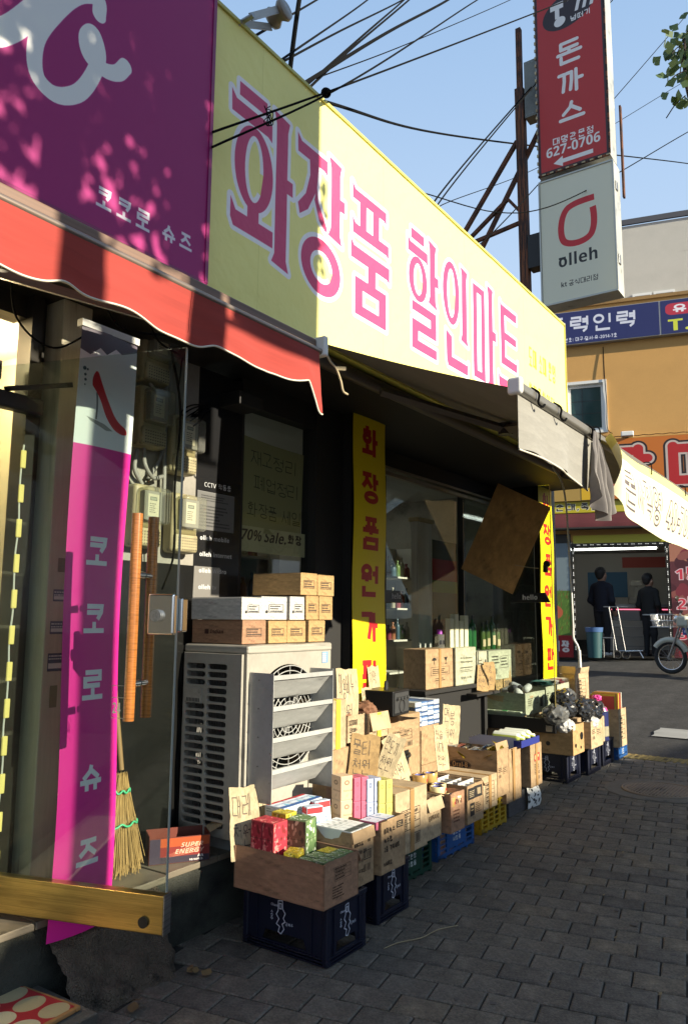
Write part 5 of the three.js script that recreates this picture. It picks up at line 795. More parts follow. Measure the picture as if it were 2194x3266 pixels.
const wrap = { red: leafPrint('red', '#b02a3a', ['#d85a5f', '#7c1c22', '#e08a80']), green: leafPrint('green', '#5f7a4a', ['#c9cfb8', '#39512c', '#8a9b70', '#e4e6da']), yellow: leafPrint('yellow', '#b9a322', ['#e8d458', '#7f7a1c', '#c9c07a']), brown: leafPrint('brown', '#5a4030', ['#8a6a58', '#3a2a20', '#a68a76']) };
const flatM = (k, c) => mat('paper ' + k, c, { roughness: 0.45 });
{ // soap boxes in the low carton (floor of the carton at CH)
  const y = CH + 0.007, g1 = 'red soap boxes', g2 = 'green leaf soap boxes', g3 = 'yellow soap boxes';
  const red = flatM('red', [0.42, 0.05, 0.06]), grn = flatM('green', [0.16, 0.22, 0.10]), yel = flatM('yellow', [0.48, 0.38, 0.05]);
  ['upright red soap box against the yellow one', 'upright red soap box nearest the cream price card'].forEach((l, i) => product(l, null, 2.822, y + 0.15, 0.225 - i * 0.068, 0.10, 0.145, 0.064, red, { left: wrap.red, face: wrap.red, top: wrap.red }));
  for (let i = 0; i < 2; i++) product('flat red soap box under the upright red ones', 'soap boxes under the red pair', 2.822, y, 0.225 - i * 0.068, 0.1, 0.148, 0.064, red, { left: wrap.red });
  product('upright yellow soap box behind the red pair', null, 2.915, y + 0.15, 0.20, 0.08, 0.165, 0.085, yel, { left: wrap.yellow, top: wrap.yellow, face: wrap.yellow });
  product('yellow soap box lying under the upright yellow one', null, 2.915, y, 0.20, 0.08, 0.148, 0.085, yel, { left: wrap.yellow });
  product('upright green leaf-pattern soap box in the low carton', null, 2.925, y + 0.13, 0.297, 0.10, 0.17, 0.10, grn, { left: wrap.brown, top: wrap.green, face: wrap.green, turn: 0.15 });
  product('brown soap box under the leaf-pattern one', null, 2.925, y, 0.297, 0.085, 0.128, 0.09, grn, { left: wrap.brown });
  product('single yellow soap box lying near the front of the low carton', null, 2.82, y + 0.125, 0.335, 0.085, 0.062, 0.065, yel, { turn: 0.35, left: wrap.yellow, top: wrap.yellow, face: wrap.yellow });
  for (let i = 0; i < 5; i++) for (let k = 0; k < 2; k++) product(k ? 'flat green and white soap box laid along the carton front' : i > 2 ? 'flat yellow-topped soap box laid behind the green ones' : 'flat green soap box laid in the second line of the low carton', k ? g2 : i > 2 ? g3 : 'second line of green soap boxes', 2.80 + i * 0.044, y + 0.105 + 0.006 * hash2(i, k), 0.425 + k * 0.074, 0.042, 0.066, 0.070, grn, { top: !k && i > 2 ? wrap.yellow : wrap.green, face: wrap.green, left: wrap.green, turn: 0.03 * (hash2(i, k + 4) - 0.5) });
  for (let i = 0; i < 5; i++) for (let k = 0; k < 3; k++) product('lower soap box hidden in the low carton', 'lower soap boxes', 2.80 + i * 0.044, y, 0.345 + k * 0.074, 0.042, 0.103, 0.070, grn, { left: wrap.brown });
  // toothpaste
  const wht = flatM('white', [0.62, 0.64, 0.62]), tp = printMat('tooth box', 256, 64, (c) => { c.fillStyle = '#dfe3dd'; c.fillRect(0, 0, 256, 64); c.fillStyle = '#3a4a44'; c.fillRect(0, 52, 256, 12); for (let i = 0; i < 10; i++) { c.fillStyle = '#55625a'; c.beginPath(); c.ellipse(120 + hash2(i, 4) * 70, 14 + hash2(i, 8) * 24, 9, 3, i, 0, 7); c.fill(); } textlines(c, 16, 10, 80, 2, 12, '#76847e'); });
  for (let r = 0; r < 5; r++) for (let i = 0; i < 4; i++) product(r === 4 ? 'flat white toothpaste box on top of the open carton stack' : 'flat white toothpaste box lower in the open carton', r === 4 ? 'top toothpaste boxes' : 'lower toothpaste boxes', 3.056 + i * 0.044, CH + 0.007 + r * 0.0485, 0.39, 0.042, 0.048, 0.215, wht, { top: tp, face: r > 3 ? tp : undefined, turn: r === 4 ? 0.04 * (hash2(i, 3) - 0.5) : 0 });
  const blu = flatM('blue white', [0.50, 0.56, 0.66]), mw = printMat('mask box', 128, 128, (c) => { c.fillStyle = '#cfd8e2'; c.fillRect(0, 0, 128, 128); c.fillStyle = '#b3262c'; c.fillRect(0, 0, 128, 22); c.fillStyle = '#2f5a9a'; c.fillRect(0, 96, 128, 32); latin(c, 'MEN CARE', 8, 62, 22, { color: '#2c4a86' }); c.fillStyle = '#7fb3c8'; c.beginPath(); c.arc(90, 84, 18, 0, 7); c.fill(); });
  product('upright blue and white box with a red top behind the toothpaste', null, 3.075, CH + 0.16, 0.245, 0.085, 0.165, 0.05, blu, { left: mw, face: mw, turn: -0.45 });
  product('second upright blue and white box leaning on the first', null, 3.17, CH + 0.16, 0.235, 0.085, 0.17, 0.05, blu, { left: mw, face: mw, turn: -0.4, tilt: -0.1 });
  product('dark blue box lying across the toothpaste carton', null, 3.235, CH + 0.22, 0.16, 0.11, 0.07, 0.08, flatM('deep blue', [0.03, 0.09, 0.3]), { top: mw, face: wrap.yellow, turn: -0.3 });
  for (let i = 0; i < 6; i++) product(i > 2 ? 'pale blue box on the upper layer before the wind deflector' : 'pale blue box on the lower layer before the wind deflector', i > 2 ? 'upper pale blue boxes' : 'lower pale blue boxes', 2.985 + (i % 3) * 0.10, CH + 0.205 + (i > 2 ? 0.062 : 0), 0.125, 0.098, 0.06, 0.12, blu, { top: mw, left: tp, face: tp, turn: 0.08 * (hash2(i, 6) - 0.5) });
  carton('hidden kraft carton under the pale blue boxes', 2.93, 3.25, CH - 0.02, CH + 0.203, 0.0, 0.185, { m: M.card });
  // tall soap columns behind the cosmetics carton
  carton('kraft plinth carton under the tall soap columns', 3.26, 3.72, 0.0, 0.40, -0.14, 0.118, { m: M.card });
  const ring = (k, a, b) => printMat('column ' + k, 64, 128, (c) => { c.fillStyle = a; c.fillRect(0, 0, 64, 128); c.strokeStyle = b; c.lineWidth = 3; c.beginPath(); c.arc(32, 34, 12, 0, 7); c.stroke(); c.lineWidth = 1.5; c.beginPath(); c.arc(32, 34, 8, 0, 7); c.stroke(); if (k === 'cream') latin(c, 'Natural', 10, 84, 14, { color: b, family: 'serif', font: 'italic' }); c.fillStyle = 'rgba(40,30,20,.15)'; for (let i = 0; i < 8; i++) c.fillRect(hash2(i, 3) * 60, 90 + hash2(i, 9) * 30, 3, 14); });
  const C = [['cream', '#c8a887', '#4a3426', [0.58, 0.42, 0.28]], ['pink', '#c2566e', '#a13a52', [0.52, 0.10, 0.17]], ['lilac', '#9aa2b8', '#3c4660', [0.32, 0.36, 0.50]], ['lime', '#b3a95a', '#7c7630', [0.46, 0.42, 0.12]]];
  C.forEach(([k, a, b, c], i) => { const f = ring(k, a, b), n = i ? 2 : 1; for (let q = 0; q < n; q++) for (let r = 0; r < 2; r++) product(k + ' coloured boxed soap in the tall columns', k + ' soap columns', [3.285, 3.335, 3.40, 3.455][i] + q * 0.04, 0.458 + r * 0.115 - 0.012 * i, [0.27, 0.30, 0.335, 0.37][i] + q * 0.018, n === 1 ? 0.072 : 0.042, 0.114, 0.08, flatM(k, c), { face: f, left: f, turn: -0.35 }); });
  for (const [x, c, l] of [[3.30, [0.5, 0.12, 0.2], 'flat pink soap box laid over the cosmetics carton'], [3.39, [0.2, 0.36, 0.6], 'flat blue soap box laid over the cosmetics carton']]) product(l, null, x, 0.458, 0.44, 0.085, 0.035, 0.10, flatM(l, c), { top: ring(l, '#c9cdd6', '#5a6486') });
  solo('cosmetics_filler', 'kraft insert inside the cosmetics carton', 'insert', bb(3.285, 3.495, CH + 0.008, 0.455, 0.15, 0.495), M.cardRed);
}
{ // packing tape rolls
  const tm = [[0.46, 0.30, 0.10], [0.62, 0.55, 0.30], [0.40, 0.24, 0.08]].map((c, i) => mat('tape roll ' + i, c, { roughness: 0.25 })), core = mat('tape core', [0.10, 0.10, 0.28], { roughness: 0.5 }), lab = mat('tape label', [0.5, 0.05, 0.05], { roughness: 0.4 });
  const L = ['tan packing tape roll', 'pale packing tape roll', 'brown packing tape roll'];
  for (const [x, y, z, k] of [[4.16, 0.47, 0.20, 0], [4.25, 0.47, 0.30, 1], [4.18, 0.47, 0.33, 1], [4.165, 0.525, 0.22, 2], [4.255, 0.525, 0.24, 0], [4.17, 0.42, 0.40, 0], [4.25, 0.42, 0.40, 1]]) {
    const t = thing('tape_roll', L[k] + ' heaped in the tape carton', 'tape', [x, y - 0.03, z], 0, L[k] + 's');
    part(t, 'roll', new THREE.LatheGeometry([[0.030, 0], [0.046, 0], [0.046, 0.05], [0.030, 0.05], [0.030, 0]].map((p) => new THREE.Vector2(...p)), 28), tm[k]);
    part(t, 'core', new THREE.LatheGeometry([[0.027, 0.001], [0.0298, 0.001], [0.0298, 0.049], [0.027, 0.049], [0.027, 0.001]].map((p) => new THREE.Vector2(...p)), 28), core);
    part(t, 'label', new THREE.CylinderGeometry(0.0463, 0.0463, 0.016, 14, 1, true, 0.0, 1.6).translate(0, 0.02, 0), lab);
  }
  solo('tape_carton_filler', 'kraft layer under the packing tape rolls', 'insert', bb(4.122, 4.294, 0.257, 0.385, 0.127, 0.441), M.cardRed);
  // divider grid of the black-printed carton
  const g = thing('divider_grid', 'white cardboard divider grid in the black-printed carton', 'divider'); for (let i = 0; i < 4; i++) part(g, 'strip', bb(4.352, 4.568, 0.30, 0.472 + 0.01 * (i % 2), 0.12 + i * 0.085, 0.123 + i * 0.085), M.cardWhite); for (let i = 0; i < 3; i++) part(g, 'strip', bb(4.39 + i * 0.06, 4.393 + i * 0.06, 0.30, 0.466, 0.07, 0.43), M.cardWhite);
}
{ // sachets in the oval-logo carton and magazines beside it
  const cols = [[0.10, 0.25, 0.6], [0.6, 0.6, 0.62], [0.65, 0.45, 0.05], [0.25, 0.25, 0.27], [0.5, 0.1, 0.1]], nm = ['blue', 'silver', 'yellow', 'dark', 'red'];
  const sm = cols.map((c, i) => mat('sachet ' + i, c, { roughness: 0.2, metalness: 0.55, map: T.dirty }));
  for (let i = 0; i < 34; i++) { const k = i % 5, x = rnd(5.13, 5.30), z = rnd(-0.28, 0.26), y = 0.505 + rnd(0, 0.05) + (i > 24 ? 0.02 : 0); const g = sheet(6, 6, (u, v) => [(u - 0.5) * 0.075, 0.007 * Math.sin(u * Math.PI) * Math.sin(v * Math.PI) * 2 + 0.006 * perlin.noise(u * 6, v * 6, i), (v - 0.5) * 0.11]); const m = solo('sachet', nm[k] + ' glossy sachet heaped in the carton with the oval logo', 'sachet', g, sm[k], nm[k] + ' sachets'); m.position.set(x, y, z); m.rotation.set(rnd(-0.5, 0.5), rnd(0, 6), rnd(-0.5, 0.5)); }
  solo('sachet_filler', 'kraft insert under the glossy sachets', 'insert', bb(5.119, 5.313, 0.257, 0.50, -0.32, 0.29), M.cardRed);
  for (let i = 0; i < 14; i++) { const m = solo('bubble_pouch', 'pale padded pouch filed upright in the plain tall carton', 'pouch', sheet(8, 4, (u, v) => [5.45 + i * 0.0175, 0.40 + v * (0.16 + 0.01 * (i % 3)) , -0.08 + u * 0.28 + 0.01 * Math.sin(i * 2 + v)]).translate(0, 0, 0), mat('pouch', [0.50, 0.47, 0.52], { roughness: 0.3 }), 'pale padded pouches'); m.rotation.z = 0; }
  const t = thing('can_tray', 'blue cardboard tray holding spray cans on the red-print carton', 'tray', [5.82, 0.508, -0.02]);
  part(t, 'tray', [bb(-0.17, 0.2, 0, 0.006, -0.02, 0.28), bb(-0.17, 0.2, 0.006, 0.05, 0.274, 0.28), bb(-0.17, -0.164, 0.006, 0.05, -0.02, 0.274), bb(0.194, 0.2, 0.006, 0.05, -0.02, 0.274)], mat('tray blue', [0.02, 0.03, 0.20], { roughness: 0.5 }));
  const canM = mat('spray can', [1, 1, 1], { roughness: 0.25, map: canvas(128, 64, (c) => { c.fillStyle = '#aeb85a'; c.fillRect(0, 0, 128, 64); c.fillStyle = '#e6e9da'; c.fillRect(24, 0, 60, 64); c.fillStyle = '#2b3040'; c.fillRect(0, 0, 10, 64); c.fillRect(100, 0, 28, 64); textlines(c, 30, 10, 48, 4, 12, '#7a8a4a'); }) });
  for (let i = 0; i < 3; i++) { const c = thing('spray_can', 'lime and white spray can lying in the blue tray', 'can', [5.70 + i * 0.105, 0.515, 0.06], 0, 'spray cans in the blue tray'); const b = part(c, 'body', new THREE.LatheGeometry([[0, 0], [0.042, 0], [0.045, 0.01], [0.045, 0.19], [0.03, 0.215], [0.018, 0.22], [0.018, 0.245], [0, 0.245]].map((p) => new THREE.Vector2(...p)), 24), canM); b.rotation.x = Math.PI / 2; b.position.set(0.045, 0.046, -0.06); part(c, 'base', place(cyl(0.040, 0.040, 0.004, 24), 0.045, 0.046, 0.0, Math.PI / 2), M.steel).position.z = -0.06; }
}
{ // glossy black bags
  const bagM = [mat('bin bag', [0.02, 0.02, 0.021], { roughness: 0.22 }), mat('grey bag', [0.10, 0.10, 0.095], { roughness: 0.25 }), mat('clear bag', [0.5, 0.48, 0.45], { roughness: 0.2 }), mat('pink bag', [0.6, 0.05, 0.25], { roughness: 0.25 })];
  const blob = (x, y, z, r, k, i, label, group) => { const g = new THREE.IcosahedronGeometry(r, 4), p = g.attributes.position; for (let q = 0; q < p.count; q++) { const a = p.getX(q) / r, b = p.getY(q) / r, c = p.getZ(q) / r, n = 1 + 0.28 * Math.abs(perlin.noise(a * 2.3 + i, b * 5, c * 2.3)) + 0.22 * perlin.noise(a * 5 + i * 3, b * 2, c * 5) + 0.08 * perlin.noise(a * 12, b * 12, c * 12 + i); p.setXYZ(q, p.getX(q) * n * 1.15, p.getY(q) * n * 0.8, p.getZ(q) * n); } g.computeVertexNormals(); solo('plastic_bag', label, 'bag', g.translate(x, y, z), bagM[k], group); };
  const B = [[7.06, 0.60, 0.02, 0.11, 1], [7.32, 0.62, 0.03, 0.10, 0], [7.45, 0.70, -0.04, 0.11, 0], [7.62, 0.72, -0.06, 0.085, 1], [7.62, 0.58, 0.09, 0.10, 0], [7.82, 0.60, 0.05, 0.10, 0], [7.78, 0.545, 0.15, 0.075, 0], [8.05, 0.58, 0.06, 0.10, 0], [8.22, 0.55, 0.04, 0.09, 1]];
  B.forEach((b, i) => blob(...b, i, b[4] ? 'crumpled grey plastic bag among the black ones' : 'crumpled glossy black plastic bag on the cartons', b[4] ? 'grey plastic bags' : 'black plastic bags'));
  blob(8.2, 0.66, 0.06, 0.045, 3, 21, 'small pink plastic bag on top of the black bags'); blob(7.1, 0.50, 0.10, 0.08, 2, 22, 'clear plastic bag in the vented carton'); blob(9.02, 0.33, 0.0, 0.085, 2, 23, 'clear plastic bag in the far orange carton'); blob(7.7, 0.48, 0.12, 0.09, 2, 24, 'clear plastic bag under the black bags');
  const c = thing('blue_canister', 'dark blue canister with a pink lid in the goods row', 'canister', [8.18, CH, 0.10]); part(c, 'body', cyl(0.075, 0.075, 0.29, 28).translate(0, 0.146, 0), mat('can navy', [0.02, 0.025, 0.10], { roughness: 0.3 })); part(c, 'rim', new THREE.TorusGeometry(0.075, 0.005, 6, 28).rotateX(Math.PI / 2).translate(0, 0.29, 0), M.steel); part(c, 'label', new THREE.CylinderGeometry(0.0756, 0.0756, 0.1, 20, 1, true, -1.6, 2.2).translate(0, 0.09, 0), mat('can label', [0.5, 0.45, 0.3], { roughness: 0.4, map: T.dirty })); part(c, 'lid', cyl(0.06, 0.07, 0.03, 24).translate(0, 0.306, 0), bagM[3]);
  // hidden cartons that carry the bags
  carton('kraft carton holding up the black bags', 7.385, 7.49, CH, 0.54, -0.30, 0.12, { m: M.card }); carton('pale carton between the black bags and the canister', 7.95, 8.10, CH, 0.5, -0.3, 0.16, { m: M.cardPale });
}
// ---------- bench of goods behind the open door ----------
{
  const b = thing('display_bench', 'low dark display bench along the discount shop front', 'bench'); part(b, 'top', rb(5.70, 6.95, 0.835, 0.87, -0.86, -0.58, 0.004), M.blackMatt); part(b, 'front', bb(5.72, 6.94, 0.335, 0.835, -0.84, -0.63), M.blackMatt); for (const x of [5.72, 6.87]) part(b, 'leg', bb(x, x + 0.06, 0.0, 0.835, -0.63, -0.59), M.blackMatt);
  const pale = mat('sea green card', [0.50, 0.50, 0.36], { map: T.card, roughness: 0.8 });
  carton('kraft carton with umbrella and glass symbols on the bench', 5.80, 6.30, 0.871, 1.205, -0.85, -0.63, { m: M.card, print: prints.umb, tape: 1 });
  carton('pale shampoo carton on the bench', 6.315, 6.735, 0.871, 1.205, -0.85, -0.61, { m: pale, print: prints.sham });
  carton('pale lotion carton on the bench beside the shampoo', 6.745, 6.965, 0.871, 1.16, -0.85, -0.60, { m: pale, print: prints.ahs }); carton('kraft carton carrying the pale carton beyond the door', 7.05, 7.59, 0.335, 0.869, -0.85, -0.77, { m: M.card }); carton('pale carton on the far side of the open door', 7.04, 7.60, 0.871, 1.155, -0.85, -0.62, { m: pale, print: prints.misc });
  const gm = [mat('green glass', [0.03, 0.16, 0.05], { roughness: 0.1, transmission: 0.5, thickness: 0 }), mat('olive glass', [0.12, 0.18, 0.05], { roughness: 0.12, transmission: 0.5, thickness: 0 })];
  const pr = (r, h) => new THREE.LatheGeometry([[0, 0], [r * 0.9, 0], [r, 0.006], [r, h * 0.72], [r * 0.96, h * 0.78], [r * 0.8, h * 0.84], [r * 0.45, h * 0.88], [r * 0.34, h * 0.9], [r * 0.34, h], [0, h]].map((p) => new THREE.Vector2(...p)), 16);
  [[6.80, 0.26, 0], [6.90, 0.30, 0], [7.12, 0.23, 1], [7.23, 0.25, 1], [7.36, 0.31, 0], [7.48, 0.22, 1]].forEach(([x, h, k]) => { const t = thing('green_bottle', (k ? 'olive' : 'deep green') + ' pump bottle standing on the bench cartons', 'bottle', [x, 1.162, -0.72], 0, (k ? 'olive' : 'deep green') + ' pump bottles'); part(t, 'body', pr(0.030 + 0.012 * hash2(x * 100 | 0, 4), h), gm[k]); part(t, 'label', new THREE.CylinderGeometry(0.0345, 0.0345, h * 0.3, 14, 1, true, -0.9, 1.8).translate(0, h * 0.3, 0), M.note); part(t, 'pump', [cyl(0.012, 0.012, 0.03, 10).translate(0, h + 0.012, 0), bb(-0.006, 0.03, h + 0.026, h + 0.036, -0.006, 0.006)], M.black); });
  { const t = thing('purple_cap_jar', 'clear jar with a purple cap on the umbrella carton', 'jar', [6.22, 1.206, -0.72]); part(t, 'body', cyl(0.042, 0.045, 0.12, 20).translate(0, 0.06, 0), M.cover); part(t, 'label', new THREE.CylinderGeometry(0.0455, 0.0458, 0.035, 16, 1, true, -1, 2).translate(0, 0.05, 0), M.black); part(t, 'cap', cyl(0.022, 0.026, 0.04, 16).translate(0, 0.141, 0), mat('purple cap', [0.25, 0.03, 0.3], { roughness: 0.3 })); }
  for (const [x, h] of [[6.38, 0.26], [6.48, 0.30], [6.58, 0.24], [6.68, 0.29]]) product('slim pale upright box on the shampoo carton', 'slim pale boxes', x, 1.206, -0.70, 0.075, h, 0.05, flatM('slim', [0.52, 0.52, 0.36]), {});
}
solo('card_ledge', 'narrow board ledge holding the tan price cards', 'ledge', bb(6.45, 6.96, 0.775, 0.798, -0.575, -0.47), M.blackMatt);
{ // tier of cartons beyond the open door
  const pale = mats['sea green card'];
  carton('tray base carton beside the door rail', 7.034, 7.10, 0, 0.558, -0.84, -0.29, { m: M.card }); carton('pedestal carton under the pale open carton', 7.11, 7.62, 0, 0.558, -0.76, -0.31, { m: M.card });
  carton('pale open carton of rolled socks beyond the door rail', 7.115, 7.64, 0.56, 0.765, -0.76, -0.285, { m: pale, open: true, print: prints.ahs });
  carton('pale open carton with a dark side label in the tier', 7.65, 7.90, 0.56, 0.79, -0.46, -0.28, { m: pale, open: true, print: prints.ahs }); carton('kraft carton carrying the labelled pale carton', 7.66, 7.89, 0.0, 0.558, -0.46, -0.30, { m: M.card });
  carton('second pale carton in the tier by the corner pillar', 7.92, 8.30, 0.56, 0.80, -0.38, -0.26, { m: pale, open: true }); carton('kraft carton carrying the second pale carton', 7.93, 8.29, 0.0, 0.558, -0.38, -0.28, { m: M.card });
  carton('tall open kraft carton with raised flaps by the corner pillar', 8.38, 8.85, 0.56, 0.88, -0.46, -0.22, { open: true, m: M.cardPale, print: prints.list, flaps: [['f', 0.2, 0.06], ['l', -0.3, 0.08]] }); carton('kraft carton below the tall flapped one', 8.47, 8.84, 0.0, 0.558, -0.46, -0.33, { m: M.card });
  const socks = [[0.5, 0.5, 0.48], [0.05, 0.05, 0.06], [0.35, 0.36, 0.38]];
  for (let i = 0; i < 6; i++) solo('sock_roll', ['white', 'black', 'grey'][i % 3] + ' rolled sock pair in the pale open carton', 'socks', new THREE.CapsuleGeometry(0.035, 0.06, 6, 14).rotateZ(1.2).rotateY(i).translate(7.18 + i * 0.075, 0.765 + 0.025 * (i % 2), -0.38 - 0.09 * (i % 3)), mat('sock ' + (i % 3), socks[i % 3], { roughness: 0.9, map: T.fabric }), ['white', 'black', 'grey'][i % 3] + ' sock rolls');
  solo('sock_filler', 'kraft insert under the rolled socks', 'insert', bb(7.12, 7.635, 0.57, 0.73, -0.752, -0.293), M.card);
  for (let i = 0; i < 8; i++) { const m = solo('folded_cloth', ['teal', 'white', 'maroon', 'pale grey'][i % 4] + ' folded cloth laid on the tier cartons', 'cloth', cloth(6, 6, (u, v) => [(u - 0.5) * 0.2, 0.012 * perlin.noise(u * 4 + i, v * 4, i) + 0.01, (v - 0.5) * 0.18], 0.012), mat('fold ' + i % 4, [[0.06, 0.2, 0.18], [0.5, 0.5, 0.46], [0.2, 0.03, 0.04], [0.4, 0.4, 0.38]][i % 4], { roughness: 0.8, map: T.fabric }), 'folded cloths on the tier'); m.position.set(7.72 + (i % 4) * 0.16, 0.80 + (i >> 2) * 0.022, -0.36 + 0.02 * (i % 3)); m.rotation.y = 0.2 * (i % 3) - 0.2; }
  const cols = [[0.5, 0.06, 0.05], [0.65, 0.5, 0.05], [0.6, 0.28, 0.05], [0.6, 0.58, 0.5]], nm = ['red', 'yellow', 'orange', 'white'];
  for (let i = 0; i < 13; i++) product(nm[i % 4] + ' thin book standing in the far book carton', nm[i % 4] + ' books', 8.50 + i * 0.019, 0.44, 0.02 + 0.01 * (i % 3), 0.017, 0.22 + 0.015 * (i % 3), 0.26, flatM('book ' + i % 4, cols[i % 4]), { name: 'book' });
  solo('book_filler', 'kraft insert under the thin books', 'insert', bb(8.47, 8.75, 0.15, 0.438, -0.29, 0.19), M.card);
  const tr = thing('gauze_tray', 'shallow pale tray of green-marked packets before the door rail', 'tray', [7.032, 0.56, -0.84]); part(tr, 'tray', [bb(0, 0.07, 0, 0.006, 0, 0.55), bb(0, 0.07, 0.006, 0.03, 0.544, 0.55), bb(0, 0.004, 0.006, 0.03, 0, 0.544), bb(0.066, 0.07, 0.006, 0.03, 0, 0.544)], pale);
  for (let i = 0; i < 8; i++) product('pale packet with a green mark in the shallow tray', 'pale packets in the tray', 7.067, 0.568, -0.80 + i * 0.066, 0.055, 0.032, 0.06, flatM('packet', [0.5, 0.54, 0.4]), { top: i === 5 ? mat('green mark', [0.03, 0.4, 0.08], { roughness: 0.4 }) : undefined });
}
// ---------- handwritten price cards ----------
const ink = { color: '#5a4e42', lw: 3.2, cap: 'round', jitter: 0.22, gap: 10 };
function card(label, text, x, y, z, w, h, lean, turn, o = {}) {
  const t = thing('price_card', label, 'price card', [x, y, z], turn, 'handwritten price cards'); t.rotation.order = 'YXZ'; t.rotation.x = lean; t.rotation.z = o.roll || 0;
  const r = w / 2, sd = rnd(0, 40), curl = rnd(-0.018, 0.022);
  // a bent piece of board, its edges cut by hand
  const at = (u, v, lift = 0) => [(u - 0.5) * w * (1 + 0.05 * perlin.noise(v * 3, sd, 1)) + 0.004 * perlin.noise(v * 9, sd, 2), v * h * (1 + 0.05 * perlin.noise(u * 3, sd, 5)), curl * Math.sin(v * 2.4) * (0.5 + u) + 0.012 * (u - 0.5) ** 2 * v + lift];
  part(t, 'board', cloth(8, 10, (u, v) => at(u, v), 0.003), o.m || M.note);
  const lines = text.split('/'), pm = printMat('card ' + text, 192, 192, (c) => lines.forEach((q, i) => { const n = [...q].filter((k) => k !== ' ').length + 0.4, W = Math.min(56, 160 / n - 8), H = Math.min(64, 170 / lines.length - 12); write(c, q, 14, 12 + i * (176 / lines.length), W, H, ink); }));
  part(t, 'writing', sheet(8, 10, (u, v) => at(0.04 + u * 0.92, 0.04 + v * 0.92, 0.0016)), pm); return t;
}
card('cream price card behind the red soap boxes', '대레/천원', 2.80, 0.36, 0.07, 0.14, 0.32, -0.2, -0.5);
card('torn cream price card in front of the deflector', '랜드리/이천', 2.95, 0.455, 0.03, 0.15, 0.30, -0.12, -0.35, { roll: 0.1 });
card('tall cream price card standing in the marked carton', '미용비누/천원', 3.64, 0.80, 0.05, 0.15, 0.38, -0.12, -0.2, { roll: -0.06 });
card('brown cardboard price card leaning on the pile', '물티/천원', 3.63, 0.572, 0.16, 0.16, 0.26, -0.18, -0.75, { m: M.noteTan, roll: -0.12 });
card('white price card leaning before the wide open carton', '건전지/천원', 4.05, 0.468, 0.19, 0.19, 0.32, -0.25, -0.1, { roll: 0.14 });
card('narrow price card tilted beside the white one', '면도기/천원', 3.81, 0.572, 0.175, 0.11, 0.25, -0.3, -0.9, { roll: -0.4 });
card('small price card behind the amplifier', '치약/천원', 4.57, 0.845, -0.34, 0.11, 0.29, -0.15, -0.15);
card('small price card beside the yellow banner', '칫솔', 4.27, 0.82, -0.22, 0.08, 0.2, -0.1, -0.3);
card('tall price card in front of the dark carton', '칫솔/세개/천원', 4.76, 0.459, 0.07, 0.12, 0.30, -0.12, -0.25);
card('price card pair member leaning on the oval-logo carton', '면봉/천원', 5.17, 0.503, -0.10, 0.14, 0.34, -0.2, -0.5, { roll: -0.2 });
card('pale price card behind the sachets', '샴푸/이천', 5.25, 0.503, -0.20, 0.12, 0.36, -0.2, 0.1, { roll: 0.2 });
card('tan price card leaning on the bench', '로션/천원', 6.72, 0.80, -0.54, 0.13, 0.24, -0.2, -0.5, { m: M.noteTan, roll: -0.2 });
card('tan price card beside the first one on the bench', '인방/삼천', 6.88, 0.80, -0.54, 0.13, 0.26, -0.1, -0.3, { m: M.noteTan });
card('tall tan price card by the lotion carton', '행주/천원', 7.30, 0.735, -0.62, 0.12, 0.32, -0.08, -0.2, { m: M.noteTan });
card('tan price card at the door end of the bench', '수건/2000', 7.50, 0.735, -0.62, 0.13, 0.26, -0.08, -0.2, { m: M.noteTan });
card('white price card at the end of the gauze tray', '속옷/천원', 7.075, 0.60, -0.83, 0.09, 0.22, -0.1, -0.9);
// ---------- shoe boxes stacked on the air conditioner ----------
{
  const sb = (label, x0, x1, y0, y1, o = {}) => carton(label, x0, x1, y0, y1, o.z0 ?? -0.40, o.z1 ?? -0.05, { name: 'shoe_box', cat: 'shoe box', pw: 0.8, ph: 0.6, print: prints.shoe, ...o });
  const Y = 1.333;
  sb('reddish brown shoe box with a dark logo on the air conditioner', 2.872, 3.05, Y, Y + 0.118, { m: M.cardRed, printL: prints.indian, lw: 0.5, lh: 0.5 });
  sb('tan shoe box next to the reddish brown one', 3.07, 3.222, Y, Y + 0.115, { m: M.cardOrange }); sb('tan shoe box second along the bottom layer', 3.225, 3.385, Y, Y + 0.115, { m: M.cardOrange }); sb('tan shoe box at the end of the bottom layer', 3.40, 3.56, Y, Y + 0.118, { m: M.cardOrange, turn: 0.05 });
  sb('white shoe box with pinkish side on the reddish brown box', 2.862, 3.012, Y + 0.12, Y + 0.232, { m: M.cardWhite, print: prints.shoeWhite }); sb('white shoe box turned askew in the middle layer', 3.07, 3.24, Y + 0.12, Y + 0.24, { m: M.cardWhite, print: prints.shoeWhite, turn: -0.22 });
  sb('white shoe box beside the askew one', 3.255, 3.375, Y + 0.12, Y + 0.245, { m: M.cardWhite, print: prints.shoeWhite, turn: -0.05 });
  sb('tan shoe box in the middle layer beside the white ones', 3.385, 3.50, Y + 0.121, Y + 0.253, { m: M.cardOrange }); sb('tan shoe box at the end of the middle layer', 3.505, 3.635, Y + 0.121, Y + 0.253, { m: M.cardOrange });
  sb('tan shoe box on the top layer', 3.335, 3.485, Y + 0.256, Y + 0.378, { m: M.cardOrange }); sb('tan shoe box at the end of the top layer', 3.49, 3.648, Y + 0.256, Y + 0.374, { m: M.cardOrange });
}
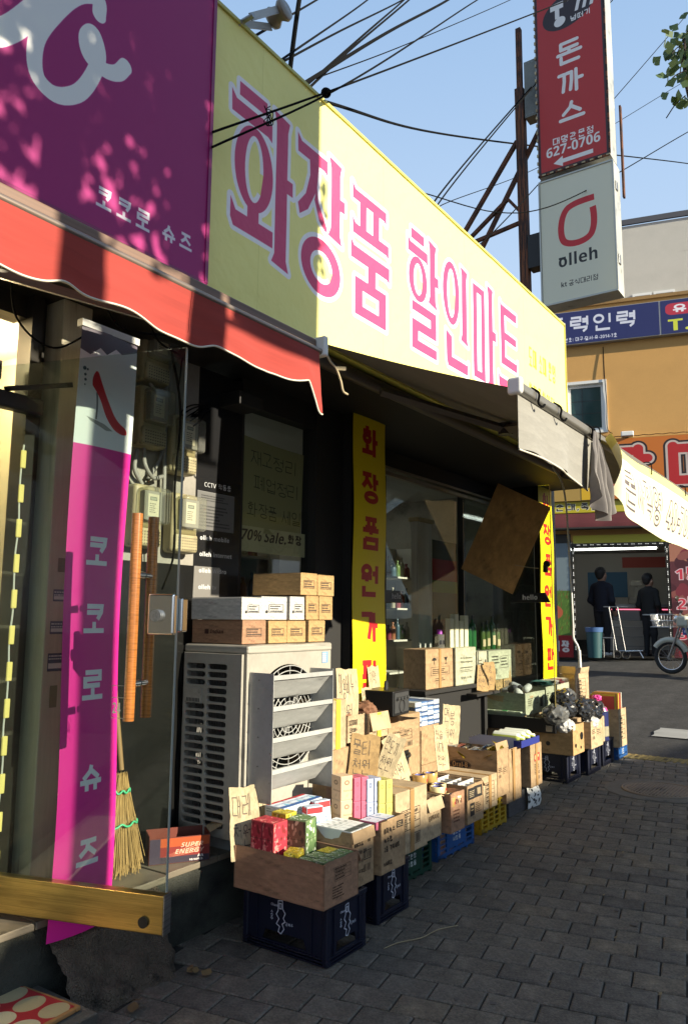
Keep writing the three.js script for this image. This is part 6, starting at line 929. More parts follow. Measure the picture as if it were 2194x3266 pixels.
// ---------- broom and battery carton on the step ----------
{
  const t = thing('straw_broom', 'straw broom tied with green twine leaning behind the glass door', 'broom', [2.37, 0.332, -0.30]);
  part(t, 'handle', tube([[0.0, 0.45, 0], [-0.01, 0.8, -0.06], [-0.02, 1.15, -0.13]], 0.013, 16, 8), mat('broom stick', [0.22, 0.13, 0.05], { roughness: 0.7 }));
  const st = []; for (let i = 0; i < 620; i++) { const a = rnd(0, 6.28), r = Math.sqrt(rnd()), x0 = Math.cos(a) * r * 0.032, z0 = Math.sin(a) * r * 0.018, x1 = Math.cos(a + rnd(-0.3, 0.3)) * r * 0.135 + rnd(-0.01, 0.01), z1 = Math.sin(a) * r * 0.065, y1 = rnd(0, 0.06), yt = rnd(0.36, 0.44); st.push(sqbar(V(x0, yt, z0), V((x0 + x1) / 2 + rnd(-0.004, 0.004), (yt + y1) / 2, (z0 + z1) / 2), 0.0022), sqbar(V((x0 + x1) / 2, (yt + y1) / 2, (z0 + z1) / 2), V(x1, y1, z1), 0.0022)); }
  part(t, 'straw', st, mat('straw', [0.36, 0.23, 0.08], { roughness: 0.8 })).userData.kind = 'stuff';
  const gt = mat('green twine', [0.06, 0.42, 0.2], { roughness: 0.5 }); for (const [y, rx, rz] of [[0.22, 0.092, 0.052], [0.36, 0.046, 0.034]]) part(t, 'twine', tube(Array.from({ length: 25 }, (_, i) => V(rx * Math.cos(i / 24 * 6.283), y + 0.008 * Math.sin(i * 2), rz * Math.sin(i / 24 * 6.283))), 0.005, 50, 5), gt);
  const bm = printMat('battery carton', 512, 256, (c, w, h) => { c.fillStyle = '#7a2018'; c.fillRect(0, 0, w, h); c.fillStyle = '#a84618'; c.fillRect(0, 0, w, 90); c.fillStyle = '#2c2230'; c.fillRect(0, 190, w, 66); c.fillStyle = '#34283a'; c.fillRect(0, 0, 90, h); c.fillStyle = '#d8a47c'; for (let i = 0; i < 5; i++) { c.beginPath(); c.moveTo(90 + i * 14, 200); c.lineTo(420, 60 + i * 22); c.lineTo(420, 66 + i * 22); c.fill(); } latin(c, 'SUPER', 260, 100, 64, { color: '#d9a58c', font: 'italic bold' }); latin(c, 'ENERGY', 210, 164, 64, { color: '#d9a58c', font: 'italic bold' }); latin(c, 'AA', 410, 214, 40, { color: '#d8d0c8' }); latin(c, '8B/60PCS', 340, 246, 26, { color: '#d8d0c8' }); });
  const b = thing('battery_carton', 'open red and orange battery carton on the step tiles', 'carton', [2.70, 0.332, -0.27], -0.6);
  const cm = mat('carton red', [0.15, 0.035, 0.022], { roughness: 0.45 });
  part(b, 'wall', [bb(-0.14, 0.14, 0, 0.115, 0.064, 0.068), bb(-0.14, 0.14, 0, 0.125, -0.068, -0.064), bb(-0.14, -0.136, 0, 0.12, -0.064, 0.064), bb(0.136, 0.14, 0, 0.12, -0.064, 0.064)], cm); part(b, 'bottom', bb(-0.136, 0.136, 0.001, 0.005, -0.064, 0.064), cm);
  part(b, 'flap', cloth(2, 2, (u, v) => [0.141 + v * 0.06, 0.122 + 0.03 * v, -0.06 + u * 0.12], 0.002), M.cardPale); decal(b, 'print', bm, 0, 0.057, 0.068, 0.276, 0.11);
}
{ // doormat with printed pebbles, half out of the frame
  const tx = canvas(512, 512, (c, w, h) => { c.fillStyle = '#a8482c'; c.fillRect(0, 0, w, h); c.fillStyle = '#b4262c'; c.fillRect(300, 0, 212, 512); for (let i = 0; i < 18; i++) { const x = (i % 6) * 88 + 24 * hash2(i, 1) + 20, y = Math.floor(i / 6) * 176 + 30 * hash2(i, 2) + 80; c.fillStyle = ['#c9bd98', '#d4caa8', '#bcae86'][i % 3]; c.beginPath(); c.ellipse(x, y, 34 + 8 * hash2(i, 3), 74 + 14 * hash2(i, 4), 0, 0, 7); c.fill(); } });
  const t = thing('doormat', 'red doormat printed with cream pebbles on the paving', 'mat', [1.555, 0.088, 0.02], 0.10);
  part(t, 'top', cloth(12, 12, (u, v) => [-0.45 + u * 0.75, 0.016 + 0.004 * Math.sin(u * 7) * v, 0.13 - v * 0.31], 0.012), mat('mat top', [1, 1, 1], { map: tx, roughness: 0.9, bumpMap: T.stoneB, bumpScale: 0.004 }));
  part(t, 'edge', [rb(0.29, 0.315, 0, 0.016, -0.18, 0.145, 0.006), rb(-0.45, 0.29, 0, 0.016, 0.125, 0.145, 0.006)], mat('mat edge', [0.36, 0.18, 0.06], { roughness: 0.9 }));
}
// ---------- projecting light-box signs on a rusty post ----------
{
  const X = 8.0;
  const kt = thing('white_projecting_sign', 'white projecting sign box with a red ring logo', 'sign');
  const ktx = canvas(512, 900, (c, w, h) => {
    c.fillStyle = '#d6d2ba'; c.fillRect(0, 0, w, h);
    c.strokeStyle = '#c21f26'; c.lineWidth = 44; c.lineJoin = 'round'; c.beginPath(); c.moveTo(384, 214); c.bezierCurveTo(330, 216, 250, 214, 200, 240); c.bezierCurveTo(140, 280, 132, 420, 160, 470); c.bezierCurveTo(190, 520, 320, 520, 356, 468); c.bezierCurveTo(384, 420, 380, 340, 372, 280); c.stroke();
    latin(c, 'olleh', 258, 656, 118, { color: '#1c1a18', align: 'center' }); c.fillStyle = '#1c1a18'; c.fillRect(122, 586, 50, 14);
    latin(c, 'kt', 130, 800, 46, { color: '#2a2620', font: '' }); write(c, '공식대리점', 186, 762, 38, 42, { color: '#2a2620', lw: 4.6, gap: 4 });
  });
  const z0 = -0.335, z1 = 0.50, y0 = 4.93, y1 = 6.42;
  part(kt, 'cabinet', bb(X + 0.003, X + 0.24, y0, y1, z0, z1), mat('sign cabinet', [0.66, 0.66, 0.60], { roughness: 0.35, map: T.dirty }));
  part(kt, 'face', new THREE.PlaneGeometry(z1 - z0 - 0.03, y1 - y0 - 0.03).rotateY(-Math.PI / 2).translate(X - 0.002, (y0 + y1) / 2, (z0 + z1) / 2), mat('kt face', [1, 1, 1], { map: ktx, roughness: 0.4 }));
  part(kt, 'frame', [bb(X - 0.012, X + 0.002, y0 - 0.004, y0 + 0.014, z0, z1), bb(X - 0.012, X + 0.002, y1 - 0.014, y1 + 0.004, z0, z1), bb(X - 0.012, X + 0.002, y0 + 0.0145, y1 - 0.0145, z0 - 0.004, z0 + 0.012), bb(X - 0.012, X + 0.002, y0 + 0.0145, y1 - 0.0145, z1 - 0.012, z1 + 0.004)], mat('sign frame', [0.42, 0.41, 0.36], { metalness: 0.6, roughness: 0.4 }));
  part(kt, 'hinge', [rb(X + 0.05, X + 0.12, 5.25, 5.36, z1 + 0.001, z1 + 0.012, 0.004), rb(X + 0.05, X + 0.12, 6.1, 6.2, z1 + 0.001, z1 + 0.012, 0.004)], M.steel);
  const rd = thing('red_projecting_sign', 'red projecting sign box with white brush lettering and an arrow', 'sign');
  const rtx = canvas(512, 1500, (c, w, h) => {
    c.fillStyle = '#b5251f'; c.fillRect(0, 0, w, h); c.strokeStyle = '#3a1714'; c.lineWidth = 22; c.strokeRect(6, 6, w - 12, h - 12);
    const ink = { color: '#e6e0da', lw: 26, gap: 20, cap: 'round', jitter: 0.06 };
    write(c, '김민성', 130, 90, 74, 78, { ...ink, lw: 11, gap: 14 });
    c.fillStyle = '#2a1512'; c.beginPath(); c.ellipse(256, 330, 200, 130, -0.25, 0, 7); c.fill(); c.fillStyle = '#e6e0da'; c.fillRect(120, 250, 100, 50); c.fillRect(155, 290, 34, 80); c.beginPath(); c.ellipse(190, 400, 44, 36, -0.3, 0, 7); c.fill(); latin(c, 'm', 290, 370, 170, { color: '#e6e0da', font: 'italic bold' }); c.fillRect(250, 240, 16, 30); write(c, '넘떠기', 270, 392, 44, 44, { ...ink, lw: 7, gap: 8 });
    write(c, '돈까스', 160, 560, 196, 176, { ...ink, dir: 'v', gap: 56 }); write(c, '대명관문점', 110, 1256, 52, 56, { ...ink, lw: 8, gap: 10, cap: 'butt', jitter: 0 }); latin(c, '627-0706', 256, 1388, 96, { color: '#e6e0da', align: 'center' });
    c.fillStyle = '#e6e0da'; c.beginPath(); c.moveTo(110, 1442); c.lineTo(180, 1404); c.lineTo(180, 1426); c.lineTo(400, 1426); c.lineTo(400, 1456); c.lineTo(180, 1456); c.lineTo(180, 1480); c.fill();
  });
  const a0 = -0.335, a1 = 0.475, b0 = 6.49, b1 = 9.0;
  part(rd, 'cabinet', bb(X + 0.003, X + 0.26, b0, b1, a0, a1), mats['sign cabinet']);
  part(rd, 'face', new THREE.PlaneGeometry(a1 - a0 - 0.02, b1 - b0 - 0.02).rotateY(-Math.PI / 2).translate(X - 0.002, (b0 + b1) / 2, (a0 + a1) / 2), mat('red face', [1, 1, 1], { map: rtx, roughness: 0.4 }));
  const bulbs = []; for (let i = 0; i < 26; i++) bulbs.push(bb(X - 0.018, X - 0.004, b0 + 0.05 + i * 0.095, b0 + 0.085 + i * 0.095, a0 - 0.006, a0 + 0.01)); for (let i = 0; i < 9; i++) bulbs.push(bb(X - 0.018, X - 0.004, b0 - 0.006, b0 + 0.01, a0 + 0.05 + i * 0.09, a0 + 0.09 + i * 0.09)); part(rd, 'edge_modules', bulbs, M.note);
  part(rd, 'frame', [bb(X - 0.012, X + 0.002, b0 - 0.012, b0 + 0.012, a0, a1), bb(X - 0.012, X + 0.002, b0 + 0.0125, b1, a1 - 0.012, a1 + 0.006)], M.rustSteel);
  const p = thing('sign_post', 'rusty steel post with slanting braces behind the projecting signs', 'post');
  part(p, 'pole', [sqbar(V(X + 0.1, 4.2, -0.55), V(X + 0.1, 7.75, -0.57), 0.10, 0.10), sqbar(V(X + 0.1, 7.75, -0.57), V(X + 0.1, 8.55, -0.57), 0.06, 0.06)], M.rustSteel);
  part(p, 'brace', [sqbar(V(X + 0.1, 5.75, -1.62), V(X + 0.1, 7.1, -0.62), 0.045), sqbar(V(X + 0.15, 5.35, -1.45), V(X + 0.15, 7.18, -0.36), 0.045), sqbar(V(X + 0.12, 5.98, -1.38), V(X + 0.12, 6.08, -0.6), 0.04), sqbar(V(X + 0.12, 5.98, -1.38), V(X + 0.12, 6.42, -0.76), 0.04), sqbar(V(X + 0.12, 6.42, -0.76), V(X + 0.12, 6.2, -0.6), 0.035)], M.rustSteel);
  part(p, 'bracket', bb(X + 0.04, X + 0.2, 5.45, 5.85, -0.5, -0.336), M.blackMatt);
  part(p, 'side_bar', sqbar(V(X + 0.28, 6.1, 0.53), V(X + 0.28, 7.2, 0.53), 0.05, 0.02), M.rustSteel);
  const cb = thing('sign_control_box', 'grey sheet metal control box between post and red sign', 'box'); part(cb, 'body', bb(X + 0.06, X + 0.22, 7.33, 8.05, -0.50, -0.337), mat('control grey', [0.24, 0.25, 0.22], { roughness: 0.5, map: T.dirty })); part(cb, 'rivets', Array.from({ length: 8 }, (_, i) => place(cyl(0.006, 0.006, 0.006, 8), X + 0.058, i < 4 ? 7.36 : 8.02, -0.48 + (i % 4) * 0.04, 0, 0, Math.PI / 2)), M.steel);
}
// ---------- the orange building across the side road ----------
const OR = -1.3126, OX = 16.2, ofr = (o) => { o.position.set(OX, 0, 0); o.rotation.y = OR; return o; };
const othing = (n, l, c, g) => ofr(thing(n, l, c, [0, 0, 0], 0, g));
const G = 0.70;
{
  const b = othing('orange_building', 'orange rendered two storey building across the side road', 'building');
  const h = (x0, x1, y0, y1) => bb(x0, x1, y0, y1, -0.25, 0);
  part(b, 'wall', [h(-9, -3.2, -0.2, 8.02), h(-3.2, -2.66, 3.05, 5.28), h(-2.66, 6, 3.05, 5.28), h(-3.2, -2.7, 5.28, 8.02), h(-1.86, 6, 5.28, 8.02), h(-2.7, -1.86, 6.40, 8.02), h(0.1, 6, -0.2, 3.05)], M.orangeWall);
  part(b, 'roof', bb(-9.05, 6.05, 8.02, 8.09, -6, 0.05), mat('parapet', [0.44, 0.25, 0.08], { map: T.dirty, roughness: 0.8 }));
  part(b, 'side_wall', [bb(-9, -8.8, -0.2, 8.02, -6, -0.25), bb(5.8, 6, -0.2, 8.02, -6, -0.25), bb(-9, 6, -0.2, 8.02, -6.2, -6)], M.orangeWall);
  part(b, 'floor', bb(-8.8, 5.8, 0.4, G + 0.03, -6, -0.1), M.concrete);
  part(b, 'ceiling', bb(-8.8, 5.8, 3.05, 3.2, -6, -0.25), M.roomDark);
  part(b, 'crack', [bb(-1.905, -1.895, 6.42, 7.1, 0.001, 0.003)], mat('crack', [0.12, 0.05, 0.02]));
  const w = part(b, 'window', [bb(-2.70, -1.86, 6.34, 6.40, -0.16, 0.03), bb(-2.70, -1.86, 5.28, 5.34, -0.16, 0.03), bb(-2.70, -2.63, 5.34, 6.34, -0.16, 0.03), bb(-1.93, -1.86, 5.34, 6.34, -0.16, 0.03)], M.white);
  part(w, 'sash', [bb(-2.63, -1.93, 6.28, 6.34, -0.12, -0.06), bb(-2.63, -1.93, 5.34, 5.40, -0.12, -0.06), bb(-2.63, -2.58, 5.40, 6.28, -0.12, -0.06), bb(-1.98, -1.93, 5.40, 6.28, -0.12, -0.06)], M.white);
  part(w, 'pane', bb(-2.58, -1.98, 5.40, 6.28, -0.095, -0.085), mat('window glass', [0.02, 0.05, 0.045], { roughness: 0.08, metalness: 0.1 }));
  part(w, 'lattice', [bb(-2.36, -2.35, 5.40, 6.28, -0.084, -0.08), bb(-2.58, -1.98, 5.72, 5.73, -0.084, -0.081), bb(-2.58, -1.98, 5.99, 6.0, -0.084, -0.081)], M.aluDark);
  part(b, 'cable', tube([[-1.9, 7.1, 0.02], [-1.89, 6.4, 0.05], [-1.87, 5.9, 0.045], [-1.86, 5.3, 0.04], [-1.78, 5.24, 0.03]], 0.008, 30, 5), M.cable);
  const blue = othing('blue_agency_sign', 'long dark blue sign with bold white lettering on the orange wall', 'sign');
  const btx = canvas(1024, 256, (c, w, h) => { c.fillStyle = '#1e2358'; c.fillRect(0, 0, w, h); write(c, '중력인력', 20, 34, 176, 140, { color: '#c9cad6', lw: 19, gap: 34, cap: 'butt' }); write(c, '등록번호: 대구-달서-유-2014-7호', 100, 205, 32, 34, { color: '#c9cad6', lw: 5, gap: 5 }); });
  const btx2 = canvas(512, 256, (c, w, h) => { c.fillStyle = '#1e2358'; c.fillRect(0, 0, w, h); c.fillStyle = '#b02a3c'; c.beginPath(); c.roundRect(20, 26, 480, 90, 30); c.fill(); write(c, '유료직업', 46, 36, 66, 70, { color: '#e0dce0', lw: 11, gap: 14 }); latin(c, 'T. 475-', 26, 236, 120, { color: '#c9cc3a' }); });
  part(blue, 'board', bb(-3.05, 1.6, 7.18, 7.90, 0.001, 0.14), mat('blue sign side', [0.3, 0.3, 0.3], { roughness: 0.5 }));
  part(blue, 'face', new THREE.PlaneGeometry(2.24, 0.70).translate(-1.92, 7.54, 0.144), mat('blue face', [1, 1, 1], { map: btx, roughness: 0.45 })); part(blue, 'face', new THREE.PlaneGeometry(2.3, 0.70).translate(0.38, 7.54, 0.144), mat('blue face b', [1, 1, 1], { map: btx2, roughness: 0.45 }));
  const big = othing('butcher_sign', 'big orange sign with red outlined letters above the meat shop', 'sign');
  const gtx = canvas(1024, 384, (c, w, h) => { const g = ['#c9a01c', '#b8661c', '#a84a18']; c.fillStyle = g[1]; c.fillRect(0, 0, w, h); c.fillStyle = g[0]; c.fillRect(0, 0, 130, h); c.fillStyle = g[2]; c.fillRect(640, 0, 384, h); for (const [col, e] of [['#1c1210', 46], ['#b9a9a0', 24], ['#a81c1c', 0]]) { c.strokeStyle = col; c.lineJoin = 'round'; c.lineCap = 'round'; for (const [s, x] of [['축', -250], ['판', 150], ['매', 470], ['장', 780]]) syllable(c, s, x - e / 2, 44 - e / 2, 240 + e, 290 + e, 54 + e); } });
  part(big, 'board', bb(-3.1, 2.2, 3.86, 5.10, 0.001, 0.17), mat('butcher side', [0.35, 0.22, 0.05], { roughness: 0.5 })); part(big, 'face', new THREE.PlaneGeometry(3.6, 1.22).translate(-0.62, 4.48, 0.175), mat('butcher face', [1, 1, 1], { map: gtx, roughness: 0.45 }));
  const fl = othing('sign_floodlight', 'small white floodlight on top of the big orange sign', 'floodlight'); part(fl, 'head', rb(-1.62, -1.38, 5.12, 5.22, 0.05, 0.26, 0.02), M.white); part(fl, 'bracket', bar(V(-1.5, 5.10, 0.08), V(-1.5, 5.14, 0.12), 0.015), M.steel);
  const ch = othing('sign_chain', 'string of tiny lamps along the top of the orange sign', 'light string'); part(ch, 'cord', tube(Array.from({ length: 40 }, (_, i) => V(-3 + i * 0.12, 5.135 + 0.012 * (i % 2), 0.14)), 0.008, 120, 5), M.cable);
  const ys = othing('yellow_menu_sign', 'yellow sign strip with dark lettering below the orange sign', 'sign');
  const ytx = canvas(512, 96, (c, w, h) => { c.fillStyle = '#b3a31c'; c.fillRect(0, 0, w, h); write(c, '순대,족발', 120, 14, 62, 64, { color: '#2a2418', lw: 10, gap: 10, outline: '#d8d4c0', ow: 8 }); });
  part(ys, 'board', bb(-3.6, 0.1, 3.62, 3.855, 0.001, 0.10), mat('yellow strip', [0.5, 0.42, 0.04], { roughness: 0.5 })); part(ys, 'face', new THREE.PlaneGeometry(1.5, 0.23).translate(-2.55, 3.738, 0.104), mat('menu face', [1, 1, 1], { map: ytx, roughness: 0.5 }));
  const aw = othing('maroon_awning', 'rolled maroon awning over the meat shop entrance', 'awning'); part(aw, 'cloth', cloth(20, 6, (u, v) => [-3.6 + u * 3.7, 3.26 + v * 0.34, 0.14 + 0.18 * Math.sin((1 - v) * 1.5) + 0.01 * Math.sin(u * 40)], 0.004), mat('maroon cloth', [0.10, 0.014, 0.018], { roughness: 0.9, map: T.fabric })); part(aw, 'bar', bar(V(-3.6, 3.27, 0.33), V(0.1, 3.27, 0.33), 0.03), M.aluDark);
}
{ // meat shop front
  const f = othing('butcher_entrance', 'dark glazed meat shop entrance framed with small lamps', 'shopfront');
  part(f, 'header', bb(-2.62, -0.86, 3.0, 3.16, 0.001, 0.05), mat('header yellow', [0.5, 0.45, 0.03], { roughness: 0.5 }));
  part(f, 'frame', [bb(-2.66, -2.61, G, 3.0, -0.06, 0.04), bb(-0.89, -0.84, G, 3.0, -0.06, 0.04), bb(-2.61, -0.89, 2.93, 2.995, -0.06, 0.03), bb(-2.61, -0.89, G + 0.03, G + 0.06, -0.2, 0.03)], M.aluDark);
  const led = mat('sign led', [0.8, 0.8, 0.8], { emissive: new THREE.Color(0.9, 0.9, 0.8), emissiveIntensity: 0.5 });
  const dots = []; for (let i = 0; i < 13; i++) for (const d of [-1, 0, 1]) dots.push(place(new THREE.IcosahedronGeometry(0.008, 0), -2.52 + i * 0.13 + d * 0.026, 2.965, 0.04)); for (let i = 0; i < 14; i++) for (const d of [-1, 0, 1]) dots.push(place(new THREE.IcosahedronGeometry(0.008, 0), -2.63, 0.9 + i * 0.148 + d * 0.03, 0.048), place(new THREE.IcosahedronGeometry(0.008, 0), -0.865, 0.9 + i * 0.148 + d * 0.03, 0.048)); part(f, 'small_lamps', dots, led).userData.kind = 'stuff';
  const ctr = othing('meat_counter', 'dark meat display counter with a pink light line', 'counter'); part(ctr, 'body', bb(-2.3, -0.2, G + 0.031, G + 0.75, -2.2, -1.5), M.roomDark); part(ctr, 'top', bb(-2.32, -0.18, G + 1.05, G + 1.10, -2.2, -1.48), M.steel); part(ctr, 'glass', bb(-2.3, -0.2, G + 0.751, G + 1.049, -1.53, -1.52), mat('counter glass', [0.05, 0.05, 0.05], { roughness: 0.05 }));
  part(ctr, 'light_line', bb(-2.3, -0.2, G + 0.98, G + 1.0, -1.50, -1.49), mat('pink line', [1, 0.4, 0.5], { emissive: new THREE.Color(1, 0.16, 0.26), emissiveIntensity: 1.0 })); for (let i = 0; i < 3; i++) part(ctr, 'trim', bb(-2.3, -0.2, G + 0.2 + i * 0.2, G + 0.215 + i * 0.2, -1.499, -1.49), M.steel);
  const sc = othing('counter_scale', 'pale weighing scale on the meat counter', 'scale'); part(sc, 'body', rb(-1.6, -1.25, G + 1.101, G + 1.25, -1.9, -1.6, 0.02), M.alu); part(sc, 'display', rb(-1.55, -1.3, G + 1.5, G + 1.62, -1.8, -1.72, 0.01), M.alu); part(sc, 'column', bb(-1.45, -1.40, G + 1.25, G + 1.5, -1.78, -1.74), M.alu);
  const rw = othing('meat_shop_rear_wall', 'dim rear wall with red and blue boards inside the meat shop', 'wall'); part(rw, 'panel', bb(-4.2, 0.3, G, 3.05, -3.4, -3.3), M.roomDark); part(rw, 'board', bb(-2.5, -1.6, 2.0, 2.6, -3.295, -3.27), mat('blue board', [0.08, 0.2, 0.34])); part(rw, 'board', bb(-1.7, -0.4, 2.7, 2.95, -3.295, -3.27), mat('red board', [0.5, 0.1, 0.08]));
  const tl = othing('meat_shop_lamp', 'lit fluorescent lamp hanging inside the meat shop', 'lamp'); part(tl, 'tube', bar(V(-2.9, 2.98, -1.2), V(-1.0, 2.98, -1.2), 0.02), mats['tube glow']); part(tl, 'housing', rb(-2.95, -0.95, 3.0, 3.045, -1.26, -1.14, 0.01), M.white); const l = new THREE.RectAreaLight(new THREE.Color(0.95, 1, 0.95), 0.3, 1.8, 0.05); l.position.set(-1.95, 2.94, -1.2); l.rotation.set(-Math.PI / 2, 0, 0); tl.add(l);
  const ptx = canvas(256, 1024, (c, w, h) => { c.fillStyle = '#6c7a80'; c.fillRect(0, 0, w, h); c.fillStyle = '#4c6a2c'; c.fillRect(0, 430, w, 400); for (let i = 0; i < 300; i++) { c.strokeStyle = ['#3c5a1e', '#6a8a3a', '#7a4a2a'][i % 3]; c.lineWidth = 3; const x = hash2(i, 1) * 256, y = 440 + hash2(i, 2) * 390; c.beginPath(); c.moveTo(x, y); c.lineTo(x + 6, y - 26); c.stroke(); } c.fillStyle = '#a8563a'; c.beginPath(); c.ellipse(80, 620, 110, 80, 0.1, 0, 7); c.fill(); c.fillStyle = '#8a3e28'; c.beginPath(); c.ellipse(40, 660, 60, 50, 0, 0, 7); c.fill(); c.fillStyle = '#8f1a1c'; c.fillRect(0, 830, w, 194); write(c, '판매장', 20, 870, 66, 110, { color: '#d8d0c8', lw: 16, gap: 8 }); });
  const pw = othing('meadow_poster', 'meadow and pig poster with red base on the meat shop window', 'poster'); part(pw, 'board', bb(-3.4, -2.67, G, 3.2, -0.05, 0.02), M.aluDark); part(pw, 'sheet', new THREE.PlaneGeometry(0.7, 2.3).translate(-3.03, G + 1.16, 0.024), mat('meadow', [1, 1, 1], { map: ptx, roughness: 0.4 }));
  const qtx = canvas(256, 768, (c, w, h) => { c.fillStyle = '#5a2c30'; c.fillRect(0, 0, w, h); c.fillStyle = '#a8705a'; c.fillRect(0, 0, w, 120); for (let i = 0; i < 40; i++) { c.fillStyle = ['#7a3038', '#8a5048', '#4a2026'][i % 3]; c.beginPath(); c.ellipse(hash2(i, 1) * 256, hash2(i, 2) * 768, 40, 26, i, 0, 7); c.fill(); } [['1등', 160], ['2등', 360], ['3등', 560]].forEach(([s, y]) => { write(c, s, 24, y, 64, 92, { color: '#c93a4a', lw: 14, gap: 6, outline: '#d9c0c4', ow: 10 }); write(c, '한', 178, y, 66, 92, { color: '#2c7a3a', lw: 13, outline: '#d0d8c8', ow: 8 }); }); });
  const gp = othing('grade_poster', 'dark red meat poster listing grades beside the entrance', 'poster'); part(gp, 'board', bb(-0.83, 0.09, G, 3.0, -0.05, 0.03), M.aluDark); part(gp, 'sheet', new THREE.PlaneGeometry(0.88, 2.2).translate(-0.38, G + 1.15, 0.034), mat('grades', [1, 1, 1], { map: qtx, roughness: 0.35 }));
}
{ // grey building behind
  const b = thing('grey_building', 'tall weathered grey building behind the orange one', 'building'); b.position.set(21, 0, 0); b.rotation.y = OR;
  const wm = mat('weathered render', [0.56, 0.53, 0.47], { map: T.plaster, bumpMap: T.stoneB, bumpScale: 0.004, roughness: 0.9 });
  part(b, 'wall', [bb(-4.15, 8, 0, 12.02, -8, 0)], wm); part(b, 'lower_block', bb(-5.3, -4.16, 0, 9.98, -8, 0), M.cream);
  part(b, 'roof_edge', cloth(4, 1, (u, v) => [-4.25 + u * 12, 12.03 + 0.02 * Math.sin(u * 9) + v * 0.16, 0.06 - v * 0.02], 0.05), mat('slate', [0.05, 0.05, 0.06], { roughness: 0.7 }));
  for (const [x0, x1] of [[-2.4, -1.92], [-1.88, -1.36]]) { const w = part(b, 'window', [bb(x0, x1, 9.3, 10.06, 0.001, 0.05)], M.white); part(w, 'pane', bb(x0 + 0.06, x1 - 0.05, 9.36, 9.99, 0.051, 0.055), mat('dull pane', [0.18, 0.17, 0.16], { roughness: 0.15 })); }
  part(b, 'joint', [bb(-1.2, 3, 11.1, 11.108, 0.001, 0.004)], mat('render joint', [0.42, 0.40, 0.36]));
}
// ---------- people in the meat shop doorway ----------
function bodyMesh(bones, size, res, cx, cy, cz) {
  const mc = new MarchingCubes(res, undefined, false, false, 200000); mc.isolation = 0;
  const k = 0.05, sm = (a, b) => { const h = Math.max(k - Math.abs(a - b), 0) / k; return Math.min(a, b) - h * h * k * 0.25; };
  for (let z = 0; z < res; z++) for (let y = 0; y < res; y++) for (let x = 0; x < res; x++) {
    const px = cx + (x / (res / 2) - 1) * size, py = cy + (y / (res / 2) - 1) * size, pz = cz + (z / (res / 2) - 1) * size; let d = 9;
    for (const [a, b, r0, r1, sq = 1] of bones) { const ax = b[0] - a[0], ay = b[1] - a[1], az = b[2] - a[2], qx = px - a[0], qy = py - a[1], qz = (pz - a[2]); const t = Math.max(0, Math.min(1, (qx * ax + qy * ay + qz * az) / (ax * ax + ay * ay + az * az + 1e-9))); const dx = qx - t * ax, dy = qy - t * ay, dz = (qz - t * az) / sq; d = sm(d, Math.sqrt(dx * dx + dy * dy + dz * dz) - (r0 + (r1 - r0) * t)); }
    mc.field[x + y * res + z * res * res] = -d;
  }
  mc.update(); const n = mc.count, g = new THREE.BufferGeometry();
  g.setAttribute('position', new THREE.BufferAttribute(mc.positionArray.slice(0, n * 3), 3)); g.scale(size, size, size).translate(cx, cy, cz); g.computeVertexNormals(); return g;
}
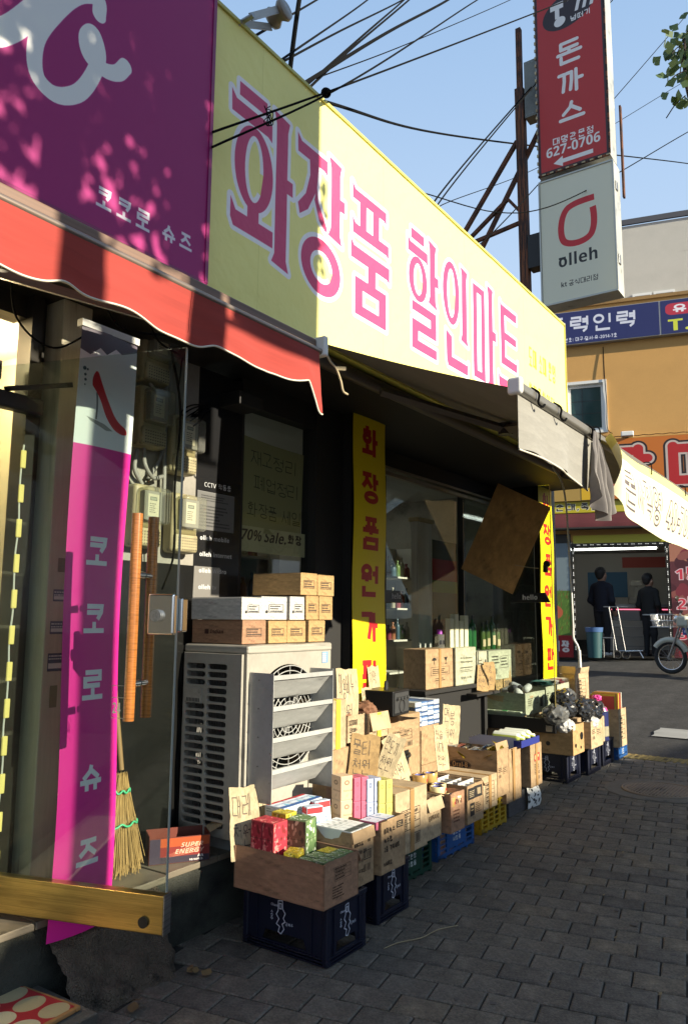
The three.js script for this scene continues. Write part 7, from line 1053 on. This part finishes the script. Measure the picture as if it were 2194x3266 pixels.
function person(label, s, n, turn, shirt, o = {}) {
  const t = thing('person', label, 'person'); const c = Math.cos(OR), sn = Math.sin(OR); t.position.set(OX + s * 0.2553 - n * 0.9669, G + 0.03, s * 0.9669 + n * 0.2553); t.rotation.y = OR + turn;
  const skin = mat('skin', [0.36, 0.21, 0.14], { roughness: 0.6 });
  const up = [[[0, 0.95, 0], [0, 1.32, -0.01], 0.155, 0.165, 0.7], [[-0.13, 1.38, 0], [0.13, 1.38, 0], 0.075, 0.075], [[-0.19, 1.36, 0], [-0.25, 1.10, -0.03], 0.06, 0.05], [[-0.25, 1.10, -0.03], [-0.18, 0.92, 0.14], 0.048, 0.04], [[0.19, 1.36, 0], [0.25, 1.10, -0.03], 0.06, 0.05], [[0.25, 1.10, -0.03], [0.17, 0.92, 0.14], 0.048, 0.04], [[0, 1.4, 0], [0, 1.48, 0.01], 0.06, 0.055]];
  const legs = [[[-0.085, 0.94, 0], [-0.09, 0.5, 0.01], 0.10, 0.07], [[-0.09, 0.5, 0.01], [-0.095, 0.09, -0.01], 0.066, 0.05], [[0.085, 0.94, 0], [0.09, 0.5, 0.01], 0.10, 0.07], [[0.09, 0.5, 0.01], [0.095, 0.09, -0.01], 0.066, 0.05]];
  const head = [[[0, 1.58, 0.01], [0, 1.64, 0], 0.088, 0.10], [[0, 1.50, 0.03], [0, 1.56, 0.03], 0.055, 0.075], [[0, 1.555, 0.10], [0, 1.59, 0.10], 0.016, 0.010], [[-0.10, 1.58, 0], [-0.10, 1.61, 0], 0.016, 0.016], [[0.10, 1.58, 0], [0.10, 1.61, 0], 0.016, 0.016], [[0, 1.44, 0], [0, 1.52, 0.01], 0.05, 0.052]];
  const hand = (x) => [[[x, 0.92, 0.14], [x * 0.94, 0.87, 0.18], 0.032, 0.03], ...[0, 1, 2, 3].map((i) => [[x * 0.94 - 0.02 + i * 0.014, 0.87, 0.185], [x * 0.9 - 0.02 + i * 0.013, 0.815 - 0.006 * (i === 1 || i === 2), 0.20], 0.0095, 0.008]), [[x * 0.94 - Math.sign(x) * 0.025, 0.88, 0.17], [x * 0.86 - Math.sign(x) * 0.03, 0.85, 0.20], 0.010, 0.009]];
  part(t, 'body', [bodyMesh([...head, ...hand(-0.18), ...hand(0.17)], 0.5, 88, 0, 1.25, 0.03)], skin);
  part(t, 'jacket', bodyMesh(up, 0.42, 44, 0, 1.17, 0.02), shirt); part(t, 'trousers', bodyMesh(legs, 0.56, 48, 0, 0.53, 0), o.legs || mat('dark trousers', [0.012, 0.012, 0.014], { roughness: 0.9 }));
  part(t, 'hem', new THREE.TorusGeometry(0.155, 0.014, 8, 28).scale(1, 0.72, 1).rotateX(Math.PI / 2).translate(0, 0.885, 0), o.hem || shirt);
  part(t, 'hair', bodyMesh([[[0, 1.66, -0.02], [0, 1.68, -0.01], 0.105, 0.10], [[0, 1.58, -0.055], [0, 1.66, -0.045], 0.07, 0.085]], 0.2, 36, 0, 1.64, -0.02), mat('black hair', [0.012, 0.010, 0.009], { roughness: 0.6 }));
  for (const x of [-0.095, 0.095]) part(t, 'shoe', rb(x - 0.045, x + 0.045, 0, 0.075, -0.08, 0.17, 0.03, 3), o.shoe || M.black);
  for (const x of [-0.035, 0.035]) part(t, 'eye', new THREE.SphereGeometry(0.012, 10, 8).translate(x, 1.605, 0.088), M.black);
  if (o.scale) t.scale.setScalar(o.scale);
  part(t, 'mouth', rb(-0.025, 0.025, 1.518, 1.526, 0.10, 0.106, 0.002), mat('lips', [0.28, 0.10, 0.08])); return t;
}
person('person in a long dark navy coat standing behind the blue bin', -2.12, -0.55, 2.6, mat('navy coat', [0.010, 0.012, 0.022], { roughness: 0.9 }), { shoe: M.white, scale: 1.03 });
person('person in a black jacket with white hem seen from behind', -1.22, -0.45, Math.PI - 0.7, mat('black jacket', [0.012, 0.012, 0.012], { roughness: 0.85 }), { hem: mat('white hem', [0.45, 0.44, 0.42]), scale: 0.95 });
{ // bin, folding trolley, stool
  const b = othing('rubbish_bin', 'teal plastic bin with a blue bag at the meat shop door', 'bin'); part(b, 'body', new THREE.CylinderGeometry(0.16, 0.13, 0.56, 28, 1, true).translate(-2.27, G + 0.31, 0.16), mat('teal plastic', [0.012, 0.06, 0.07], { roughness: 0.5 })); part(b, 'base', cyl(0.13, 0.13, 0.02, 28).translate(-2.27, G + 0.035, 0.16), mats['teal plastic']); part(b, 'bag', new THREE.CylinderGeometry(0.175, 0.165, 0.09, 28, 2, true).translate(-2.27, G + 0.57, 0.16), mat('blue bag', [0.06, 0.12, 0.26], { roughness: 0.3 }));
  const c = othing('folding_trolley', 'chrome folding hand trolley standing in the meat shop doorway', 'trolley'), g = G + 0.04; part(c, 'frame', [bar(V(-1.98, g + 0.98, 0.05), V(-1.86, g + 0.10, 0.12), 0.012), bar(V(-1.82, g + 0.98, 0.05), V(-1.70, g + 0.10, 0.12), 0.012), bar(V(-2.08, g + 0.98, 0.04), V(-1.62, g + 0.98, 0.04), 0.010), bar(V(-1.95, g + 0.62, 0.08), V(-1.75, g + 0.62, 0.08), 0.008)], M.steel); part(c, 'base', [bar(V(-1.86, g + 0.12, 0.12), V(-1.40, g + 0.14, 0.20), 0.010), bar(V(-1.70, g + 0.12, 0.2), V(-1.38, g + 0.14, 0.28), 0.010), bar(V(-1.45, g + 0.14, 0.2), V(-1.38, g, 0.26), 0.008)], M.chrome); for (const x of [-1.86, -1.70]) part(c, 'wheel', new THREE.TorusGeometry(0.07, 0.018, 8, 24).translate(x, g + 0.05, 0.14), M.rubber);
  const st = othing('low_stool', 'small steel stool beside the bin', 'stool'); part(st, 'seat', rb(-2.12, -1.9, G + 0.40, G + 0.425, -0.02, 0.2, 0.01), M.steel); for (const [x, z] of [[-2.1, 0], [-1.92, 0], [-2.1, 0.18], [-1.92, 0.18]]) part(st, 'leg', bar(V(x, G + 0.40, z), V(x, G + 0.031, z), 0.009), M.steel);
}
{ // delivery motorbike, front wheel towards the entrance
  const t = thing('motorbike', 'white and red delivery motorbike with a front basket parked on the road', 'motorbike', [14.4, roadY(14.4) + 0.02, -0.52], -Math.PI / 2 - 0.28 + 0.1);
  // local +x points to the rear of the bike, wheel axle at x = 0
  const body = mat('bike white', [0.46, 0.46, 0.38], { roughness: 0.3, clearcoat: 0.5 }), red = mat('bike red', [0.36, 0.02, 0.03], { roughness: 0.25, clearcoat: 0.6 });
  const wheel = (x) => { const w = part(t, 'wheel', new THREE.TorusGeometry(0.25, 0.036, 10, 40).translate(x, 0.28, 0), M.rubber); part(w, 'rim', new THREE.TorusGeometry(0.215, 0.013, 8, 40).translate(x, 0.28, 0), M.chrome); const sp = [place(cyl(0.045, 0.045, 0.11, 16), x, 0.28, 0, Math.PI / 2)]; for (let i = 0; i < 18; i++) { const a = i * Math.PI / 9; sp.push(bar(V(x + 0.04 * Math.cos(a + 0.4), 0.28 + 0.04 * Math.sin(a + 0.4), 0.025 * (i % 2 ? 1 : -1)), V(x + 0.21 * Math.cos(a), 0.28 + 0.21 * Math.sin(a), 0), 0.003, 5)); } part(w, 'spokes', sp, M.steel); };
  wheel(0); wheel(1.22);
  part(t, 'front_fender', new THREE.TorusGeometry(0.30, 0.055, 8, 20, 2.2).rotateZ(0.35).translate(0, 0.28, 0), body);
  part(t, 'fork', [bar(V(0, 0.28, 0.07), V(0.22, 0.86, 0.06), 0.02), bar(V(0, 0.28, -0.07), V(0.22, 0.86, -0.06), 0.02)], M.steel);
  part(t, 'leg_shield', cloth(8, 10, (u, v) => [0.26 + 0.14 * (1 - v) + 0.10 * (2 * u - 1) ** 2, 0.25 + v * 0.58, (u - 0.5) * 0.42 * (0.75 + 0.25 * v)], 0.012), body);
  part(t, 'steering_head', rb(0.15, 0.34, 0.80, 1.0, -0.10, 0.10, 0.05, 3), body); part(t, 'headlight', new THREE.SphereGeometry(0.085, 18, 12).scale(0.7, 0.9, 1).translate(0.14, 0.94, 0), M.chrome);
  part(t, 'handlebar', [tube([[0.36, 1.06, -0.34], [0.27, 1.03, -0.18], [0.25, 1.0, 0], [0.27, 1.03, 0.18], [0.36, 1.06, 0.34]], 0.013, 30, 8)], M.chrome); for (const z of [-1, 1]) { part(t, 'grip', bar(V(0.34, 1.055, z * 0.30), V(0.39, 1.07, z * 0.40), 0.019), M.rubber); const mr = part(t, 'mirror', [bar(V(0.29, 1.04, z * 0.2), V(0.27, 1.26, z * 0.27), 0.006), new THREE.SphereGeometry(0.06, 14, 10).scale(0.25, 0.8, 1.2).translate(0.27, 1.29, z * 0.28)], M.black); }
  const bk = []; for (let i = 0; i < 8; i++) bk.push(bar(V(-0.22, 0.80, -0.14 + i * 0.04), V(-0.26, 1.02, -0.16 + i * 0.0457), 0.004, 5), bar(V(0.10, 0.80, -0.14 + i * 0.04), V(0.13, 1.02, -0.16 + i * 0.0457), 0.004, 5), bar(V(-0.22 + i * 0.0457, 0.80, -0.14), V(-0.26 + i * 0.0557, 1.02, -0.16), 0.004, 5), bar(V(-0.22 + i * 0.0457, 0.80, 0.14), V(-0.26 + i * 0.0557, 1.02, 0.16), 0.004, 5)); for (const y of [0.8, 0.91, 1.02]) bk.push(bar(V(-0.26, y, -0.16), V(0.13, y, -0.16), 0.006), bar(V(-0.26, y, 0.16), V(0.13, y, 0.16), 0.006), bar(V(-0.26, y, -0.16), V(-0.26, y, 0.16), 0.006), bar(V(0.13, y, -0.16), V(0.13, y, 0.16), 0.006)); part(t, 'basket', bk, M.chrome);
  part(t, 'frame_tube', [bar(V(0.27, 0.85, 0), V(0.55, 0.48, 0), 0.05), bar(V(0.55, 0.48, 0), V(1.2, 0.62, 0), 0.05)], body); part(t, 'engine', rb(0.50, 0.84, 0.24, 0.46, -0.11, 0.11, 0.03), M.steel); part(t, 'side_cover', rb(0.72, 1.15, 0.44, 0.66, -0.13, 0.13, 0.06, 3), red); part(t, 'tank_cover', rb(0.36, 0.68, 0.62, 0.80, -0.09, 0.09, 0.05, 3), red); part(t, 'seat', rb(0.62, 1.25, 0.70, 0.79, -0.13, 0.13, 0.04, 3), M.rubber); part(t, 'rear_fender', new THREE.TorusGeometry(0.31, 0.05, 8, 20, 2.0).rotateZ(0.3).translate(1.22, 0.28, 0), body); part(t, 'exhaust', bar(V(0.55, 0.22, 0.14), V(1.45, 0.30, 0.15), 0.04, 12), M.chrome); part(t, 'stand', bar(V(0.8, 0.26, -0.08), V(0.86, 0.0, -0.22), 0.014), M.steel);
  const cb = part(t, 'carrier', rb(1.05, 1.5, 0.82, 1.2, -0.22, 0.22, 0.03), M.blue);
  const pl = printMat('plate', 64, 64, (c) => { c.fillStyle = '#3a4a8a'; c.fillRect(0, 0, 64, 64); latin(c, 'KF', 10, 44, 34, { color: '#c8cce0' }); }); decal(t, 'sticker', pl, 0.34, 0.73, 0.135, 0.12, 0.12);
}
// ---------- overhead cables ----------
{
  const C = [
    ['pair of cables crossing the yellow sign, upper strand', [[2.19, 3.545, 0.32], [2.94, 4.17, 0.37], [8.01, 8.53, 0.6], [12, 12, 0.8]], 0.006],
    ['pair of cables crossing the yellow sign, lower strand', [[2.19, 3.475, 0.32], [2.945, 4.160, 0.365], [5.84, 7.05, -0.09], [9, 10.2, -0.5]], 0.006],
    ['thick cable with a small clamp above the yellow sign', [[3.1, 4.42, -0.04], [5.02, 6.37, -0.55], [7.32, 8.65, -1.12], [10, 11.4, -1.8]], 0.014],
    ['dark cable rising steeply beside the thick one', [[3.2, 4.44, -0.06], [4.32, 5.68, -0.48], [6.27, 7.84, -1.05], [8, 9.8, -1.5]], 0.009],
    ['second dark cable twisted round the steep one', [[3.3, 4.58, -0.12], [4.39, 5.84, -0.34], [6.24, 7.84, -1.09], [8, 9.85, -1.6]], 0.008],
    ['cable leaving the sign top towards the upper wires', [[2.8, 4.33, 0.05], [4.04, 5.61, -0.37], [6.23, 7.84, -1.1], [8, 9.7, -1.7]], 0.008],
    ['thin cable beside the vertical black drop', [[2.85, 4.4, 0.14], [5.27, 7.04, -0.91], [7, 9, -1.6]], 0.007],
    ['cable running up behind the insulator', [[2.5, 4.24, 0.2], [4.29, 6.24, -0.74], [5.5, 7.6, -1.4]], 0.008],
    ['hair-thin wire high above the sign', [[3.2, 4.55, -0.1], [5.5, 6.63, -0.68], [8.59, 9.45, -0.86], [11, 11.7, -1]], 0.005],
    ['long cable sagging from the sign to the far side', [[3.1, 4.32, 0.16], [6.65, 6.46, -0.83], [16.25, 10.89, -0.1], [20, 12.5, 0.3]], 0.010],
    ['black drop cable rising straight from the roof edge', [[3.1, 4.2, -0.05], [3.1, 4.97, 0.05], [3.12, 5.8, 0.2]], 0.014],
    ['service cable crossing the red sign', [[5.6, 4.9, -0.55], [5.83, 5.21, -0.55], [8.01, 7.64, -0.42], [11.22, 11.06, -0.23]], 0.008],
    ['second service cable beside the one crossing the red sign', [[5.6, 4.88, -0.5], [5.86, 5.22, -0.5], [7.95, 7.60, -0.36], [11.2, 11.06, -0.26]], 0.007],
    ['loose wire drooping past the white projecting sign', [[5.7, 5.29, -0.62], [6.69, 5.45, -0.3], [7.33, 5.71, -0.04], [10.11, 7.77, 0.92], [13, 10, 1.9]], 0.006],
    ['wire climbing behind the projecting signs', [[6.4, 4.95, -0.5], [6.55, 5.08, -0.43], [10.35, 8.58, -0.3], [13.9, 12.43, 0.42]], 0.006],
    ['faint wire towards the far rooftops', [[6.1, 5.3, -0.75], [6.28, 5.45, -0.72], [10.03, 7.95, -0.91], [14.04, 11.24, 0.34]], 0.005],
  ];
  for (const [l, p, r] of C) solo('overhead_cable', l, 'cable', tube(p, r, 60, 6), M.cable, 'overhead cables');
  const k = thing('cable_knot', 'knot of wire ties where the sign cables meet', 'wire tie', [2.94, 4.168, 0.37]); for (let i = 0; i < 6; i++) part(k, 'loop', new THREE.TorusGeometry(0.022, 0.005, 5, 16).rotateX(i * 0.7).rotateY(i * 1.1), M.cable);
  const w = thing('wire_tangle', 'scribble of thin wire hanging on the cable pair', 'wire'); part(w, 'strand', tube(Array.from({ length: 16 }, (_, i) => V(2.49 + 0.028 * Math.sin(i * 2.1), 3.75 + 0.045 * Math.cos(i * 1.7) + 0.002 * i, 0.375 + 0.008 * Math.sin(i))), 0.0022, 90, 5), M.cable);
  const ins = thing('cable_insulator', 'ceramic insulator on a grey metal strap above the yellow sign', 'insulator', [2.70, 4.50, 0.26]);
  part(ins, 'strap', [sqbar(V(-0.25, -0.20, 0.02), V(0.0, 0.03, 0.02), 0.035, 0.006), sqbar(V(-0.25, -0.20, -0.05), V(-0.02, -0.06, -0.05), 0.035, 0.006)], M.galv); part(ins, 'spool', new THREE.LatheGeometry([[0, -0.05], [0.05, -0.05], [0.055, -0.03], [0.032, 0], [0.055, 0.03], [0.05, 0.05], [0, 0.05]].map((p) => new THREE.Vector2(...p)), 20).rotateX(1.4).translate(-0.01, 0.0, -0.01), mat('ceramic', [0.22, 0.17, 0.11], { roughness: 0.2 })); part(ins, 'bolt', bar(V(-0.25, -0.2, -0.07), V(-0.25, -0.2, 0.04), 0.012), M.steel);
  part(ins, 'anchor_rod', bar(V(-0.25, -0.2, -0.02), V(-0.30, -0.30, -0.20), 0.008), M.steel);
}
// ---------- street side: what throws the shade ----------
const fan = (() => { const s = new THREE.Shape(); s.moveTo(0, 0); s.quadraticCurveTo(-0.3, 0.35, -0.6, 0.55); s.quadraticCurveTo(-0.35, 0.92, -0.04, 0.9); s.lineTo(0, 0.72); s.lineTo(0.04, 0.9); s.quadraticCurveTo(0.35, 0.92, 0.6, 0.55); s.quadraticCurveTo(0.3, 0.35, 0, 0); return new THREE.ShapeGeometry(s, 3); })();
function leaves(n, where, size) { // scattered fan leaves, one mesh
  const gs = []; for (let i = 0; i < n; i++) { const p = where(i), s = size * rnd(0.75, 1.25); gs.push(fan.clone().scale(s, s, s).rotateX(rnd(-1.2, 1.2)).rotateZ(rnd(0, 6.28)).rotateY(rnd(0, 6.28)).translate(p.x, p.y, p.z)); } return mergeGeometries(gs);
}
{ // ginkgo on the kerb: trunk shadow and dapples on the magenta sign
  const t = thing('street_tree', 'ginkgo street tree on the kerb opposite the shoe shop', 'tree', [1.64, 0, 4.3]);
  part(t, 'trunk', [new THREE.CylinderGeometry(0.085, 0.11, 5.2, 14).translate(0, 2.6, 0)], M.bark);
  const limbs = [], tips = []; for (let i = 0; i < 14; i++) { const a = i * 2.4, y = 4.15 + i * 0.16, L = 1.35 - i * 0.04, e = V(Math.cos(a) * L, y + 0.75, Math.sin(a) * L * 0.75); limbs.push(bar(V(0, y, 0), e, 0.025, 6)); for (let k = 1; k <= 4; k++) tips.push(V(e.x * k / 4, y + 0.75 * k / 4, e.z * k / 4)); } part(t, 'limbs', limbs, M.bark);
  part(t, 'crown', leaves(10500, () => { const c = pick(tips); return V(c.x + rnd(-0.32, 0.32), c.y + rnd(-0.2, 0.36), c.z + rnd(-0.3, 0.3)); }, 0.075), M.leaf);
  const u = thing('street_tree', 'ginkgo street tree whose twig hangs into the sky by the projecting signs', 'tree', [8.6, 0, 3.7]);
  part(u, 'trunk', new THREE.CylinderGeometry(0.08, 0.13, 7, 14).translate(0, 3.5, 0), M.bark);
  const br = tube([[0, 5.0, 0], [-1.4, 5.9, -0.8], [-2.6, 6.0, -1.5], [-3.3, 5.55, -1.95], [-3.40, 5.15, -1.99], [-3.41, 4.95, -1.97]], 0.011, 40, 6); part(u, 'branch', br, M.bark);
  for (let i = 0; i < 14; i++) { const y = 5.75 - i * 0.06, x = -3.05 - 0.36 * Math.min(1, i / 6), z = -1.8 - 0.19 * Math.min(1, i / 6), a = i * 2.3; part(u, 'twig', tube([[x, y, z], [x + 0.06 * Math.cos(a), y - 0.03, z + 0.06 * Math.sin(a)], [x + 0.13 * Math.cos(a), y - 0.11, z + 0.13 * Math.sin(a)]], 0.004, 8, 5), M.bark); }
  const lp = new THREE.CatmullRomCurve3([V(-2.9, 5.85, -1.7), V(-3.35, 5.45, -1.97), V(-3.43, 5.25, -2.03), V(-3.40, 4.9, -1.97)]);
  for (let i = 0; i < 90; i++) { const q = lp.getPoint(Math.pow(rnd(), 0.8)), s = rnd(0.055, 0.085), m = part(u, 'leaf', fan, M.leaf); m.scale.setScalar(s); m.position.set(q.x + rnd(-0.1, 0.1), q.y + rnd(-0.13, 0.10), q.z + rnd(-0.09, 0.12)); m.rotation.set(rnd(-1, 1), rnd(0, 6), rnd(0, 6)); }
}
{ // utility pole with an added long shade banner
  const t = thing('street_pole', 'concrete street pole on the kerb carrying an added shade banner', 'pole', [2.22, 0, 4.0]);
  part(t, 'shaft', new THREE.CylinderGeometry(0.085, 0.105, 9, 20).translate(0, 4.5, 0), M.concrete); part(t, 'banner_arm', [bar(V(0, 6.25, 0), V(1.08, 6.25, 0), 0.018), bar(V(0, 3.9, 0), V(1.08, 3.9, 0), 0.018)], M.steel);
  part(t, 'banner', cloth(8, 20, (u, v) => [0.13 + u * 0.90, 3.92 + v * 2.31, 0.02 * Math.sin(u * 4 + v * 3)], 0.002), mat('shade banner', [0.42, 0.40, 0.36], { roughness: 0.8, map: T.fabric }));  // added to throw the straight shade edge on the yellow sign
}
{ // shops across the street whose roof line shades the pavement
  const t = thing('opposite_building', 'row of low shops across the street', 'building', [6, 0, 14.3], -0.19);
  const H = 4.97;
  part(t, 'wall', bb(-3.75, 20, 0, H, 0, 7), mat('brown brick facade', [0.22, 0.13, 0.09], { map: T.stone, roughness: 0.9 })); part(t, 'roof', bb(-3.8, 20.2, H, H + 0.12, -0.15, 7.2), M.concrete);
  for (let i = 4; i < 8; i++) { const w = part(t, 'window', bb(-20 + i * 5, -16.6 + i * 5, 0.6, 2.6, -0.03, -0.001), M.aluDark); part(w, 'pane', bb(-19.9 + i * 5, -16.7 + i * 5, 0.7, 2.5, -0.036, -0.031), mat('far pane', [0.05, 0.06, 0.06], { roughness: 0.08 })); part(t, 'sign', bb(-20.2 + i * 5, -16.2 + i * 5, 3.0, 3.9, -0.12, -0.001), [M.orangeWall, M.blue, M.cardWhite, M.green][i % 4]); }
}
renderer.render(scene, camera);
